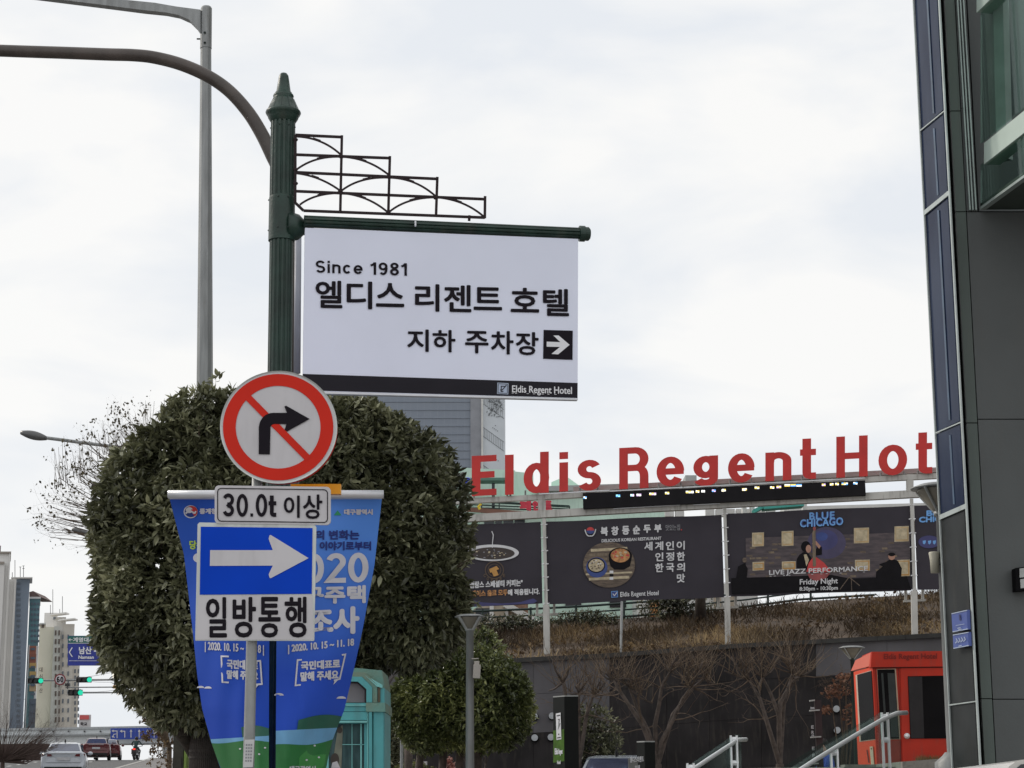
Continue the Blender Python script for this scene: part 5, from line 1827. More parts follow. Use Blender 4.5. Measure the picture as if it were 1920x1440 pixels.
# blue ball, yellow tube and white sign left edge
mb = MB()
p = U(877, 905, YM - 1)
mb.ell(p, (.16, .16, .17), 16)
for k in (-1, 1): mb.ell(p + Vector((0, -.02, .12 * k)), (.09, .10, .05), 12)
tag(mb.build('blue_lamp', mat('blue_plastic', (.01, .04, .5), .3), smooth=True), 'round glossy blue ball lamp between the evergreen and the letter E', 'lamp')
mb = MB()
mb.tube([U(x, y, YM - 1.2) for x, y in ((893, 940), (899, 941), (901, 946), (897, 950), (900, 955))], .045, 8)
tag(mb.build('yellow_tube', mat('yellow_plastic', (.75, .55, .03), .4)), 'small curled yellow tube under the beam beside the evergreen crown', 'tube')
# houses seen under the banners
beige = mat('beige_wall', (.42, .36, .28), .85, 0, .2, 3, .2, 20)
whitew = mat('white_wall', (.62, .62, .60), .8, 0, .1, 2)
brick = mat('brick_wall', (.22, .13, .09), .85, 0, .35, 8)
hr = thing('small_house', 'small gabled white and brick house seen under the coffee banner', 'house', (U(945, 1190, 57).x, 57, U(945, 1190, 57).z))
mb = MB()
gp = [(888, 1200), (888, 1142), (905, 1135), (950, 1134), (998, 1165), (998, 1200)]
a_ = [U(x, y, 57) for x, y in gp]
mb.add(a_ + [p + Vector((0, 5, 0)) for p in a_], [tuple(range(6)), tuple(range(6, 12))[::-1]] + [(i, 6 + i, 6 + (i + 1) % 6, (i + 1) % 6) for i in range(6)])
mb.build('wall', beige, hr)
mb = MB()
mb.beam(U(946, 1133, 56.9), U(1000, 1163, 56.9), .3, .18)
mb.box(U(922, 1150, 56.95), (.12, .1, 1.0)); mb.box(U(950, 1160, 56.95), (.1, .1, .8))
mb.build('barge_board', whitew, hr)
mb = MB()
p = U(905, 1152, 56.98); mb.box(p, (.42, .06, .36))
mb.build('window', glassd, hr)
mb = MB()
pbox(mb, 955, 990, 1128, 60, 2, U(945, 1190, 57).z)
tag(mb.build('brick_house', brick), 'brown brick wall patch behind the small gabled house', 'house')
hs = thing('low_house', 'row of pale house fronts with an orange door seen under the food banner', 'house', (U(1270, 1170, 58).x, 58, U(1270, 1170, 58).z))
mb = MB(); pbox(mb, 1200, 1420, 1100, 58, 4, U(1270, 1180, 58).z, 0, 1092); mb.build('wall', whitew, hs)
mb = MB(); p = U(1227, 1132, 57.98); mb.box(p, (.28, .06, 1.0)); mb.build('door', mat('orange_door', (.42, .19, .06), .7), hs)
for x in (1250, 1272, 1345, 1372):
    mb = MB(); p = U(x, 1128, 57.98); mb.box(p, (.22, .06, .5)); mb.build('window', beige, hs)
# structures over the third banner
up_ = thing('rooftop', 'white roof edge and teal awning just above the jazz banner', 'roof', tuple(U(1500, 975, 56)))
mb = MB()
pbox(mb, 1470, 2000, 950, 58, 3, U(1500, 978, 58).z, 0, 936)
mb.build('white_roof', whitew, up_)
mb = MB()
a, b = U(1430, 953, 55), U(1505, 947, 55)
mb.beam(a, b, .5, .12)
mb.beam(U(1412, 960, 55), U(1432, 950, 55), .4, .1)
mb.build('awning', mat('teal_awning', (.05, .35, .30), .6), up_)
mb = MB()
for i in range(11):
    x = 1255 + i * 19
    if abs(x - 1300) < 14: continue
    p = U(x, 962, 56); mb.box(p, (.26, .2, .22))
for x in (1395, 1410, 1508): mb.box(U(x, 955, 55.5), (.12, .3, .4))
mb.build('balcony_clutter', whitew, up_)

# ------------------------------------------------------------------ glass tower behind the sign
YG = 112.0
zt_ = U(800, 1250, YG).z
tw_ = thing('glass_tower', 'blue grey office tower with pale side wall behind the hotel blade sign', 'building', (U(780, 1250, YG).x, YG, zt_))
gm = bpy.data.materials.new('tower_glass'); gm.use_nodes = True
t = gm.node_tree; n = t.nodes; b = n['Principled BSDF']
tcx = n.new('ShaderNodeTexCoord'); sx_ = n.new('ShaderNodeMapping'); sx_.inputs['Rotation'].default_value = (R(90), 0, 0)
bk = n.new('ShaderNodeTexBrick'); bk.inputs['Scale'].default_value = 1.0; bk.offset = 0
bk.inputs['Color1'].default_value = (.185, .215, .265, 1); bk.inputs['Color2'].default_value = (.195, .225, .275, 1); bk.inputs['Mortar'].default_value = (.205, .235, .285, 1)
bk.inputs['Brick Width'].default_value = .4; bk.inputs['Row Height'].default_value = .42; bk.inputs['Mortar Size'].default_value = .03
t.links.new(tcx.outputs['Object'], sx_.inputs[0]); t.links.new(sx_.outputs[0], bk.inputs['Vector']); t.links.new(bk.outputs[0], b.inputs['Base Color'])
b.inputs['Roughness'].default_value = .35
mb = MB(); pbox(mb, 606, 882, 612, YG, 14, zt_); mb.build('glass_front', gm, tw_)
mb = MB()
for i in range(20):
    y = 632 + i * 15.2
    mb.beam(U(606, y, YG - .02), U(882, y, YG - .02), .04, .03)
mb.build('mullion', mat('tower_mullion', (.195, .225, .275), .5), tw_)
mb = MB(); pbox(mb, 882, 902, 606, YG - .1, 14, zt_); mb.build('corner_strip', mat('tower_strip', (.26, .27, .30), .6, 0, .1, 2), tw_)
mb = MB(); pbox(mb, 902, 905.5, 606, YG - .25, 14, zt_); mb.build('corner_trim', whitew, tw_)
mb = MB(); pbox(mb, 905.5, 945, 606, YG - .05, 14, zt_); side = mb.build('side_wall', mat('tower_side', (.56, .60, .64), .7, 0, .04, 1), tw_)
PG = Plane(U(905, 800, YG - .06), U(945, 800, YG - .06))
mb = MB()
gh = PG.hit
def stair(y0):
    ribbon(mb, [(906, y0), (945, y0 + 28)], False, .7, gh, None, 0, .02)
    ribbon(mb, [(906, y0 + 17), (945, y0 + 45)], False, .7, gh, None, 0, .02)
    for i in range(11):
        x = 908 + i * 3.4; ribbon(mb, [(x, y0 + (x - 906) * .72), (x, y0 + 17 + (x - 906) * .72)], False, .45, gh, None, 0, .03)
stair(801); stair(740); stair(872)
for x, y in ((924, 802), (927, 804), (930, 806), (933, 808), (929, 798), (931, 862), (934, 864)):
    flat(mb, gh, ellp(x, y, 1, .9, 6), .03)
rg = random.Random(12)
for i in range(70):
    x, y = rg.gauss(926, 7), rg.uniform(735, 782)
    if not 907 < x < 943: continue
    a_ = rg.uniform(0, 3.1)
    flat(mb, gh, [(x - 2.4 * math.cos(a_), y - 2.4 * math.sin(a_)), (x + .9 * math.sin(a_), y - .9 * math.cos(a_)), (x + 2.4 * math.cos(a_), y + 2.4 * math.sin(a_)), (x - .9 * math.sin(a_), y + .9 * math.cos(a_))], .03 + i * .0004)
for i in range(8):
    ribbon(mb, [(945, 735 + i * 4), (930 - i, 745 + i * 3), (918, 740 + i * 5)], False, .4, gh, None, 0, .03)
mb.build('branch_and_stair_mural', mat('mural_grey', (.12, .13, .14), .8), side)

# ------------------------------------------------------------------ right hand building (dark cladding, glass corner)
YC = 12.5
corner = U(1790, 900, YC)
kx = (1790 - 330) / (1738 - 330 + (0))
clad = mat('grey_cladding', (.088, .096, .096), .5, .1, .14, 1.1, .05, 60, dirt=.12)
clad_g = mat('green_grey_cladding', (.088, .112, .100), .5, .1, .12, 1.5, .05, 60, dirt=.15)
joint = mat('joint_black', (.006, .006, .007), .8, spec=.1)
white_trim = mat('white_trim', (.46, .51, .50), .4, .1, .10, dirt=.2)
glass_dk = mat('corner_glass', (.010, .018, .050), .12, 0, .45, 2.6, .05, 2.0, spec=.08, col2=(.035, .048, .088), stretch=(1, 1, .4))
glass_low = mat('corner_dark_panel', (.030, .033, .034), .4, 0, .25, 4, dirt=.2, spec=.12)
bld = thing('corner_building', 'dark grey clad building with narrow glass corner strip at the right edge', 'building', (corner.x, YC, 0))
# side strip plane: recedes towards the camera-left vanishing direction
dv = Vector(((330 - 960) / 3600.0, 1, 0)).normalized()        # horizontal direction of the side face
near = Vector((corner.x, YC, 0))
far = near + dv * .47
SS = Plane.__new__(Plane); SS.A = far.copy(); SS.u = (near - far).normalized(); SS.n = Vector((SS.u.y, -SS.u.x, 0))
if SS.n.x > 0: SS.n = -SS.n
sh = SS.hit
def vline(px_mid, ymid=900):
    """px of a true vertical through px_mid at row ymid"""
    return lambda y: px_mid + (px_mid - 875) * (y - ymid) / 17400.0
vf = vline(U2 := 1757.0); vn = vline(1808.0)
def zrow(yl, yr):  # joint rows given by left & right px rows
    return yl, yr
rows_ = [(-140, -178), (245, 208), (399, 361.5), (812, 791.5), (970, 949), (1322, 1315), (1560, 1566)]
for i, ((a0, a1), (b0, b1)) in enumerate(zip(rows_, rows_[1:])):
    mb = MB()
    slab(mb, sh, [(vf(a0) + 2.5, a0 + 2), (vn(a1) - 3, a1 + 2), (vn(b1) - 3, b1 - 2), (vf(b0) + 2.5, b0 - 2)], -.01 if i % 2 else -.012, -.03)
    mb.build('glass_pane', glass_dk if i < 4 else glass_low, bld)
for i, (a0, a1) in enumerate(rows_[1:-1]):
    mb = MB()
    th_ = 4.5 if i in (1, 3) else 1.2
    slab(mb, sh, [(vf(a0) + 1, a0 - th_), (vn(a1) - 1, a1 - th_), (vn(a1) - 1, a1 + th_), (vf(a0) + 1, a0 + th_)], .001, -.008)
    mb.build('transom', white_trim, bld)
for vx, w0 in ((vf, .7), (vn, 1.1)):
    mb = MB()
    ya, yb = -400, 1700
    slab(mb, sh, [(vx(ya) - w0, ya), (vx(ya) + w0, ya), (vx(yb) + w0, yb), (vx(yb) - w0, yb)], .002, -.008)
    mb.build('white_mullion', white_trim, bld)
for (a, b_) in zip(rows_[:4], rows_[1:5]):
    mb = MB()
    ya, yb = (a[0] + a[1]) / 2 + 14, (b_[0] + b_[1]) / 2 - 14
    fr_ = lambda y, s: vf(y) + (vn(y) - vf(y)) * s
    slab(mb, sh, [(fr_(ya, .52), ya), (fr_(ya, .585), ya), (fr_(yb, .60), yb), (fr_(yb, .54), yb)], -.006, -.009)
    mb.build('reflection_strip', mat('strip_blue', (.045, .085, .15), .4, 0, .3, 6), bld)  # vertical reflection streak of each pane, built as a pale blue strip
# dirt and fixings
FCP = Plane(Vector((corner.x, YC, 0)), Vector((corner.x + 1, YC, 0)))
fh = FCP.hit
fv = lambda px, y: px + (px - 875) * (y - 400) / 17400.0      # px given at row 400
def fpanel(x0, x1, y0, y1, m_, off=0.0, nm='cladding_panel', back=-.06, gap=.9):
    mb = MB()
    slab(mb, fh, [(fv(x0, y0) + gap, y0 + gap), (fv(x1, y0) - gap, y0 + gap), (fv(x1, y1) - gap, y1 - gap), (fv(x0, y1) + gap, y1 - gap)], off, back)
    return mb.build(nm, m_, bld)
# recess joint between glass strip and cladding
mb = MB()
slab(mb, fh, [(fv(1785, -400), -400), (fv(1836, -400), -400), (fv(1836, 395), 395), (fv(1785, 395), 395)], -.07, -.4)
slab(mb, fh, [(fv(1785, 396), 396), (fv(2600, 396), 396), (fv(2600, 1700), 1700), (fv(1785, 1700), 1700)], -.07, -.4)
mb.build('shadow_joint', joint, bld)
for y0, y1 in ((-380, 208), (208, 397), (397, 793), (793, 1310), (1310, 1680)):
    fpanel(1791.5, 1812, y0, y1, clad_g, -.01)
for y0, y1 in ((-380, -10), (-10, 204), (204, 397)):
    fpanel(1812, 1834, y0, y1, clad, -.012)
    fpanel(1834, 1990, y0, y1, clad, -.35, back=-.4)
    fpanel(1990, 2260, y0, y1, clad, -.35, back=-.4)
for y0, y1 in ((397, 786), (786, 1311), (1311, 1680)):
    fpanel(1812, 2100, y0, y1, clad, -.012)
    fpanel(2100, 2400, y0, y1, clad, -.012)
# body of the building so it is solid from elsewhere
mb = MB()
sx2 = far.x / far.y * 9 + .5
q_ = [(far.x + .12, far.y - .12), (far.x + 9, YC + .45), (far.x + 12, far.y + 9), (far.x + sx2, far.y + 9)]
mb.add([(x, y, 0) for x, y in q_] + [(x, y, 14) for x, y in q_], [(0, 1, 5, 4), (1, 2, 6, 5), (2, 3, 7, 6), (3, 0, 4, 7), (4, 5, 6, 7)])
mb.build('core', clad, bld)
# glass bay projecting towards the street
bayn = FCP.hit(fv(1838, 397) + 1, 390, 0)
bx0 = Vector((bayn.x, YC - .0, 0))
bx1 = bx0 - dv * 1.9
BP = Plane.__new__(Plane); BP.A = bx0.copy(); BP.u = (bx1 - bx0).normalized(); BP.n = Vector((BP.u.y, -BP.u.x, 0))
if BP.n.x > 0: BP.n = -BP.n
bh = BP.hit
VB = (330, 1500)
def on_line(x, x0, y0): return VB[1] + (y0 - VB[1]) * (x - VB[0]) / (x0 - VB[0])
bay = thing('bay_window', 'pale edged glass box bay projecting from the dark building at top right', 'window', tuple(bayn))
gl = bpy.data.materials.new('bay_glass'); gl.use_nodes = True
gn = gl.node_tree.nodes; tb0 = gn.new('ShaderNodeBsdfTransparent'); tb0.inputs[0].default_value = (.72, .82, .78, 1)
gb0 = gn.new('ShaderNodeBsdfGlossy'); gb0.inputs[0].default_value = (.7, .85, .8, 1); gb0.inputs['Roughness'].default_value = .05
mx0 = gn.new('ShaderNodeMixShader'); mx0.inputs[0].default_value = .09
gl.node_tree.links.new(tb0.outputs[0], mx0.inputs[1]); gl.node_tree.links.new(gb0.outputs[0], mx0.inputs[2]); gl.node_tree.links.new(mx0.outputs[0], gn['Material Output'].inputs[0])
mb = MB()
x0 = 1838.5; X1 = 2060
for (ya, yb) in ((-400, 20), (24, 268), (309, 386)):
    slab(mb, bh, [(x0, ya), (X1, on_line(X1, x0, ya)), (X1, on_line(X1, x0, yb)), (x0 + .0, yb)], 0, -.012)
mb.build('glass', gl, bay)
mb = MB()
slab(mb, bh, [(1845, 268.5), (X1, on_line(X1, 1845, 268.5)), (X1, on_line(X1, 1845, 308)), (1845, 308)], .012, -.10)
slab(mb, bh, [(1831, -6), (X1, on_line(X1, 1831, -6)), (X1, on_line(X1, 1831, 24)), (1831, 24)], .012, -.10)
mb.build('slab_edge', mat('pale_green_band', (.50, .60, .54), .45, 0, .05), bay)
mb = MB()
slab(mb, bh, [(x0 - 1, 388), (X1, on_line(X1, x0, 388)), (X1, on_line(X1, x0, 393)), (x0 - 1, 393)], .01, -.03)
for w in (1820.5, 1826, 1832):
    slab(mb, fh, [(fv(w, -300) - 6, -300), (fv(w, -300) - 3.6, -300), (fv(w, 393), 393), (fv(w, 393) - 2.4, 393)], .02, -.05)
mb.build('frame', mat('bay_frame', (.36, .42, .40), .4, .3, .1), bay)
mb = MB()
q1, q2 = bh(x0, 393, -.01), bh(X1, on_line(X1, x0, 393), -.01)
mb.add([q1, q2, (q1.x + 3.0, q2.y, q2.z), (q1.x + 3.0, q1.y, q1.z), q1 + Vector((0, 0, .04)), q2 + Vector((0, 0, .04)), (q1.x + 3.0, q2.y, q2.z + .04), (q1.x + 3.0, q1.y, q1.z + .04)],
       [(0, 1, 2, 3), (4, 7, 6, 5), (0, 4, 5, 1), (1, 5, 6, 2), (2, 6, 7, 3), (3, 7, 4, 0)])
mb.build('soffit', mat('soffit', (.05, .065, .055), .6), bay)
mb = MB()
mb.tube([bh(1874, -100, -.14), bh(1884, 300, -.14)], .055, 4)
slab(mb, bh, [(1846, 24), (1862, 24), (1872, 255), (1858, 266)], -.12, -.2)
mb.build('inner_column', mat('inner_column', (.42, .44, .43), .6), bay)
# blue hotel plates on the glass strip
plm = mat('plaque_blue', (.07, .11, .36), .4, 0, .1, 8)
for (a, b2, c_, d), lab in ((((1784, 1150), (1812.5, 1143.5), (1814, 1180), (1786, 1185.5)), 'upper square blue plaque on the glass corner strip'),
                         (((1786.5, 1190), (1815, 1185), (1816, 1211), (1787.5, 1216.5)), 'lower wide blue plaque with white slashes on the glass corner strip')):
    mb = MB(); slab(mb, sh, [a, b2, c_, d], .03, .008)
    pq = mb.build('plaque', plm); tag(pq, lab, 'plaque', 'blue plaques on the glass corner strip')
    mb = MB()
    slab(mb, sh, [(a[0], a[1]), (b2[0], b2[1]), (b2[0], b2[1] + 1.6), (a[0], a[1] + 1.6)], .034, .03)
    slab(mb, sh, [(d[0], d[1] - 1.6), (c_[0], c_[1] - 1.6), (c_[0], c_[1]), (d[0], d[1])], .034, .03)
    if 'lower' in lab:
        for i in range(4): ribbon(mb, [(1791 + i * 5, 1206 - i), (1795 + i * 5, 1202 - i), (1792.5 + i * 5, 1197 - i)], False, 1.5, sh, None, 0, .036)
    else:
        ribbon(mb, [(1792, 1173), (1808, 1170)], False, .9, sh, None, 0, .036)
        ribbon(mb, [(1795, 1178), (1801, 1177)], False, 1.6, sh, None, 0, .036)
    ribbon(mb, [(1797, d[1] - 5), (1803, d[1] - 6.3)], False, 1.4, sh, None, 0, .038)
    mb.build('plaque_print', M['logo_blue'], pq)
    if 'upper' in lab:
        mb = MB(); ribbon(mb, [(1799, 1152), (1800, 1163)], False, 3, sh, None, 0, .035); mb.build('plaque_mark', mat('mark_navy', (.03, .04, .15), .5), pq)
# small wall lamp / intercom at the right border
wl = thing('wall_box', 'small black and glass wall box on dark cladding at right edge', 'wall box', tuple(fh(1915, 1110)))
mb = MB(); slab(mb, fh, [(1904, 1065), (1940, 1060), (1942, 1104), (1906, 1108)], .10, .0); mb.build('case', joint, wl)
mb = MB(); slab(mb, fh, [(1912, 1066), (1940, 1062), (1940, 1080), (1912, 1083)], .108, .10); slab(mb, fh, [(1913, 1086), (1940, 1083), (1941, 1100), (1914, 1103)], .108, .10); mb.build('lens', M['galv_lt'], wl)

# tall silver scooter screen bottom right
sc_ = thing('parked_car', 'pale curved car corner showing at the bottom right corner', 'car', (U(1925, 1500, 9).x, 9, 0))
mb = MB()
pts_ = [(1885, 1446), (1892, 1437), (1903, 1429), (1915, 1425.5), (1935, 1422), (1970, 1422), (2010, 1430), (2040, 1470), (2045, 1600), (1890, 1600)]
f_ = [U(x, y, 9) for x, y in pts_]; g2 = [p + Vector((.0, 1.6, -.02)) for p in f_]
nn = len(f_)
mb.add(f_ + g2, [tuple(range(nn)), tuple(range(nn, 2 * nn))[::-1]] + [(i, nn + i, nn + (i + 1) % nn, (i + 1) % nn) for i in range(nn)])
mb.build('body', mat('pearl_paint', (.62, .60, .56), .25, .2, .05), sc_)
mb = MB(); slab(mb, Plane(U(1900, 1440, 8.99), U(2000, 1440, 8.99)).hit, [(1903, 1443), (1915, 1433), (1960, 1430), (1990, 1445), (1990, 1470), (1900, 1470)], .0, -.02); mb.build('window', glassd, sc_)

# ------------------------------------------------------------------ street lamp at the glass corner (disc head)
def disc_lamp(px, Y, ytop, rpx, label, pole_r, mt=M['galv'], box=False, hh=1.0, posts=None):
    k = Y * 1.02 / 3600
    b = U(px, ytop, Y)
    root = thing('garden_lamp', label, 'street lamp', (b.x, b.y, gz(Y)), 'saucer shaped garden lamps')
    z0 = b.z - gz(Y)
    c = (b.x, b.y, gz(Y))
    mb = MB()
    mb.lathe(c, [(pole_r * 1.08, 0), (pole_r * 1.05, z0 * .5), (pole_r * .9, z0 - rpx * k * 1.1), (pole_r * 1.2, z0 - rpx * k * 1.08), (pole_r * 1.2, z0 - rpx * k * .95)], 20)
    mb.build('pole', mt, root, smooth=True)
    mb = MB()
    mb.lathe(c, [(rpx * k, z0 - .18 * rpx * k), (rpx * k * 1.0, z0 - .14 * rpx * k), (rpx * k * .7, z0 - .03 * rpx * k), (rpx * k * .3, z0), (.01, z0)], 32)
    mb.build('lamp_shade', M['galv'], root, smooth=True)
    mb = MB()
    mb.lathe(c, [(pole_r * 1.0, z0 - rpx * k * .98), (pole_r * 1.5, z0 - rpx * k * .85), (rpx * k * .78, z0 - rpx * k * .28), (rpx * k * .8, z0 - .2 * rpx * k)], 24)
    mb.build('lamp_glass', mat('lamp_glass_smoke', (.22, .20, .16), .3, 0, .2), root, smooth=True)
    mb = MB()
    for i in range(4):
        a = PI / 4 + i * PI / 2
        mb.tube([Vector(c) + Vector((pole_r * math.cos(a), pole_r * math.sin(a), z0 - rpx * k)), Vector(c) + Vector((rpx * k * .95 * math.cos(a), rpx * k * .95 * math.sin(a), z0 - .2 * rpx * k))], .012, 6)
    mb.build('stay', M['galv_lt'], root)
    return root, c, z0, k
r1, c1, z1_, k1 = disc_lamp(1763, 15.6, 907, 55, 'large saucer lamp on a thick grey pole hugging the glass corner building', 12.5 * 15.6 * 1.02 / 3600)
mb = MB()
q = U(1757, 1045, 15.6)
mb.lathe((q.x - .03, q.y - .03, U(1757, 1075, 15.6).z), [(.034, 0), (.036, .10), (.044, .16), (.04, .17)], 14)
mb.build('speaker', mat('cream_plastic', (.55, .52, .42), .6), r1, smooth=True)
mb = MB()
for y in (1046, 1058):
    mb.tube([U(1762, y, 15.53), U(1776, y, 15.53)], .008, 6)
mb.build('speaker_band', joint, r1)
mb = MB()
fz = U(1770, 1425, 15.6).z
mb.lathe((c1[0], c1[1], 0), [(.16, fz - .35), (.16, fz - .02), (.10, fz + .03), (.075, fz + .06)], 20)
mb.build('pole_foot', M['galv'], r1, smooth=True)
disc_lamp(1597, 40, 1211, 24, 'small dark saucer lamp just left of the red booth roof', .045, M['green_iron_dark'])
# lamp with lantern head in front of clipped tree
r2_, c2_, z2_, k2_ = disc_lamp(881, 15.3, 1152, 28, 'short lamp with tapered lantern head and bird box before the clipped round tree', 7.6 * 15.3 * 1.02 / 3600)
mb = MB()
q = U(894, 1259, 15.2)
mb.box(q, (.056, .06, .105), M=Matrix.Rotation(.06, 3, 'Y'))
mb.box(q + Vector((0, 0, .066)), (.04, .04, .03)); mb.beam(q + Vector((-.04, 0, .10)), q + Vector((.014, 0, .10)), .014, .008)
mb.build('speaker_box', mat('beige_plastic', (.40, .37, .33), .6), r2_)
# ledge and stone kerb near the pole foot
lg = MB()
a, b = U(1692, 1428, 16.3), U(1800, 1420, 16.0)
lg.add([a, b, b + Vector((0, 1.5, 0)), a + Vector((0, 1.2, 0)), (a.x, a.y, 0), (b.x, b.y, 0), (b.x, b.y + 1.5, 0), (a.x, a.y + 1.2, 0)], [(0, 1, 2, 3), (0, 4, 5, 1), (0, 3, 7, 4), (1, 5, 6, 2), (2, 6, 7, 3)])
tag(lg.build('stone_ledge', stone), 'weathered stone planter ledge in front of the red booth door', 'ledge')
lg = MB()
a, b = U(1580, 1434, 30), U(1665, 1431, 30)
lg.box(((a.x + b.x) / 2, 30, a.z - .5), (b.x - a.x, .4, 1.0))
tag(lg.build('low_ledge', stone), 'low pale stone ledge seen through the glass rail left of the booth', 'ledge')
VS, FS, TN = [], [], []
rg = random.Random(8)
for i in range(420):
    px = rg.uniform(1718, 1775)
    p = U(px, 1425, 16.6 + rg.random() * .5); p.z = a.lerp(b, .5).z * 0 + U(1745, 1424, 16.4).z + .0
    d = (rdir(rg) * .6 + Vector((0, 0, 1))).normalized() * rg.uniform(.02, .065)
    n_ = len(VS)
    VS += [tuple(p - Vector((.002, 0, 0))), tuple(p + Vector((.002, 0, 0))), tuple(p + d)]
    FS.append((n_, n_ + 1, n_ + 2)); TN += [rg.uniform(.5, 1)] * 3
og = tuple(U(1745, 1425, 16.6))
o = bpy.data.objects.new('dry_turf', leaf_mesh('dry_turf', VS, FS, TN, M['leaf_dry'], og)); o.location = og; o['kind'] = 'stuff'; o['label'] = 'strip of dry yellow turf on the stone ledge before the booth'; o['category'] = 'grass'
COL.objects.link(o)

# ------------------------------------------------------------------ red booth
YK = 34.0
bth = thing('ticket_booth', 'bright red booth with dark windows and sloping roof behind the handrail', 'booth', (U(1700, 1445, YK).x, YK, 2.1))
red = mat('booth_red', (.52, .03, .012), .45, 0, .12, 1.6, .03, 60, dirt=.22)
redl = mat('booth_red_lit', (.80, .07, .02), .4, 0, .06, 2, dirt=.06)  # sunlit look of the left facet put into a brighter red
gls = mat('booth_glass', (.012, .011, .012), .12, 0, .3, 1, spec=.12)
KF = Plane(U(1646, 1300, YK), U(1900, 1300, YK + .0))
ck = U(1642, 1300, YK)
kd = Vector((-.42, .9, 0)).normalized()          # left facet runs back and to the left
KL = Plane.__new__(Plane); KL.A = Vector((ck.x, YK, 0)) + kd * 1.2; KL.u = -kd; KL.n = Vector((-kd.y, kd.x, 0)); 
if KL.n.x > 0: KL.n = -KL.n
kf, kl = KF.hit, KL.hit
zb2 = 1500
# front
mb = MB()
slab(mb, kf, [(1636.5, 1252), (1910, 1247), (1910, 1440), (1646, 1470)], 0, -.08)
mb.build('front_wall', red, bth)
mb = MB()
slab(mb, kf, [(1634.5, 1222), (1920, 1219), (1920, 1248), (1632.5, 1251)], .05, -.9)
mb.build('roof_fascia', red, bth)
mb = MB()
e0, e1, e2, e3 = (1595.5, 1258), (1604, 1238), (1635.5, 1222), (1632.5, 1248.5)
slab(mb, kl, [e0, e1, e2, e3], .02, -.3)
mb.build('roof_slope', mat('booth_red_highlight', (.78, .18, .12), .35, 0, .06, 2), bth)  # pinkish highlight of the left roof face painted into its colour
mb = MB()
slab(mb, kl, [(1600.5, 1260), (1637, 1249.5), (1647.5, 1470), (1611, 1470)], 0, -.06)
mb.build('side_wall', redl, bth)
def fr(hit, quad, m_, off, nm, back=None):
    mb = MB(); slab(mb, hit, quad, off, off - .02 if back is None else back); return mb.build(nm, m_, bth)
fr(kl, [(1604, 1265.5), (1633, 1257), (1641, 1387), (1611.5, 1391)], mat('pale_seal', (.55, .42, .34), .6), .006, 'window_frame')
fr(kl, [(1607, 1265.5), (1633.5, 1258), (1641, 1385.5), (1614, 1389)], gls, .012, 'window')
fr(kf, [(1644, 1254.5), (1680, 1253.5), (1689, 1386), (1652, 1387)], mat('pale_seal2', (.50, .36, .26), .6), .006, 'window_frame')
fr(kf, [(1645, 1255.5), (1677.5, 1255), (1686, 1385), (1651.5, 1386)], gls, .012, 'window')
mb = MB()
flat(mb, kf, [(1664, 1262), (1677.5, 1262), (1685, 1382), (1671, 1382)], .016)
flat(mb, kf, [(1652, 1262), (1656, 1262), (1664, 1382), (1660, 1382)], .016)
mb.build('window_blind', mat('blind_grey', (.045, .05, .05), .3), bth)
door = fr(kf, [(1688.5, 1253), (1900, 1250), (1900, 1436), (1692.5, 1440)], red, .02, 'door')
mb = MB()
slab(mb, kf, [(1702, 1268), (1880, 1265), (1880, 1384), (1707, 1385)], .030, .022)
mb.build('door_glass', gls, door)
mb = MB()
flat(mb, kf, [(1703, 1269), (1729, 1268.5), (1733, 1384), (1708, 1384.5)], .034)
mb.build('door_blind', mat('door_blind', (.035, .032, .034), .6, spec=.2), door)
mb = MB()
p = kf(1700.5, 1380, .07); mb.ell(p, (.04, .04, .04), 14); mb.tube([kf(1700.5, 1380, .02), kf(1700.5, 1380, .04)], .05, 14)
mb.build('door_knob', M['steel'], door, smooth=True)
mb = MB()
for pth in ([(1684.5, 1253), (1689.5, 1440)], [(1641, 1252), (1652, 1440)]):
    ribbon(mb, pth, False, .9, kf, None, 0, .026)
ribbon(mb, [(1636, 1252), (1905, 1250)], False, 2.2, kf, None, 0, .026)
mb.build('joint_line', mat('red_shadow_gap', (.10, .006, .004), .7), bth)
mb = MB()
serif(mb, kf, 'Eldis Regent Hotel', 1657, 1757, 1226, 1239, -.01, .3, 0, .056)
mb.build('lettering', mat('booth_letter', (.22, .015, .01), .6), bth)
mb = MB()
slab(mb, kl, [(1630.5, 1400), (1636, 1399.5), (1639, 1436), (1633.5, 1437)], .02, .006)
lb = mb.build('label_plate', mat('label_cream', (.62, .52, .38), .6), bth)
mb = MB()
flat(mb, kl, [(1632.5, 1402.5), (1634.5, 1402.3), (1634.7, 1405), (1632.7, 1405.2)], .024)
ribbon(mb, [(1625.5, 1406), (1629, 1430)], False, 2, kl, None, 0, .008)
mb.build('label_print', mat('dark_red_ink', (.12, .02, .02), .6), lb)
mb = MB()
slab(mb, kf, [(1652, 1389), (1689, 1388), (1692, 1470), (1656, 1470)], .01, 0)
mb.build('lower_panel', mat('booth_red_dull', (.36, .05, .035), .5), bth)

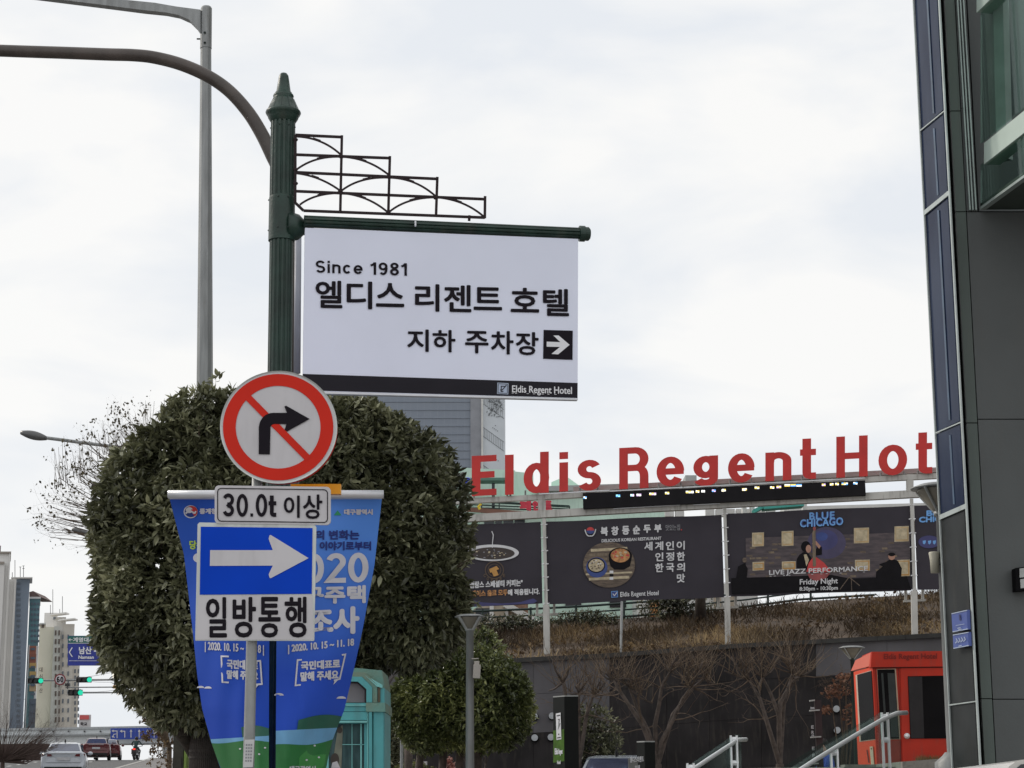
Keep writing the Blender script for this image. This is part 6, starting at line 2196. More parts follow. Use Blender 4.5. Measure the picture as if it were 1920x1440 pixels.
# ------------------------------------------------------------------ handrails with glass
def handrail(label, pts, posts, glass, Y0_, Y1_, rpx=6.0):
    """pts: tube centre line px; Y runs linearly with px x"""
    xa, xb = pts[0][0], pts[-1][0]
    Yf = lambda x: Y0_ + (Y1_ - Y0_) * (x - xa) / (xb - xa)
    b = U(pts[0][0], pts[0][1], Yf(xa))
    root = thing('handrail', label, 'handrail', (b.x, b.y, gz(b.y)), 'stainless handrails with glass panels')
    mb = MB()
    mb.tube([U(x, y, Yf(x)) for x, y in pts], rpx * Y0_ / 3600, 14)
    mb.build('rail_tube', M['steel'], root, smooth=True)
    for x, y, w in posts:
        mb = MB()
        Yp = Yf(x)
        q = U(x + 1.5, y, Yp + .05)
        for dx in (-.022, .022):
            mb.box((q.x + dx, q.y, (q.z + gz(Yp)) / 2), (.012, .05, q.z - gz(Yp)))
        mb.tube([q + Vector((-.03, 0, -.03)), q + Vector((.03, 0, -.03))], .02, 10)
        mb.tube([q + Vector((-.03, 0, -.20)), q + Vector((.03, 0, -.20))], .02, 10)
        mb.build('post', M['steel'], root)
    mb = MB()
    for gq in glass:
        f_ = [U(x, y, Yf(x) + .06) for x, y in gq]
        g2 = [p + Vector((0, .012, 0)) for p in f_]
        n = len(f_)
        mb.add(f_ + g2, [tuple(range(n)), tuple(range(n, 2 * n))[::-1]] + [(i, n + i, n + (i + 1) % n, (i + 1) % n) for i in range(n)])
    mb.build('glass_panel', glc, root)
glc = bpy.data.materials.new('rail_glass'); glc.use_nodes = True
t = glc.node_tree; n = t.nodes
tb_ = n.new('ShaderNodeBsdfTransparent'); tb_.inputs[0].default_value = (.80, .88, .86, 1)
gb_ = n.new('ShaderNodeBsdfGlossy'); gb_.inputs[0].default_value = (.8, .9, .88, 1); gb_.inputs['Roughness'].default_value = .08
msx = n.new('ShaderNodeMixShader'); msx.inputs[0].default_value = .07
t.links.new(tb_.outputs[0], msx.inputs[1]); t.links.new(gb_.outputs[0], msx.inputs[2]); t.links.new(msx.outputs[0], n['Material Output'].inputs[0])
handrail('right handrail tube rising in front of the red booth', [(1380, 1520), (1470, 1463), (1530, 1424), (1600, 1381), (1655, 1349), (1676, 1340), (1684, 1337), (1700, 1336.5)],
         [(1562, 1404, 0), (1657, 1336, 0)], [[(1400, 1480), (1535, 1397), (1654, 1334), (1654, 1600), (1400, 1620)], [(1660, 1339), (1688, 1330), (1690, 1600), (1662, 1600)]], 13.0, 14.6, 4.6)
handrail('left handrail tube ending before the slim bare tree', [(1240, 1480), (1290, 1449), (1330, 1422), (1370, 1396), (1378, 1390), (1386, 1387), (1399, 1386.5)],
         [(1293, 1431, 0), (1374, 1379, 0)], [[(1295, 1432), (1371, 1381), (1371, 1600), (1295, 1600)], [(1377, 1377), (1390, 1377), (1392, 1600), (1379, 1600)]], 13.4, 14.6, 4.2)

# ------------------------------------------------------------------ wall lights
for x, y, lab in ((1002, 1343, 'upper round white wall light beside the black pylon, further left'), (1002.5, 1383, 'lower round white wall light beside the black pylon, further left'), (1035, 1342, 'upper round white wall light half hidden by the black pylon'), (1033, 1382, 'lower round white wall light half hidden by the black pylon'),
                  (1568.5, 1329, 'upper round white wall light between the lettered post and red booth'), (1570, 1369, 'lower round white wall light between the lettered post and red booth')):
    q = U(x, y, YW - .05)
    r = thing('wall_light', lab, 'wall light', tuple(q), 'round wall lights on the dark wall')
    mb = MB(); k = YW * 1.02 / 3600
    P_ = Plane(q, q + Vector((1, 0, 0)))
    slab(mb, P_.hit, ellp(x + .5, y + 1, 7.6, 7.6, 24), .03, -.04); mb.build('ring', joint, r)
    mb = MB()
    slab(mb, P_.hit, ellp(x, y, 6.2, 6.2, 24), .06, .03); slab(mb, P_.hit, ellp(x, y, 3, 3, 16), .066, .06); mb.build('diffuser', mat('frosted_lens', (.42, .44, .46), .35), r)

# ------------------------------------------------------------------ pylons and lettered post
YP = 21.0
def pylon(name, label, fx0, fx1, ytop_l, ytop_r, sx1, Y, ang=-.35):
    """narrow printed face fx0..fx1 turned left, dark side fx1..sx1"""
    a = U(fx1, ytop_r, Y)
    r = thing(name, label, 'pylon sign', (a.x, Y, gz(Y)))
    Pn = Plane.__new__(Plane)
    dd = Vector((-.55, .83, 0)).normalized() 
    Pn.A = a.copy(); Pn.u = -dd; Pn.n = Vector((-dd.y, dd.x, 0))
    if Pn.n.y > 0: Pn.n = -Pn.n
    if Pn.n.x > 0: pass
    Ps = Plane(a, a + Vector((1, 0, 0)))
    e = Pn.hit(fx0, ytop_l)
    w = U(sx1, ytop_r, Y).x - a.x
    mb = MB()
    base = [Vector((a.x, a.y, 0)), Vector((a.x + w, a.y, 0)), Vector((a.x + w + (e.x - a.x), e.y, 0)), Vector((e.x, e.y, 0))]
    mb.add([(p.x, p.y, gz(Y) - .2) for p in base] + [(p.x, p.y, a.z) for p in base], [(0, 1, 5, 4), (1, 2, 6, 5), (2, 3, 7, 6), (3, 0, 4, 7), (4, 5, 6, 7), (3, 2, 1, 0)])
    mb.build('body', mat('pylon_black', (.010, .011, .010), .35, 0, .2, 2, spec=.12), r)
    mb = MB()
    mb.box((a.x + (w + e.x - a.x) / 2, (a.y + e.y) / 2, a.z + .006), (.01, .01, .01))
    top = [Vector((p.x, p.y, a.z)) for p in base]
    mb.add(top + [p + Vector((0, 0, .012)) for p in top], [(0, 1, 5, 4), (1, 2, 6, 5), (2, 3, 7, 6), (3, 0, 4, 7), (4, 5, 6, 7)])
    mb.build('top_edge', M['galv_lt'], r)
    return r, Pn.hit, Ps.hit
r, ph, ps = pylon('hotel_pylon', 'tall black hotel pylon with green lower band and white logo', 1037, 1058, 1312, 1306, 1084, YP)
mb = MB(); flat(mb, ph, [(1037.2, 1370), (1057.5, 1367), (1058, 1427), (1037.5, 1430)], .004)
mb.build('green_band', mat('leaf_green_print', (.07, .16, .015), .5, 0, .3, 12, spec=.2), r)
mb = MB(); flat(mb, ph, [(1042, 1338), (1051, 1336), (1052.5, 1386), (1043.5, 1387.5)], .007)
for j, quad in enumerate(([(1043.5, 1341.5), (1050, 1340), (1050, 1341.8), (1043.6, 1343.2)], [(1044.5, 1382.8), (1051, 1381.5), (1051, 1383.2), (1044.6, 1384.5)])):
    flat(mb, ph, quad, .010, 1)
ribbon(mb, [(1046, 1349), (1048.5, 1348.5), (1046.2, 1368), (1050, 1356)], False, 1.2, ph, None, 1, .010)
flat(mb, ph, [(1046.3, 1376), (1048.5, 1375.6), (1048.6, 1377.6), (1046.4, 1378)], .010, 1)
text(mb, ph, 'Eldis', 1040, 1046.5, 1403, 1415, -.05, .3, .007, 0)
text(mb, ph, 'Regent', 1047, 1055, 1404, 1417, -.05, .3, .007, 0)
text(mb, ph, 'Hotel', 1044.5, 1051, 1426, 1433, -.05, .2, .007, 0)
mb.build('logo_print', [M['white_print'], M['ink']], r)
r, ph, ps = pylon('lobby_pylon', 'short dark pylon sign with pale Korean lettering beside the bare tree', 1194, 1208.5, 1394, 1391.5, 1228, 20)
mb = MB()
mb.box(U(1187, 1440, 19.9) + Vector((0, 0, -.28)), (.095, .05, .75))
mb.build('grey_leaf', mat('pylon_grey', (.20, .20, .19), .35), r)
mb = MB()
Pq = Plane(U(1180, 1420, 19.8), U(1208, 1418, 19.8))
text(mb, Pq.hit, '엘디스리젠트', 1181, 1207, 1419, 1430, -.06, .3, .004)
text(mb, Pq.hit, '호텔', 1190, 1200, 1435, 1445, -.06, .2, .004)
mb.build('lettering', M['white_print'], r)
lp_ = thing('lettered_post', 'thin dark post stacked with small pale sign letters on the wall side', 'sign post', (U(1526, 1440, 37).x, 37, gz(37)))
mb = MB(); p = U(1531, 1313, 37); mb.box((p.x + .02, 37, (p.z + gz(37)) / 2), (.12, .12, p.z - gz(37))); mb.build('post', mat('post_plum', (.03, .018, .02), .5), lp_)
Pq = Plane(U(1520, 1400, 36.9), U(1545, 1400, 36.9)); hq = Pq.hit
mb = MB()
for x0, x1, y in ((1519, 1528, 1313.5), (1519, 1537, 1332), (1521, 1540, 1382), (1523, 1535, 1432)):
    slab(mb, hq, [(x0, y - 1), (x1, y - 2), (x1, y + .5), (x0, y + 1.5)], .02, -.1)
mb.build('bracket', M['galv_lt'], lp_)
mb = MB()
text(mb, hq, 'ina', 1519.5, 1527.5, 1325, 1330, -.1, .5, .01)
for y, ch in ((1360, 'E'), (1370, 'R'), (1377, 'o'), (1400, 'E'), (1413, 'F'), (1423, 'E')):
    text(mb, hq, ch, 1521 + (y - 1360) * .04, 1526 + (y - 1360) * .04, y, y + 6.5, 0, .4, .01)
mb.build('lettering', mat('dim_white', (.4, .4, .42), .6), lp_)

# ------------------------------------------------------------------ teal phone booth
YQ = 15.0
teal = mat('teal_paint', (.10, .42, .44), .45, 0, .12, 3, .06, 30, dirt=.32)
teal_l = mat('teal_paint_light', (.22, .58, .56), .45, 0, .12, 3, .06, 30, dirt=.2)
mossy = mat('mossy_teal', (.22, .27, .20), .8, 0, .35, 6, .3, 30, col2=(.16, .33, .28))
pk = U(700, 1440, YQ)
pb_ = thing('phone_booth', 'turquoise phone booth with octagonal arch top standing beside the blue banners', 'phone booth', (pk.x, pk.y, gz(YQ)))
QP = Plane(U(600, 1350, YQ), U(718, 1350, YQ))
qh = QP.hit
def pb(quad, m_, f, bk_, nm, parent=None):
    mb = MB(); slab(mb, qh, quad, f, bk_); return mb.build(nm, m_, parent or pb_)
outer_ = [(548, 1560), (548, 1290), (585, 1253), (670, 1253), (716, 1257), (721, 1292), (721, 1560)]
pb([(700, 1292), (721, 1290), (720, 1560), (702, 1560)], teal, 0, -.75, 'corner_post')
pb([(548, 1262), (668, 1252.5), (716, 1257), (720, 1284), (720, 1292), (700, 1318), (548, 1318)], mossy, -.06, -.8, 'roof')
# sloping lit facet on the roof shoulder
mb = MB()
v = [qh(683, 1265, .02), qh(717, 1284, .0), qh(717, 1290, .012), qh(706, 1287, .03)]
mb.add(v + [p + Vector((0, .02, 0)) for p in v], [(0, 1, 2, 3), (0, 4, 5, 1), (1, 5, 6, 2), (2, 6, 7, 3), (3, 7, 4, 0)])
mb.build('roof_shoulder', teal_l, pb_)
def archband(o, i, m_, f, bk_, nm):
    mb = MB()
    for a, b in zip(range(len(o) - 1), range(1, len(o))):
        slab(mb, qh, [o[a], o[b], i[b], i[a]], f, bk_)
    return mb.build(nm, m_, pb_)
O1 = [(700, 1317), (700, 1288), (680, 1268), (600, 1266)]; I1 = [(697, 1317), (697, 1289), (678, 1270.5), (600, 1268)]
archband([(707, 1317), (707, 1284), (684, 1261), (600, 1258)], [(698, 1317), (698, 1288), (679, 1269), (600, 1267)], mossy, .02, -.06, 'outer_arch')
archband([(697.5, 1317), (697.5, 1288), (678.5, 1269), (600, 1267)], [(687, 1317), (687, 1292), (671, 1278), (600, 1276)], teal, .035, -.06, 'inner_arch')
pb([(600, 1278), (672, 1279), (686, 1293), (686, 1317), (600, 1317)], mat('arch_glass', (.20, .19, .20), .35, 0, .1, 5), -.03, -.05, 'arch_window')
archband([(687, 1317), (687, 1292), (671, 1278), (600, 1276)], [(683.5, 1317), (683.5, 1294), (670, 1281), (600, 1279)], mat('rubber_seal', (.03, .02, .022), .7), .0, -.05, 'seal')
pb([(708, 1286), (713, 1286), (713, 1317), (708, 1317)], mat('rust_stain', (.12, .10, .07), .9, 0, .3, 9), .012, 0, 'groove')
pb([(600, 1318), (686, 1318), (686, 1334), (600, 1334)], teal, .02, -.06, 'cross_beam')
pb([(600, 1321), (686, 1321), (686, 1323.4), (600, 1323.4)], teal_l, .035, .02, 'bead')
pb([(600, 1335), (688, 1335), (688, 1350), (600, 1350)], teal, .035, -.06, 'cross_beam')
pb([(600, 1351.5), (688, 1351.5), (688, 1355), (600, 1355)], teal_l, .05, 0, 'bead')
pb([(686, 1317.5), (722, 1317.5), (722, 1334.5), (686, 1334.5)], mossy, .05, -.8, 'capital')
for x0, x1, f in ((688, 690.5, .03), (691.5, 697.5, .045), (700.5, 719, .03)):
    pb([(x0, 1335), (x1, 1335), (x1, 1560), (x0, 1560)], teal if x0 != 688 else teal_l, f, 0, 'pilaster')
pb([(683, 1356), (688, 1356), (688, 1560), (683, 1560)], teal, .0, -.05, 'door_frame')
pb([(600, 1356), (616, 1356), (616, 1560), (600, 1560)], teal_l, .0, -.05, 'door_frame')
pb([(616, 1357), (683, 1357), (683, 1560), (616, 1560)], mat('booth_pane', (.05, .10, .10), .15, 0, .35, 5, stretch=(5, 5, 1)), -.035, -.045, 'glass_pane')
mb = MB()
flat(mb, qh, [(640, 1360), (643, 1360), (640, 1440), (622, 1440), (632, 1375)], -.030, 0)
flat(mb, qh, ellp(637, 1369, 5, 6, 14), -.028, 1)
flat(mb, qh, ellp(628, 1424, 8, 12, 18), -.028, 1)
flat(mb, qh, [(621, 1440), (623, 1430), (632, 1427), (638, 1440)], -.026, 2)
mb.build('frosted_poster', [mat('poster_khaki', (.20, .21, .16), .6, 0, .3, 9), mat('poster_brown', (.06, .045, .035), .6), M['retro_white']], pb_)
mb = MB()
ribbon(mb, [(660, 1357), (660, 1560)], False, 1.2, qh, None, 0, -.03)
ribbon(mb, [(642, 1396), (683, 1396)], False, 1.2, qh, None, 0, -.028)
ribbon(mb, [(677, 1357), (677, 1560)], False, 3, qh, None, 0, -.028)
mb.build('glazing_bar', teal_l, pb_)
# sides/back so it is a real cabin
mb = MB(); b0 = qh(549, 1560, -.8); b1 = qh(720, 1262, -.8)
mb.box(((b0.x + b1.x) / 2, b0.y, (b1.z + gz(YQ)) / 2), (b1.x - b0.x, .03, b1.z - gz(YQ) - .1)); mb.build('back_wall', teal, pb_)

# green utility cabinets beside the guarded pole, and brown one
for x0, x1, yt, lab, m_ in ((329, 348, 1374, 'dark olive utility cabinet just left of the guarded pole', mat('cabinet_olive', (.045, .042, .03), .7, 0, .3)), (349.5, 355, 1374, 'narrow lime green utility cabinet squeezed beside the guarded pole', mat('cabinet_green2', (.20, .30, .06), .6, 0, .2))):
    Yc = 24
    a, b = U(x0, yt, Yc), U(x1, yt, Yc)
    r = thing('utility_cabinet', lab, 'cabinet', ((a.x + b.x) / 2, Yc, gz(Yc)), 'utility cabinets by the kerb')
    mb = MB(); mb.box(((a.x + b.x) / 2, Yc, (a.z + gz(Yc)) / 2), (b.x - a.x, .25, a.z - gz(Yc))); mb.build('body', m_, r)
    mb = MB(); mb.box(((a.x + b.x) / 2, Yc, a.z + .012), (b.x - a.x + .03, .28, .024)); mb.build('lid', M['galv_lt'], r)
    mb = MB(); mb.box(((a.x + b.x) / 2, Yc - .13, (a.z + gz(Yc)) / 2 - .05), ((b.x - a.x) * .7, .012, (a.z - gz(Yc)) * .75)); mb.build('door', m_, r)
mb = MB()
q = U(753.5, 1440, 27); mb.tube([(q.x, 27, gz(27)), U(753.5, 1330, 27)], .022, 8)
tag(mb.build('thin_pole', M['galv']), 'thin grey pole under the clipped tree, left of its trunks', 'pole')
mb = MB()
q = U(767, 1440, 27.3); mb.tube([(q.x, 27.3, gz(27)), U(766, 1300, 27.3)], .06, 10)
tag(mb.build('tree_trunk', M['bark_grey'], smooth=True), 'brown tree trunk beside the thin grey pole under the clipped tree', 'tree')
mb = MB()
q = U(796, 1432, 30); mb.box(q, (.08, .03, .07)); mb.tube([(q.x, 30.02, gz(30)), (q.x, 30.02, q.z - .04)], .012, 6)
tag(mb.build('small_marker', M['retro_white']), 'tiny pale square marker plate under the clipped tree', 'marker')
# low yellowish hedge under the clipped tree
hd = thing('low_hedge', 'low yellow green hedge just visible beneath the clipped tree', 'hedge', (U(775, 1440, 28).x, 28, gz(28)))
mb = MB(); q = U(775, 1450, 28); branchy(mb, Vector((q.x, 28, gz(28))), Vector((0, 0, 1)), .5, .02, 2, random.Random(2), .8); mb.build('stem', M['twig'], hd)
q = U(778, 1447, 28); crown(hd, [((q.x, 28, q.z), (.28, .3, .14))], 160, leaf_geo(.05, .02), leaf_mat('hedge_leaf', (.05, .06, .02), (.12, .13, .03), (.22, .22, .06)), 6, (.7, 1.2), 51, 0, .2, .5)
fl = thing('flowering_pot_plant', 'small reddish plant at the foot of the wall under the clipped tree', 'plant', (U(842, 1440, 34).x, 34, gz(34)))
mb = MB(); q = U(842, 1450, 34); branchy(mb, Vector((q.x, 34, gz(34))), Vector((0, 0, 1)), .6, .02, 2, random.Random(2), .8); mb.build('stem', M['twig'], fl)
q = U(842, 1432, 34); crown(fl, [((q.x, 34, q.z), (.09, .1, .10))], 40, leaf_geo(.05, .03), leaf_mat('pink_leaf', (.15, .05, .04), (.35, .14, .11), (.5, .3, .25)), 5, (.7, 1.2), 52, 0, .2, .5)
# dark evergreen hedge mass behind the pylon and below the trees
def dark_mass(px, py, rx, ry, Y, seed, label, n=1200, name='dark_bush', grp=None):
    q = U(px, py, Y); k = Y * 1.02 / 3600
    r = thing(name, label, 'bush', (q.x, Y, gz(Y)), grp)
    mb = MB(); branchy(mb, Vector((q.x, Y, gz(Y))), Vector((0, 0, 1)), q.z - gz(Y), .04, 2, random.Random(seed), .7); mb.build('stem', M['bark'], r)
    crown(r, [((q.x, Y, q.z), (rx * k, .6, ry * k))], n, leaf_geo(.08, .03), M['leaf'], 6, (.8, 1.3), seed, 0, .2, .6)
dark_mass(1105, 1400, 62, 85, 41, 61, 'dark evergreen bush between the black pylon and the wall', 900)
dark_mass(700, 1400, 60, 60, 30, 62, 'dark foliage behind the turquoise phone booth', 900, 'dark_hedge')

# ------------------------------------------------------------------ cars
tyre = mat('tyre_rubber', (.015, .015, .015), .9)
rim_m = mat('alloy_rim', (.45, .46, .47), .3, .8)
tail = mat('tail_lamp', (.10, .008, .012), .25, 0, .1, spec=.6)
plate_m = mat('number_plate', (.45, .45, .47), .5)
cglass = mat('car_glass', (.05, .06, .10), .06, 0, .1, spec=1)
def car(label, paint, x, y, rz=0, group='cars', w=1.84, L=4.8, h=1.45):
    z = gz(y) + .012
    slope = math.atan2(gz(y + 3) - gz(y - 3), 6)
    r = thing('parked_car' if 'parked' in label else 'sedan_car', label, 'car', (x, y, z), group)
    # sections along length (rear = -Y): y, half width low, belt z, roof z, half width roof
    b = MB()
    secs = [(-2.38, .70, .42, .78), (-2.40, .84, .34, .98), (-2.25, .90, .26, 1.04), (-1.6, .92, .20, 1.03), (0, .93, .20, .96), (1.4, .92, .20, .92), (2.1, .88, .25, .80), (2.38, .72, .35, .62)]
    ring_ = []
    for (yy, hw, zl, zh) in secs:
        P_ = [(-hw * .88, zl), (-hw, zl + .18), (-hw, zh - .22), (-hw * .94, zh - .06), (-hw * .80, zh), (hw * .80, zh), (hw * .94, zh - .06), (hw, zh - .22), (hw, zl + .18), (hw * .88, zl)]
        ring_.append([(x + a, y + yy, z + c) for a, c in P_])
    n = len(ring_[0]); vs = [p for q in ring_ for p in q]
    fs = [(i * n + k, i * n + (k + 1) % n, (i + 1) * n + (k + 1) % n, (i + 1) * n + k) for i in range(len(secs) - 1) for k in range(n)]
    fs += [tuple(range(n))[::-1], tuple((len(secs) - 1) * n + k for k in range(n))]
    b.add(vs, fs)
    body = b.build('body', paint, r, smooth=False)
    for pl_ in body.data.polygons: pl_.use_smooth = abs(pl_.normal.y) < .9
    c_ = MB()
    secs = [(-2.0, .74, 1.0, 1.02, .70), (-1.25, .76, 1.0, 1.36, .60), (-.7, .77, .98, h, .58), (.2, .77, .96, h, .58), (.6, .77, .94, 1.38, .58), (1.35, .76, .9, .93, .72)]
    vs, fs = [], []
    for (yy, hw, z0, z1, hr) in secs:
        for a, c in ((-hw, z0), (-hr, z1 - .03), (-hr * .7, z1), (hr * .7, z1), (hr, z1 - .03), (hw, z0)): vs.append((x + a, y + yy, z + c))
    for i in range(len(secs) - 1):
        for k in range(5): fs.append((i * 6 + k, i * 6 + k + 1, (i + 1) * 6 + k + 1, (i + 1) * 6 + k))
    c_.add(vs, fs)
    c_.build('roof', paint, r, smooth=True)
    g_ = MB()
    def quad(p): g_.add([(x + a, y + yy, z + c) for a, yy, c in p], [tuple(range(len(p)))])
    quad([(-.66, -2.03, 1.045), (.66, -2.03, 1.045), (.53, -1.30, 1.37), (-.53, -1.30, 1.37)])
    g_.build('rear_window', cglass, r)
    g_ = MB()
    quad([(.70, .7, 1.39), (-.70 + .1, .7, 1.39), (-.70, 1.33, .97), (.70, 1.33, .97)])
    g_.build('windscreen', cglass, r)
    for s in (-1, 1):
        g_ = MB()
        quad([(s * .785, -1.55, 1.06), (s * .795, 1.0, 1.0), (s * .605, .45, 1.38), (s * .61, -1.0, 1.38)])
        g_.build('side_window', cglass, r)
        t_ = MB()
        t_.add([(x + s * a, y + yy, z + c) for a, yy, c in ((.45, -2.425, .84), (.85, -2.36, .82), (.85, -2.36, .95), (.50, -2.43, .93), (.45, -2.30, .84), (.88, -2.2, .82), (.88, -2.2, .95), (.50, -2.3, .93))],
               [(0, 1, 2, 3), (4, 7, 6, 5), (0, 4, 5, 1), (1, 5, 6, 2), (2, 6, 7, 3), (3, 7, 4, 0)])
        t_.build('tail_light', tail, r)
        m_ = MB(); m_.ell((x + s * 1.0, y + .75, z + 1.03), (.11, .07, .08), 10)
        m_.build('mirror', paint, r, smooth=True)
        for yy in (-1.45, 1.45):
            wmb = MB()
            wmb.tube([(x + s * .72, y + yy, z + .33), (x + s * .925, y + yy, z + .33)], .33, 20)
            wob = wmb.build('wheel', tyre, r)
            wmb = MB(); wmb.tube([(x + s * .92, y + yy, z + .33), (x + s * .935, y + yy, z + .33)], .22, 14); wmb.build('rim', rim_m, wob)
    p_ = MB(); p_.box((x, y - 2.42, z + .74), (.52, .03, .12)); p_.build('number_plate', plate_m, r)
    p_ = MB(); p_.box((x, y - 2.36, z + .34), (1.5, .12, .16)); p_.build('bumper_insert', tyre, r)
    p_ = MB(); p_.tube([(x, y - .9, z + h - .01), (x, y - 1.02, z + h + .09)], .03, 6); p_.build('antenna', tyre, r)
    p_ = MB(); p_.tube([(x - .5, y - 2.44, z + .96), (x + .5, y - 2.44, z + .96)], .012, 6); p_.build('trim_strip', rim_m, r)
    if rz: r.rotation_euler[2] = rz
    return r
white_p = mat('car_white', (.46, .49, .54), .22, .1, .03, coat=.6)
red_p = mat('car_red', (.10, .010, .014), .25, .2, .05, coat=.6)
X_ = lambda px, Y: U(px, 1430, Y).x
car('pearl white sedan seen from behind, nearest car on the left road', white_p, X_(96, 80), 82.5, R(11), 'cars on the far road')
car('dark red sedan seen from behind ahead of the white sedan', red_p, X_(162, 128), 131, R(11), 'cars on the far road')
car('small red car partly hidden right of the dark red sedan', red_p, X_(185, 136), 139, R(10), 'cars on the far road', h=1.42)
car('silver parked car whose roof arc shows behind the lobby pylon', mat('car_silver', (.45, .50, .56), .22, .3, .04, coat=.5), U(1160, 1430, 40).x, 40.5, R(-4), 'cars by the hotel', h=1.44)

# ------------------------------------------------------------------ people
cloth_t = mat('dark_teal_jacket', (.02, .05, .05), .8, 0, .2, 12)
skin = mat('skin', (.42, .22, .16), .6, 0, .05)
hairm = mat('black_hair', (.012, .010, .009), .6)
def person(label, loc, rz, jacket, trousers, pose, helmet=None, hair=True):
    r = thing('person', label, 'person', loc)
    J = {'pel': (0, 0, .93), 'chest': (0, .0, 1.25), 'neck': (0, .0, 1.46), 'head': (0, .01, 1.56), 'crown': (0, .01, 1.68), 'hl': (-.10, 0, .90), 'hr': (.10, 0, .90), 'kl': (-.12, .02, .50), 'kr': (.12, .02, .50), 'al': (-.12, 0, .09), 'ar': (.12, 0, .09), 'tl': (-.13, .17, .04), 'tr': (.13, .17, .04),
         'sl': (-.20, 0, 1.41), 'sr': (.20, 0, 1.41), 'el': (-.26, -.02, 1.13), 'er': (.26, -.02, 1.13), 'wl': (-.27, .08, .90), 'wr': (.27, .08, .90), 'fl': (-.27, .13, .80), 'fr': (.27, .13, .80)}
    J.update(pose)
    rad = {'pel': .15, 'chest': .16, 'neck': .06, 'head': .085, 'crown': .07, 'hl': .10, 'hr': .10, 'kl': .065, 'kr': .065, 'al': .045, 'ar': .045, 'tl': .04, 'tr': .04, 'sl': .07, 'sr': .07, 'el': .048, 'er': .048, 'wl': .033, 'wr': .033, 'fl': .035, 'fr': .035}
    ks = list(J)
    E_ = [('pel', 'chest'), ('chest', 'neck'), ('neck', 'head'), ('head', 'crown'), ('pel', 'hl'), ('pel', 'hr'), ('hl', 'kl'), ('hr', 'kr'), ('kl', 'al'), ('kr', 'ar'), ('al', 'tl'), ('ar', 'tr'), ('chest', 'sl'), ('chest', 'sr'), ('sl', 'el'), ('sr', 'er'), ('el', 'wl'), ('er', 'wr'), ('wl', 'fl'), ('wr', 'fr')]
    me = bpy.data.meshes.new('body')
    rot = Matrix.Rotation(rz, 3, 'Z')
    me.from_pydata([rot @ Vector(J[k]) for k in ks], [(ks.index(a), ks.index(b)) for a, b in E_], [])
    o = bpy.data.objects.new('body', me); COL.objects.link(o)
    mod = o.modifiers.new('skin', 'SKIN'); o.modifiers.new('sub', 'SUBSURF').levels = 1
    o.modifiers['sub'].render_levels = 1
    sv = me.skin_vertices[0].data
    for i, k in enumerate(ks): sv[i].radius = (rad[k], rad[k])
    sv[0].use_root = True
    for mm in (jacket, trousers, skin): me.materials.append(mm)
    dg = bpy.context.evaluated_depsgraph_get()
    m2 = bpy.data.meshes.new_from_object(o.evaluated_get(dg))
    bpy.data.objects.remove(o)
    m2.materials.clear()
    for mm in (jacket, trousers, skin): m2.materials.append(mm)
    hz = Vector(J['neck']).z; pz = Vector(J['pel']).z
    inv = rot.inverted()
    hd = Vector(J['head'])
    for p_ in m2.polygons:
        c = inv @ p_.center
        near_head = (c - hd).length < .17 or c.z > hz + .03 and (c - Vector(J['neck'])).length < .12
        hand = min((c - Vector(J['fl'])).length, (c - Vector(J['fr'])).length) < .07
        leg = min((c - Vector(J[k])).length for k in ('kl', 'kr', 'al', 'ar', 'tl', 'tr')) < .26
        p_.material_index = 2 if near_head or hand else 1 if leg or c.z < pz - .12 and abs(c.x) < .2 else 0
        p_.use_smooth = True
    o = bpy.data.objects.new('body', m2); COL.objects.link(o); o.parent = r
    hw = rot @ hd
    def put(mbx, nm, m_):
        mbx.build(nm, m_, r, smooth=True)
    L_ = Vector(loc)
    cr = rot @ Vector(J['crown'])
    hc = (hw + cr) / 2
    if helmet:
        mb = MB(); mb.ell(L_ + hc + Vector((0, 0, .01)), (.135, .15, .145), 16); put(mb, 'helmet', helmet)
        mb = MB(); f = rot @ Vector((0, 1, 0)); mb.ell(L_ + hc + f * .06, (.11, .11, .06), 12); put(mb, 'visor', hairm)
    elif hair:
        mb = MB(); b = rot @ Vector((0, -.045, .04)); mb.ell(L_ + hc + b, (.095, .095, .10), 14); put(mb, 'hair', hairm)
        f = rot @ Vector((0, 1, 0)); sdv = rot @ Vector((1, 0, 0))
        mb = MB(); mb.ell(L_ + hw + f * .095 + Vector((0, 0, .03)), (.015, .022, .02), 8)
        for s in (-1, 1): mb.ell(L_ + hw + sdv * (.088 * s) + Vector((0, 0, .03)), (.014, .025, .032), 8)
        put(mb, 'face_features', skin)
    return r
bluej = mat('blue_jacket', (.03, .08, .42), .7, 0, .1, 10)
blackt = mat('black_trousers', (.015, .015, .018), .8)
q = U(1554, 1400, 41)
person('dark haired man in a blue jacket bending forward behind the right handrail', (q.x, 41, gz(41) + .012), R(100), bluej, blackt,
       {'chest': (0, .05, 1.26), 'neck': (0, .10, 1.48), 'head': (0, .14, 1.58), 'crown': (0, .17, 1.70), 'sl': (-.20, .06, 1.42), 'sr': (.20, .06, 1.42), 'el': (-.24, .18, 1.16), 'er': (.24, .18, 1.16), 'wl': (-.2, .42, 1.0), 'wr': (.2, .42, 1.0), 'fl': (-.18, .5, .98), 'fr': (.18, .5, .98)})
q = U(717, 1420, 44)
person('person with a white helmet and brown jacket just right of the phone booth', (q.x, 44, q.z - 1.60), R(15), mat('brown_jacket', (.10, .045, .04), .8), blackt, {}, helmet=mat('white_helmet', (.72, .72, .74), .25))
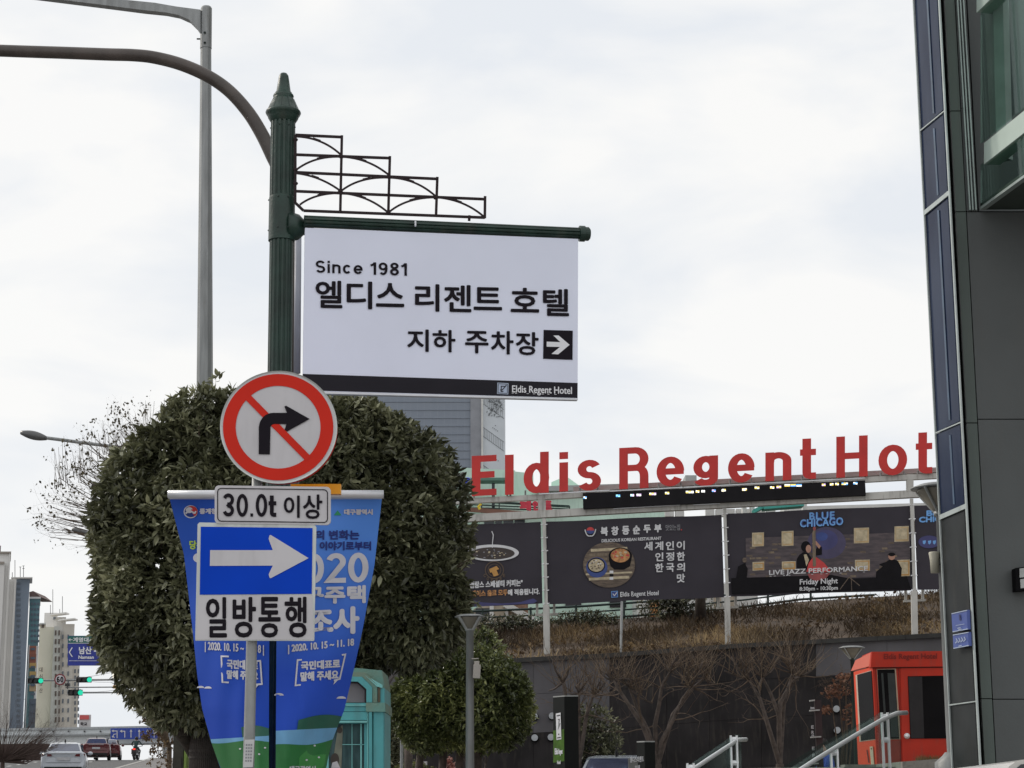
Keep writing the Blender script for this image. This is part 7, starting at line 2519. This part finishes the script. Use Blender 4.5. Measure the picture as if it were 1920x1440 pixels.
# motorcycle with rider
YMc = 150.0
q = U(255, 1421, YMc); zb3 = gz(YMc)
mc = thing('motorcycle', 'black motorcycle with red tail light riding away beneath the lane arrow sign', 'motorcycle', (q.x, YMc, zb3))
def at3(dx, dy, dz): return Vector((q.x + dx, YMc + dy, zb3 + dz))
blk = mat('moto_black', (.02, .02, .022), .4)
for dy in (-.62, .68):
    mb = MB()
    pts = [at3(0, dy + .29 * math.cos(2 * PI * i / 18), .32 + .29 * math.sin(2 * PI * i / 18)) for i in range(19)]
    mb.tube(pts, .09, 8); w_ = mb.build('wheel', tyre, mc, smooth=True)
    mb = MB(); mb.tube([at3(-.05, dy, .32), at3(.05, dy, .32)], .2, 12); mb.build('rim', rim_m, w_)
mb = MB(); mb.box(at3(0, -.25, .75), (.34, .9, .14)); mb.ell(at3(0, .25, .86), (.2, .32, .17), 12); mb.ell(at3(0, .0, .5), (.27, .4, .25), 12); mb.build('body', blk, mc, smooth=True)
mb = MB(); mb.box(at3(0, -.78, .62), (.42, .16, .40)); mb.box(at3(0, -.85, .40), (.26, .05, .22)); mb.build('rear_fairing', blk, mc)
mb = MB(); mb.box(at3(0, -.885, .80), (.20, .04, .10)); mb.build('tail_light', mat('tail_red_lit', (.5, .02, .02), .4, emis=((1, .06, .03), 1.2)), mc)
mb = MB(); mb.tube([at3(-.38, .42, 1.06), at3(0, .55, 1.0), at3(.38, .42, 1.06)], .02, 8); mb.tube([at3(0, .55, 1.0), at3(0, .68, .35)], .04, 8); mb.build('handlebar', blk, mc)
mb = MB()
for s in (-1, 1): mb.ell(at3(s * .44, .42, 1.2), (.08, .02, .05), 8); mb.tube([at3(s * .36, .42, 1.06), at3(s * .44, .42, 1.2)], .01, 5)
mb.build('mirror', blk, mc)
mb = MB(); mb.tube([at3(.24, -.9, .42), at3(.22, .1, .36)], .05, 8); mb.build('exhaust', rim_m, mc)
person('motorcycle rider in a dark teal jacket and black helmet riding away', (q.x, YMc - .2, zb3 + .02), 0, cloth_t, blackt,
       {'pel': (0, -.05, .90), 'chest': (0, .05, 1.24), 'neck': (0, .12, 1.44), 'head': (0, .16, 1.54), 'crown': (0, .17, 1.66), 'hl': (-.12, -.03, .86), 'hr': (.12, -.03, .86), 'kl': (-.27, .38, .70), 'kr': (.27, .38, .70), 'al': (-.26, .10, .30), 'ar': (.26, .10, .30), 'tl': (-.27, .26, .26), 'tr': (.27, .26, .26),
        'sl': (-.22, .10, 1.40), 'sr': (.22, .10, 1.40), 'el': (-.38, .24, 1.18), 'er': (.38, .24, 1.18), 'wl': (-.38, .50, 1.09), 'wr': (.38, .50, 1.09), 'fl': (-.36, .60, 1.09), 'fr': (.36, .60, 1.09)}, helmet=hairm)

# ------------------------------------------------------------------ far road furniture
def signal(px0, px1, py0, py1, Y, label, lampx):
    q = U((px0 + px1) / 2, (py0 + py1) / 2, Y)
    r = thing('traffic_light', label, 'traffic light', (q.x, q.y, q.z), 'horizontal traffic lights over the far road')
    k = Y * 1.02 / 3600
    w, h = (px1 - px0) * k, (py1 - py0) * k
    mb = MB(); mb.box(q, (w, .25, h)); mb.build('housing', blk, r)
    for i in range(3):
        x = px0 + (px1 - px0) * (i + .5) / 3 + (1.2 if i == 2 else 0)
        c = U(x, (py0 + py1) / 2, Y - .14)
        mb = MB()
        lit = i == 2
        mb.tube([c, c - Vector((0, .03, 0))], h * (.44 if lit else .36), 16)
        mb.build('lens', M['sig_green'] if lit else M['sig_off'], r)
        mb = MB()
        mb.tube([c, c - Vector((0, .22, 0))], h * .42, 12, cap=False) if not lit else mb.tube([c + Vector((0, 0, h * .5)), c + Vector((0, -.2, h * .5))], .03, 6)
        mb.build('hood', blk, r)
M['sig_green'] = mat('lit_green_lens', (.02, .3, .2), .3, 0, .02, emis=((.0, .85, .5), .7))
M['sig_off'] = mat('unlit_lens', (.02, .015, .015), .3)
signal(53, 80, 1271.5, 1281.5, 130, 'leftmost horizontal traffic light glowing green, left of the 60 sign', 74)
signal(144, 171, 1269.5, 1279.5, 130, 'green horizontal traffic light just right of the 60 sign', 165)
signal(129, 154, 1293.5, 1304, 138, 'lower green horizontal traffic light below the others', 148)
def hpole(x0, y0, x1, y1, Y, rad_, label, postx, name='signal_mast_far'):
    b = U(postx, 1400, Y)
    r = thing('signal_mast', label, 'mast', (b.x, b.y, gz(Y)), 'far signal masts')
    mb = MB(); mb.tube([U(x0, y0, Y), U(x1, y1, Y), U(postx, y1, Y)], rad_, 8); mb.build('arm', M['galv'], r)
    mb = MB(); mb.tube([(b.x, b.y, gz(Y)), U(postx, y1 - 14, Y)], [.16, .11], 10); mb.build('pole', M['galv'], r)
hpole(66, 1276, 300, 1273.5, 130.3, .06, 'upper far mast arm that carries the 60 sign and two lights', 334)
hpole(150, 1299, 300, 1298, 138.3, .05, 'lower far mast arm carrying a single green light', 338)
hpole(123, 1289, 300, 1287.5, 141, .045, 'thin middle far arm with camera above the lower light', 342)
mb = MB()
c = U(127, 1284, 141); mb.box(c, (.35, .3, .2)); mb.tube([c + Vector((0, 0, -.1)), c + Vector((.0, 0, -.3))], .05, 6)
tag(mb.build('traffic_camera', blk), 'dark traffic camera on the thin middle arm', 'camera')
mb = MB()
c = U(216, 1288, 141); mb.box(c, (.30, .2, .22)); tag(mb.build('amber_beacon', M['orange']), 'small orange box on the far arm at the crown edge', 'beacon')
# 60 sign
q = U(112.5, 1274, 129.6); P6 = Plane(q, q + Vector((1, 0, 0)))
r = thing('speed_sign', 'round red rimmed 60 speed limit sign hanging between green lights', 'traffic sign', tuple(q))
mb = MB(); slab(mb, P6.hit, ellp(112.5, 1274, 10.8, 10.6, 32), 0, -.05); pl = mb.build('plate', mat('dull_red_rim', (.22, .03, .035), .5), r)
mb = MB(); slab(mb, P6.hit, ellp(112.5, 1274, 8.4, 8.2, 30), .02, .0); mb.build('face', M['retro_white'], r)
mb = MB(); strokes(mb, P6.hit, '60', 106.3, 118.8, 1268.6, 1279.6, 0, .19, .13, .05); mb.build('lettering', M['ink'], r)
# direction sign
q = U(180, 1220, 135); P7 = Plane(q, q + Vector((1, 0, 0))); dh = P7.hit
r = thing('direction_sign', 'blue and green Korean direction sign half hidden by the evergreen', 'road sign', tuple(q))
mb = MB(); slab(mb, dh, rrect(127, 1192, 232, 1248, 2.5), 0, -.08); mb.build('panel', mat('road_sign_blue', (.012, .03, .30), .4), r)
mb = MB(); slab(mb, dh, rrect(127.6, 1192.6, 231, 1206, 2), .03, 0); mb.build('green_header', mat('road_sign_green', (.01, .13, .11), .4), r)
mb = MB()
ribbon(mb, [(128, 1206), (231, 1206)], False, .8, dh, None, 0, .05)
ribbon(mb, [(129, 1239), (231, 1239)], False, .7, dh, None, 0, .05)
ribbon(mb, [(135.5, 1214), (130, 1223), (135.5, 1231.5)], False, 1.8, dh, None, 0, .05)
ribbon(mb, [(136, 1199.5), (129.5, 1199.5)], False, 1.1, dh, None, 0, .05); ribbon(mb, [(132, 1197), (129.3, 1199.5), (132, 1202)], False, 1.1, dh, None, 0, .055)
text(mb, dh, '계명대사거리', 137, 196, 1195, 1204, 0, .3, .05)
text(mb, dh, '남산', 148, 172, 1212.5, 1226.5, 0, .5, .05)
text(mb, dh, '4동', 176, 196, 1212.5, 1226.5, 0, .5, .05)
text(mb, dh, 'Namsan', 147, 176, 1229, 1235.5, 0, .3, .05)
mb.build('lettering', M['white_print'], r)
mb = MB(); mb.tube([U(150, 1200, 135.2), U(310, 1202, 135.2)], .07, 8); mb.tube([U(150, 1232, 135.2), U(310, 1232, 135.2)], .07, 8); b = U(310, 1400, 135.2); mb.tube([(b.x, b.y, gz(135)), U(310, 1190, 135.2)], .16, 10)
mb.build('support', M['galv'], r)
# overhead wires
wr = MB()
for (x0, y0, x1, y1) in ((80, 1275, 330, 1228), (150, 1276, 330, 1255), (150, 1297, 320, 1262)):
    a, b = U(x0, y0, 140), U(x1, y1, 100)
    wr.tube([a.lerp(b, t_ / 8) - Vector((0, 0, .35 * math.sin(PI * t_ / 8))) for t_ in range(9)], .012, 4)
tag(wr.build('overhead_cable', blk), 'thin black cables slanting up from the far lights to the right', 'cable')
# bridge
YBr = 215.0
br = thing('footbridge', 'long pale grey road bridge deck crossing behind the cars', 'bridge', (U(150, 1400, YBr).x, YBr, gz(YBr)))
brm = mat('bridge_paint', (.66, .69, .70), .7, 0, .08, .3, dirt=.12)
def bb(pts, f, b_, nm, m_=brm):
    Pb = Plane(U(0, 1380, YBr), U(300, 1380, YBr)); mb = MB(); slab(mb, Pb.hit, pts, f, b_); return mb.build(nm, m_, br)
bb([(-60, 1367), (330, 1360), (330, 1364), (-60, 1371)], .1, -.2, 'handrail', mat('bridge_cap', (.40, .42, .43), .7))
bb([(-60, 1371), (330, 1364), (330, 1373), (-60, 1379)], -.1, -.3, 'parapet')
bb([(-60, 1379), (330, 1373), (330, 1376.5), (-60, 1382)], .5, -6, 'deck_edge', mat('bridge_shadow', (.33, .35, .36), .7))
bb([(-60, 1382), (330, 1376.5), (330, 1393), (210, 1394.5), (60, 1397.5), (-60, 1398)], 0, -6, 'girder')
bb([(105, 1382), (106, 1382), (106, 1397), (105, 1397)], .06, 0, 'joint', mat('bridge_joint', (.36, .36, .42), .7))
for x in (75, 98, 127, 157, 187): bb([(x, 1370), (x + 2, 1370), (x + 2, 1372.6), (x, 1372.6)], .2, -.1, 'lamp_bracket', blk)
bb([(126, 1396), (146, 1395.5), (146, 1440), (126, 1440)], -1, -3, 'pier', mat('pier_concrete', (.30, .27, .23), .9))
# lane sign
P8 = Plane(U(207, 1375, 213), U(300, 1375, 213)); lh = P8.hit
r = thing('lane_sign', 'wide blue lane arrow sign hung in front of the bridge', 'road sign', tuple(lh(253, 1386)))
mb = MB()
lanes = [207 + i * 15.4 for i in range(7)]
for i in range(6):
    x0, x1 = lanes[i] + .2, lanes[i + 1] - .2
    mb = MB(); slab(mb, lh, [(x0, 1365.5 - (x0 - 207) * .012), (x1, 1365.5 - (x1 - 207) * .012), (x1, 1387 - (x1 - 207) * .03), (x0, 1387 - (x0 - 207) * .03)], 0, -.08)
    mb.build('panel', mat('lane_blue', (.015, .05, .33), .4) if i == 0 else bpy.data.materials['lane_blue'], r)
mb = MB()
def arr(x, yb, yt):
    ribbon(mb, [(x, yb), (x, yt + 3)], False, 1.6, lh, None, 0, .03)
    flat(mb, lh, [(x - 2.6, yt + 4.4), (x, yt), (x + 2.6, yt + 4.4)], .04)
for x in (245.6, 261, 276.4): arr(x, 1383, 1367.5)
ribbon(mb, [(234, 1383), (234, 1371), (228, 1371)], False, 1.6, lh, None, 0, .03); flat(mb, lh, [(229, 1368), (224.5, 1371), (229, 1374)], .04)
ribbon(mb, [(219.5, 1384), (219.5, 1370.5), (212, 1370.5)], False, 1.6, lh, None, 0, .03); flat(mb, lh, [(213, 1368), (209, 1370.5), (213, 1373)], .04)
ribbon(mb, [(218, 1376), (213, 1377), (212.5, 1381), (215, 1383)], False, 1.3, lh, None, 0, .035); flat(mb, lh, [(209.5, 1380), (213.5, 1379), (212, 1384)], .045)
ribbon(mb, [(289, 1383), (289, 1371)], False, 1.6, lh, None, 0, .03); flat(mb, lh, [(286.6, 1372), (289, 1368), (291.5, 1372)], .04)
ribbon(mb, [(289, 1376), (295, 1375.5)], False, 1.5, lh, None, 0, .035); flat(mb, lh, [(294, 1373), (298, 1375.5), (294, 1378)], .04)
mb.build('arrows', M['retro_white'], r)
mb = MB(); mb.tube([lh(205, 1376, -.15), lh(345, 1371, -.15)], .12, 8); b = U(343, 1400, 213); mb.tube([(b.x, b.y, gz(213)), lh(343, 1368, -.15)], .2, 10); mb.build('support', M['galv'], r)

# ------------------------------------------------------------------ far apartment towers
def tower(label, x0, x1, yt, Y, D, m_, ytr=None, yb=1470, name='apartment_tower'):
    zb_ = U(x0, yb, Y).z
    a, b = U(x0, yt, Y), U(x1, yt, Y)
    r = thing(name, label, 'building', ((a.x + b.x) / 2, Y, zb_), 'apartment towers far down the road')
    mb = MB(); pbox(mb, x0, x1, yt, Y, D, zb_, 0, ytr); mb.build('wall', m_, r)
    return r, zb_
def windows(r, xs_, y0, y1, n_, w, hh, Y, m_):
    me = None
    for x in xs_:
        for i in range(n_):
            y = y0 + (y1 - y0) * i / max(1, n_ - 1)
            c = U(x + w / 2, y + hh / 2, Y - .08)
            if me is None:
                k = Y * 1.02 / 3600
                mb = MB(); mb.box((0, 0, 0), (w * k, .12, hh * k)); o = mb.build('window', m_, r); me = o.data
                # recentre the shared mesh
                off = Vector(ORG[r.name]); 
                for v_ in me.vertices: v_.co += off
                o.location = c - off
            else:
                o = bpy.data.objects.new('window', me); COL.objects.link(o); o.parent = r; o.location = c - Vector(ORG[r.name])
W_ = lambda n_, c_, v=.06: mat(n_, c_, .8, 0, v, .15, dirt=.05)
pale = W_('tower_pale', (.74, .73, .71)); pale2 = W_('tower_pale_grey', (.63, .62, .60)); blu = W_('tower_slate', (.22, .27, .34)); crm = W_('tower_cream', (.80, .74, .61)); crm2 = W_('tower_cream_grey', (.66, .63, .58))
win = mat('tower_window', (.15, .18, .22), .5, 0, .1); winb = mat('tower_window_brown', (.16, .12, .10), .5, 0, .1)
tg = mat('tower_green_glass', (.17, .30, .33), .25, 0, .25, .3)
r, _ = tower('tall pale apartment tower cut by the left picture edge', -40, 20, 1036, 345, 14, pale)
for x in (2, 17):
    mb = MB(); pbox(mb, x, x + 2.2, 1056 if x < 10 else 1037, 344.6, .5, _); mb.build('pilaster', pale2, r)
mb = MB(); pbox(mb, -40, 9, 1055, 343.6, 1.2, _); mb.build('wing', pale2, r)
mb = MB(); pbox(mb, -40, 8.5, 1053, 343.3, 1.4, U(0, 1057, 343).z); pbox(mb, -40, 21, 1034, 344.5, 12, U(0, 1037, 344).z); pbox(mb, -2, 2, 1023, 344.8, 4, U(0, 1036, 344).z); mb.build('cornice', mat('cornice_brown', (.28, .25, .22), .8), r)
r, _ = tower('grey ribbed apartment tower between the tall pale tower and slate tower', 16, 31, 1086, 352, 12, pale2)
for x in (16.5, 27.5):
    mb = MB(); pbox(mb, x, x + 1.6, 1087, 351.6, .4, _); mb.build('pilaster', pale, r)
r, _ = tower('slate blue apartment tower with flat roof canopy', 30, 56, 1086, 360, 16, blu)
windows(r, [31.5], 1092, 1360, 28, 6.5, 4.5, 360, win)
mb = MB(); pbox(mb, 21, 61, 1082, 358.5, 9, U(30, 1083.6, 358).z); mb.build('roof_canopy', pale2, r)
mb = MB()
for x, yt in ((28, 1050), (23, 1073), (38, 1063), (44, 1061)): mb.tube([U(x, 1083, 360), U(x, yt, 360)], .06, 5)
mb.build('antenna', blk, r)
for x0, x1, y in ((36, 40, 1063), (42, 46, 1061), (42, 46, 1066)):
    mb = MB(); mb.tube([U(x0, y, 360), U(x1, y, 360)], .05, 5); mb.build('antenna_bar', blk, r)
r, _ = tower('glass fronted apartment tower with brown pitched roof and coloured panels', 56, 75.5, 1122, 372, 14, tg)
mb = MB(); a_ = [U(x, y, 372) for x, y in ((55, 1119), (55, 1110), (62, 1108), (76, 1119))]
mb.add(a_ + [p + Vector((0, 10, 0)) for p in a_], [(0, 1, 2, 3), (7, 6, 5, 4), (0, 4, 5, 1), (1, 5, 6, 2), (2, 6, 7, 3), (3, 7, 4, 0)]); mb.build('roof', mat('roof_brown', (.15, .10, .09), .8, 0, .4, .6), r)
mb = MB(); pbox(mb, 55, 76.5, 1119, 371.6, 14, U(60, 1122, 371).z); mb.build('cornice', pale, r)
windows(r, [58, 64, 70], 1130, 1200, 8, 3.8, 4.2, 372, win)
for y0, y1, c_ in ((1211, 1226, (.38, .15, .10)), (1226, 1243, (.33, .13, .09)), (1243, 1252, (.62, .40, .15)), (1259, 1268, (.62, .42, .16)), (1284, 1296, (.55, .40, .24)), (1310, 1395, (.16, .19, .22))):
    mb = MB(); pbox(mb, 55.5, 68, y0, 371.8, .2, U(60, y1, 371.8).z); mb.build('coloured_panel', mat('panel_%d' % y0, c_, .7, 0, .05), r)
windows(r, [57.5], 1215, 1350, 9, 8, 4, 371.7, win)
mb = MB(); pbox(mb, 53.5, 55.5, 1209, 371.5, 1, _); pbox(mb, 68, 72, 1211, 371.9, 1, _, 0); mb.build('pilaster', pale, r)
r, _ = tower('cream apartment tower with brown window column behind the 60 sign', 74, 104, 1175, 390, 16, crm, 1176)
mb = MB(); pbox(mb, 74, 86, 1168, 389.5, 6, U(80, 1170, 389).z); mb.build('roof_slab', pale2, r)
mb = MB(); pbox(mb, 78, 83, 1170, 389.8, 4, U(80, 1176, 389).z); mb.build('roof_hut', winb, r)
mb = MB(); pbox(mb, 101.5, 114, 1174, 389, 12, _); mb.build('wing', crm2, r)
windows(r, [103, 109.5], 1182, 1345, 11, 2.8, 9, 389, winb)
P9 = Plane(U(74, 1300, 389.5), U(90, 1300, 389.5))
mb = MB()
for i, (y, ch) in enumerate(((1251, '대'), (1264, '신'), (1277, '동'), (1290, '산'))):
    text(mb, P9.hit, ch, 73.5, 80, y, y + 9, 0, .25, .1)
mb.build('wall_lettering', mat('wall_letter_grey', (.28, .24, .20), .8), r)
r, _ = tower('taller pale tower with roof slabs behind the cream tower', 83.5, 108, 1149, 400, 14, pale)
mb = MB(); pbox(mb, 107, 124, 1157, 399.8, 12, _); mb.build('middle_block', pale2, r)
mb = MB(); pbox(mb, 120, 140, 1170, 399.5, 12, _); mb.build('right_block', crm2, r)
mb = MB(); mb.beam(U(96, 1154, 398), U(127, 1150, 398), 3, .25); mb.beam(U(112, 1164, 398), U(143, 1161, 398), 3, .25); mb.build('roof_canopy', pale, r)
mb = MB(); pbox(mb, 100, 104, 1157, 399.6, .6, U(100, 1161, 399.6).z); mb.build('roof_window', win, r)
windows(r, [116.5, 126.5], 1190, 1345, 10, 2.6, 8, 399.3, win)
mb = MB()
for x, yt in ((99, 1105), (94.5, 1134), (117, 1118), (112, 1142)): mb.tube([U(x, 1152, 400), U(x, yt, 400)], .06, 5)
mb.build('antenna', blk, r)
r, _ = tower('right most ribbed grey cream tower below the blue direction sign', 136, 150, 1236, 410, 12, crm2)
windows(r, [139.5], 1255, 1350, 9, 2.6, 7, 410, win)
windows(r, [146], 1255, 1350, 9, 2.2, 7, 410, win)
mb = MB(); pbox(mb, 132.5, 136, 1236, 409.8, 4, _); mb.build('pilaster', pale, r)
r = thing('rooftop_billboard', 'small white rooftop block with red and Korean sign above the bridge', 'billboard', tuple(U(160, 1363, 300)))
mb = MB(); pbox(mb, 149, 171, 1340, 300, 4, U(160, 1375, 300).z); mb.build('block', W_('billboard_white', (.55, .54, .55)), r)
mb = MB(); pbox(mb, 149.5, 167, 1341, 299.8, .3, U(160, 1349, 300).z); mb.build('red_board', mat('faded_red', (.55, .10, .10), .7), r)
P10 = Plane(U(149, 1350, 299.4), U(170, 1350, 299.4)); mb = MB()
text(mb, P10.hit, '학교', 150.5, 163.5, 1354, 1361, 0, .35, 0); mb.build('lettering', M['ink'], r)
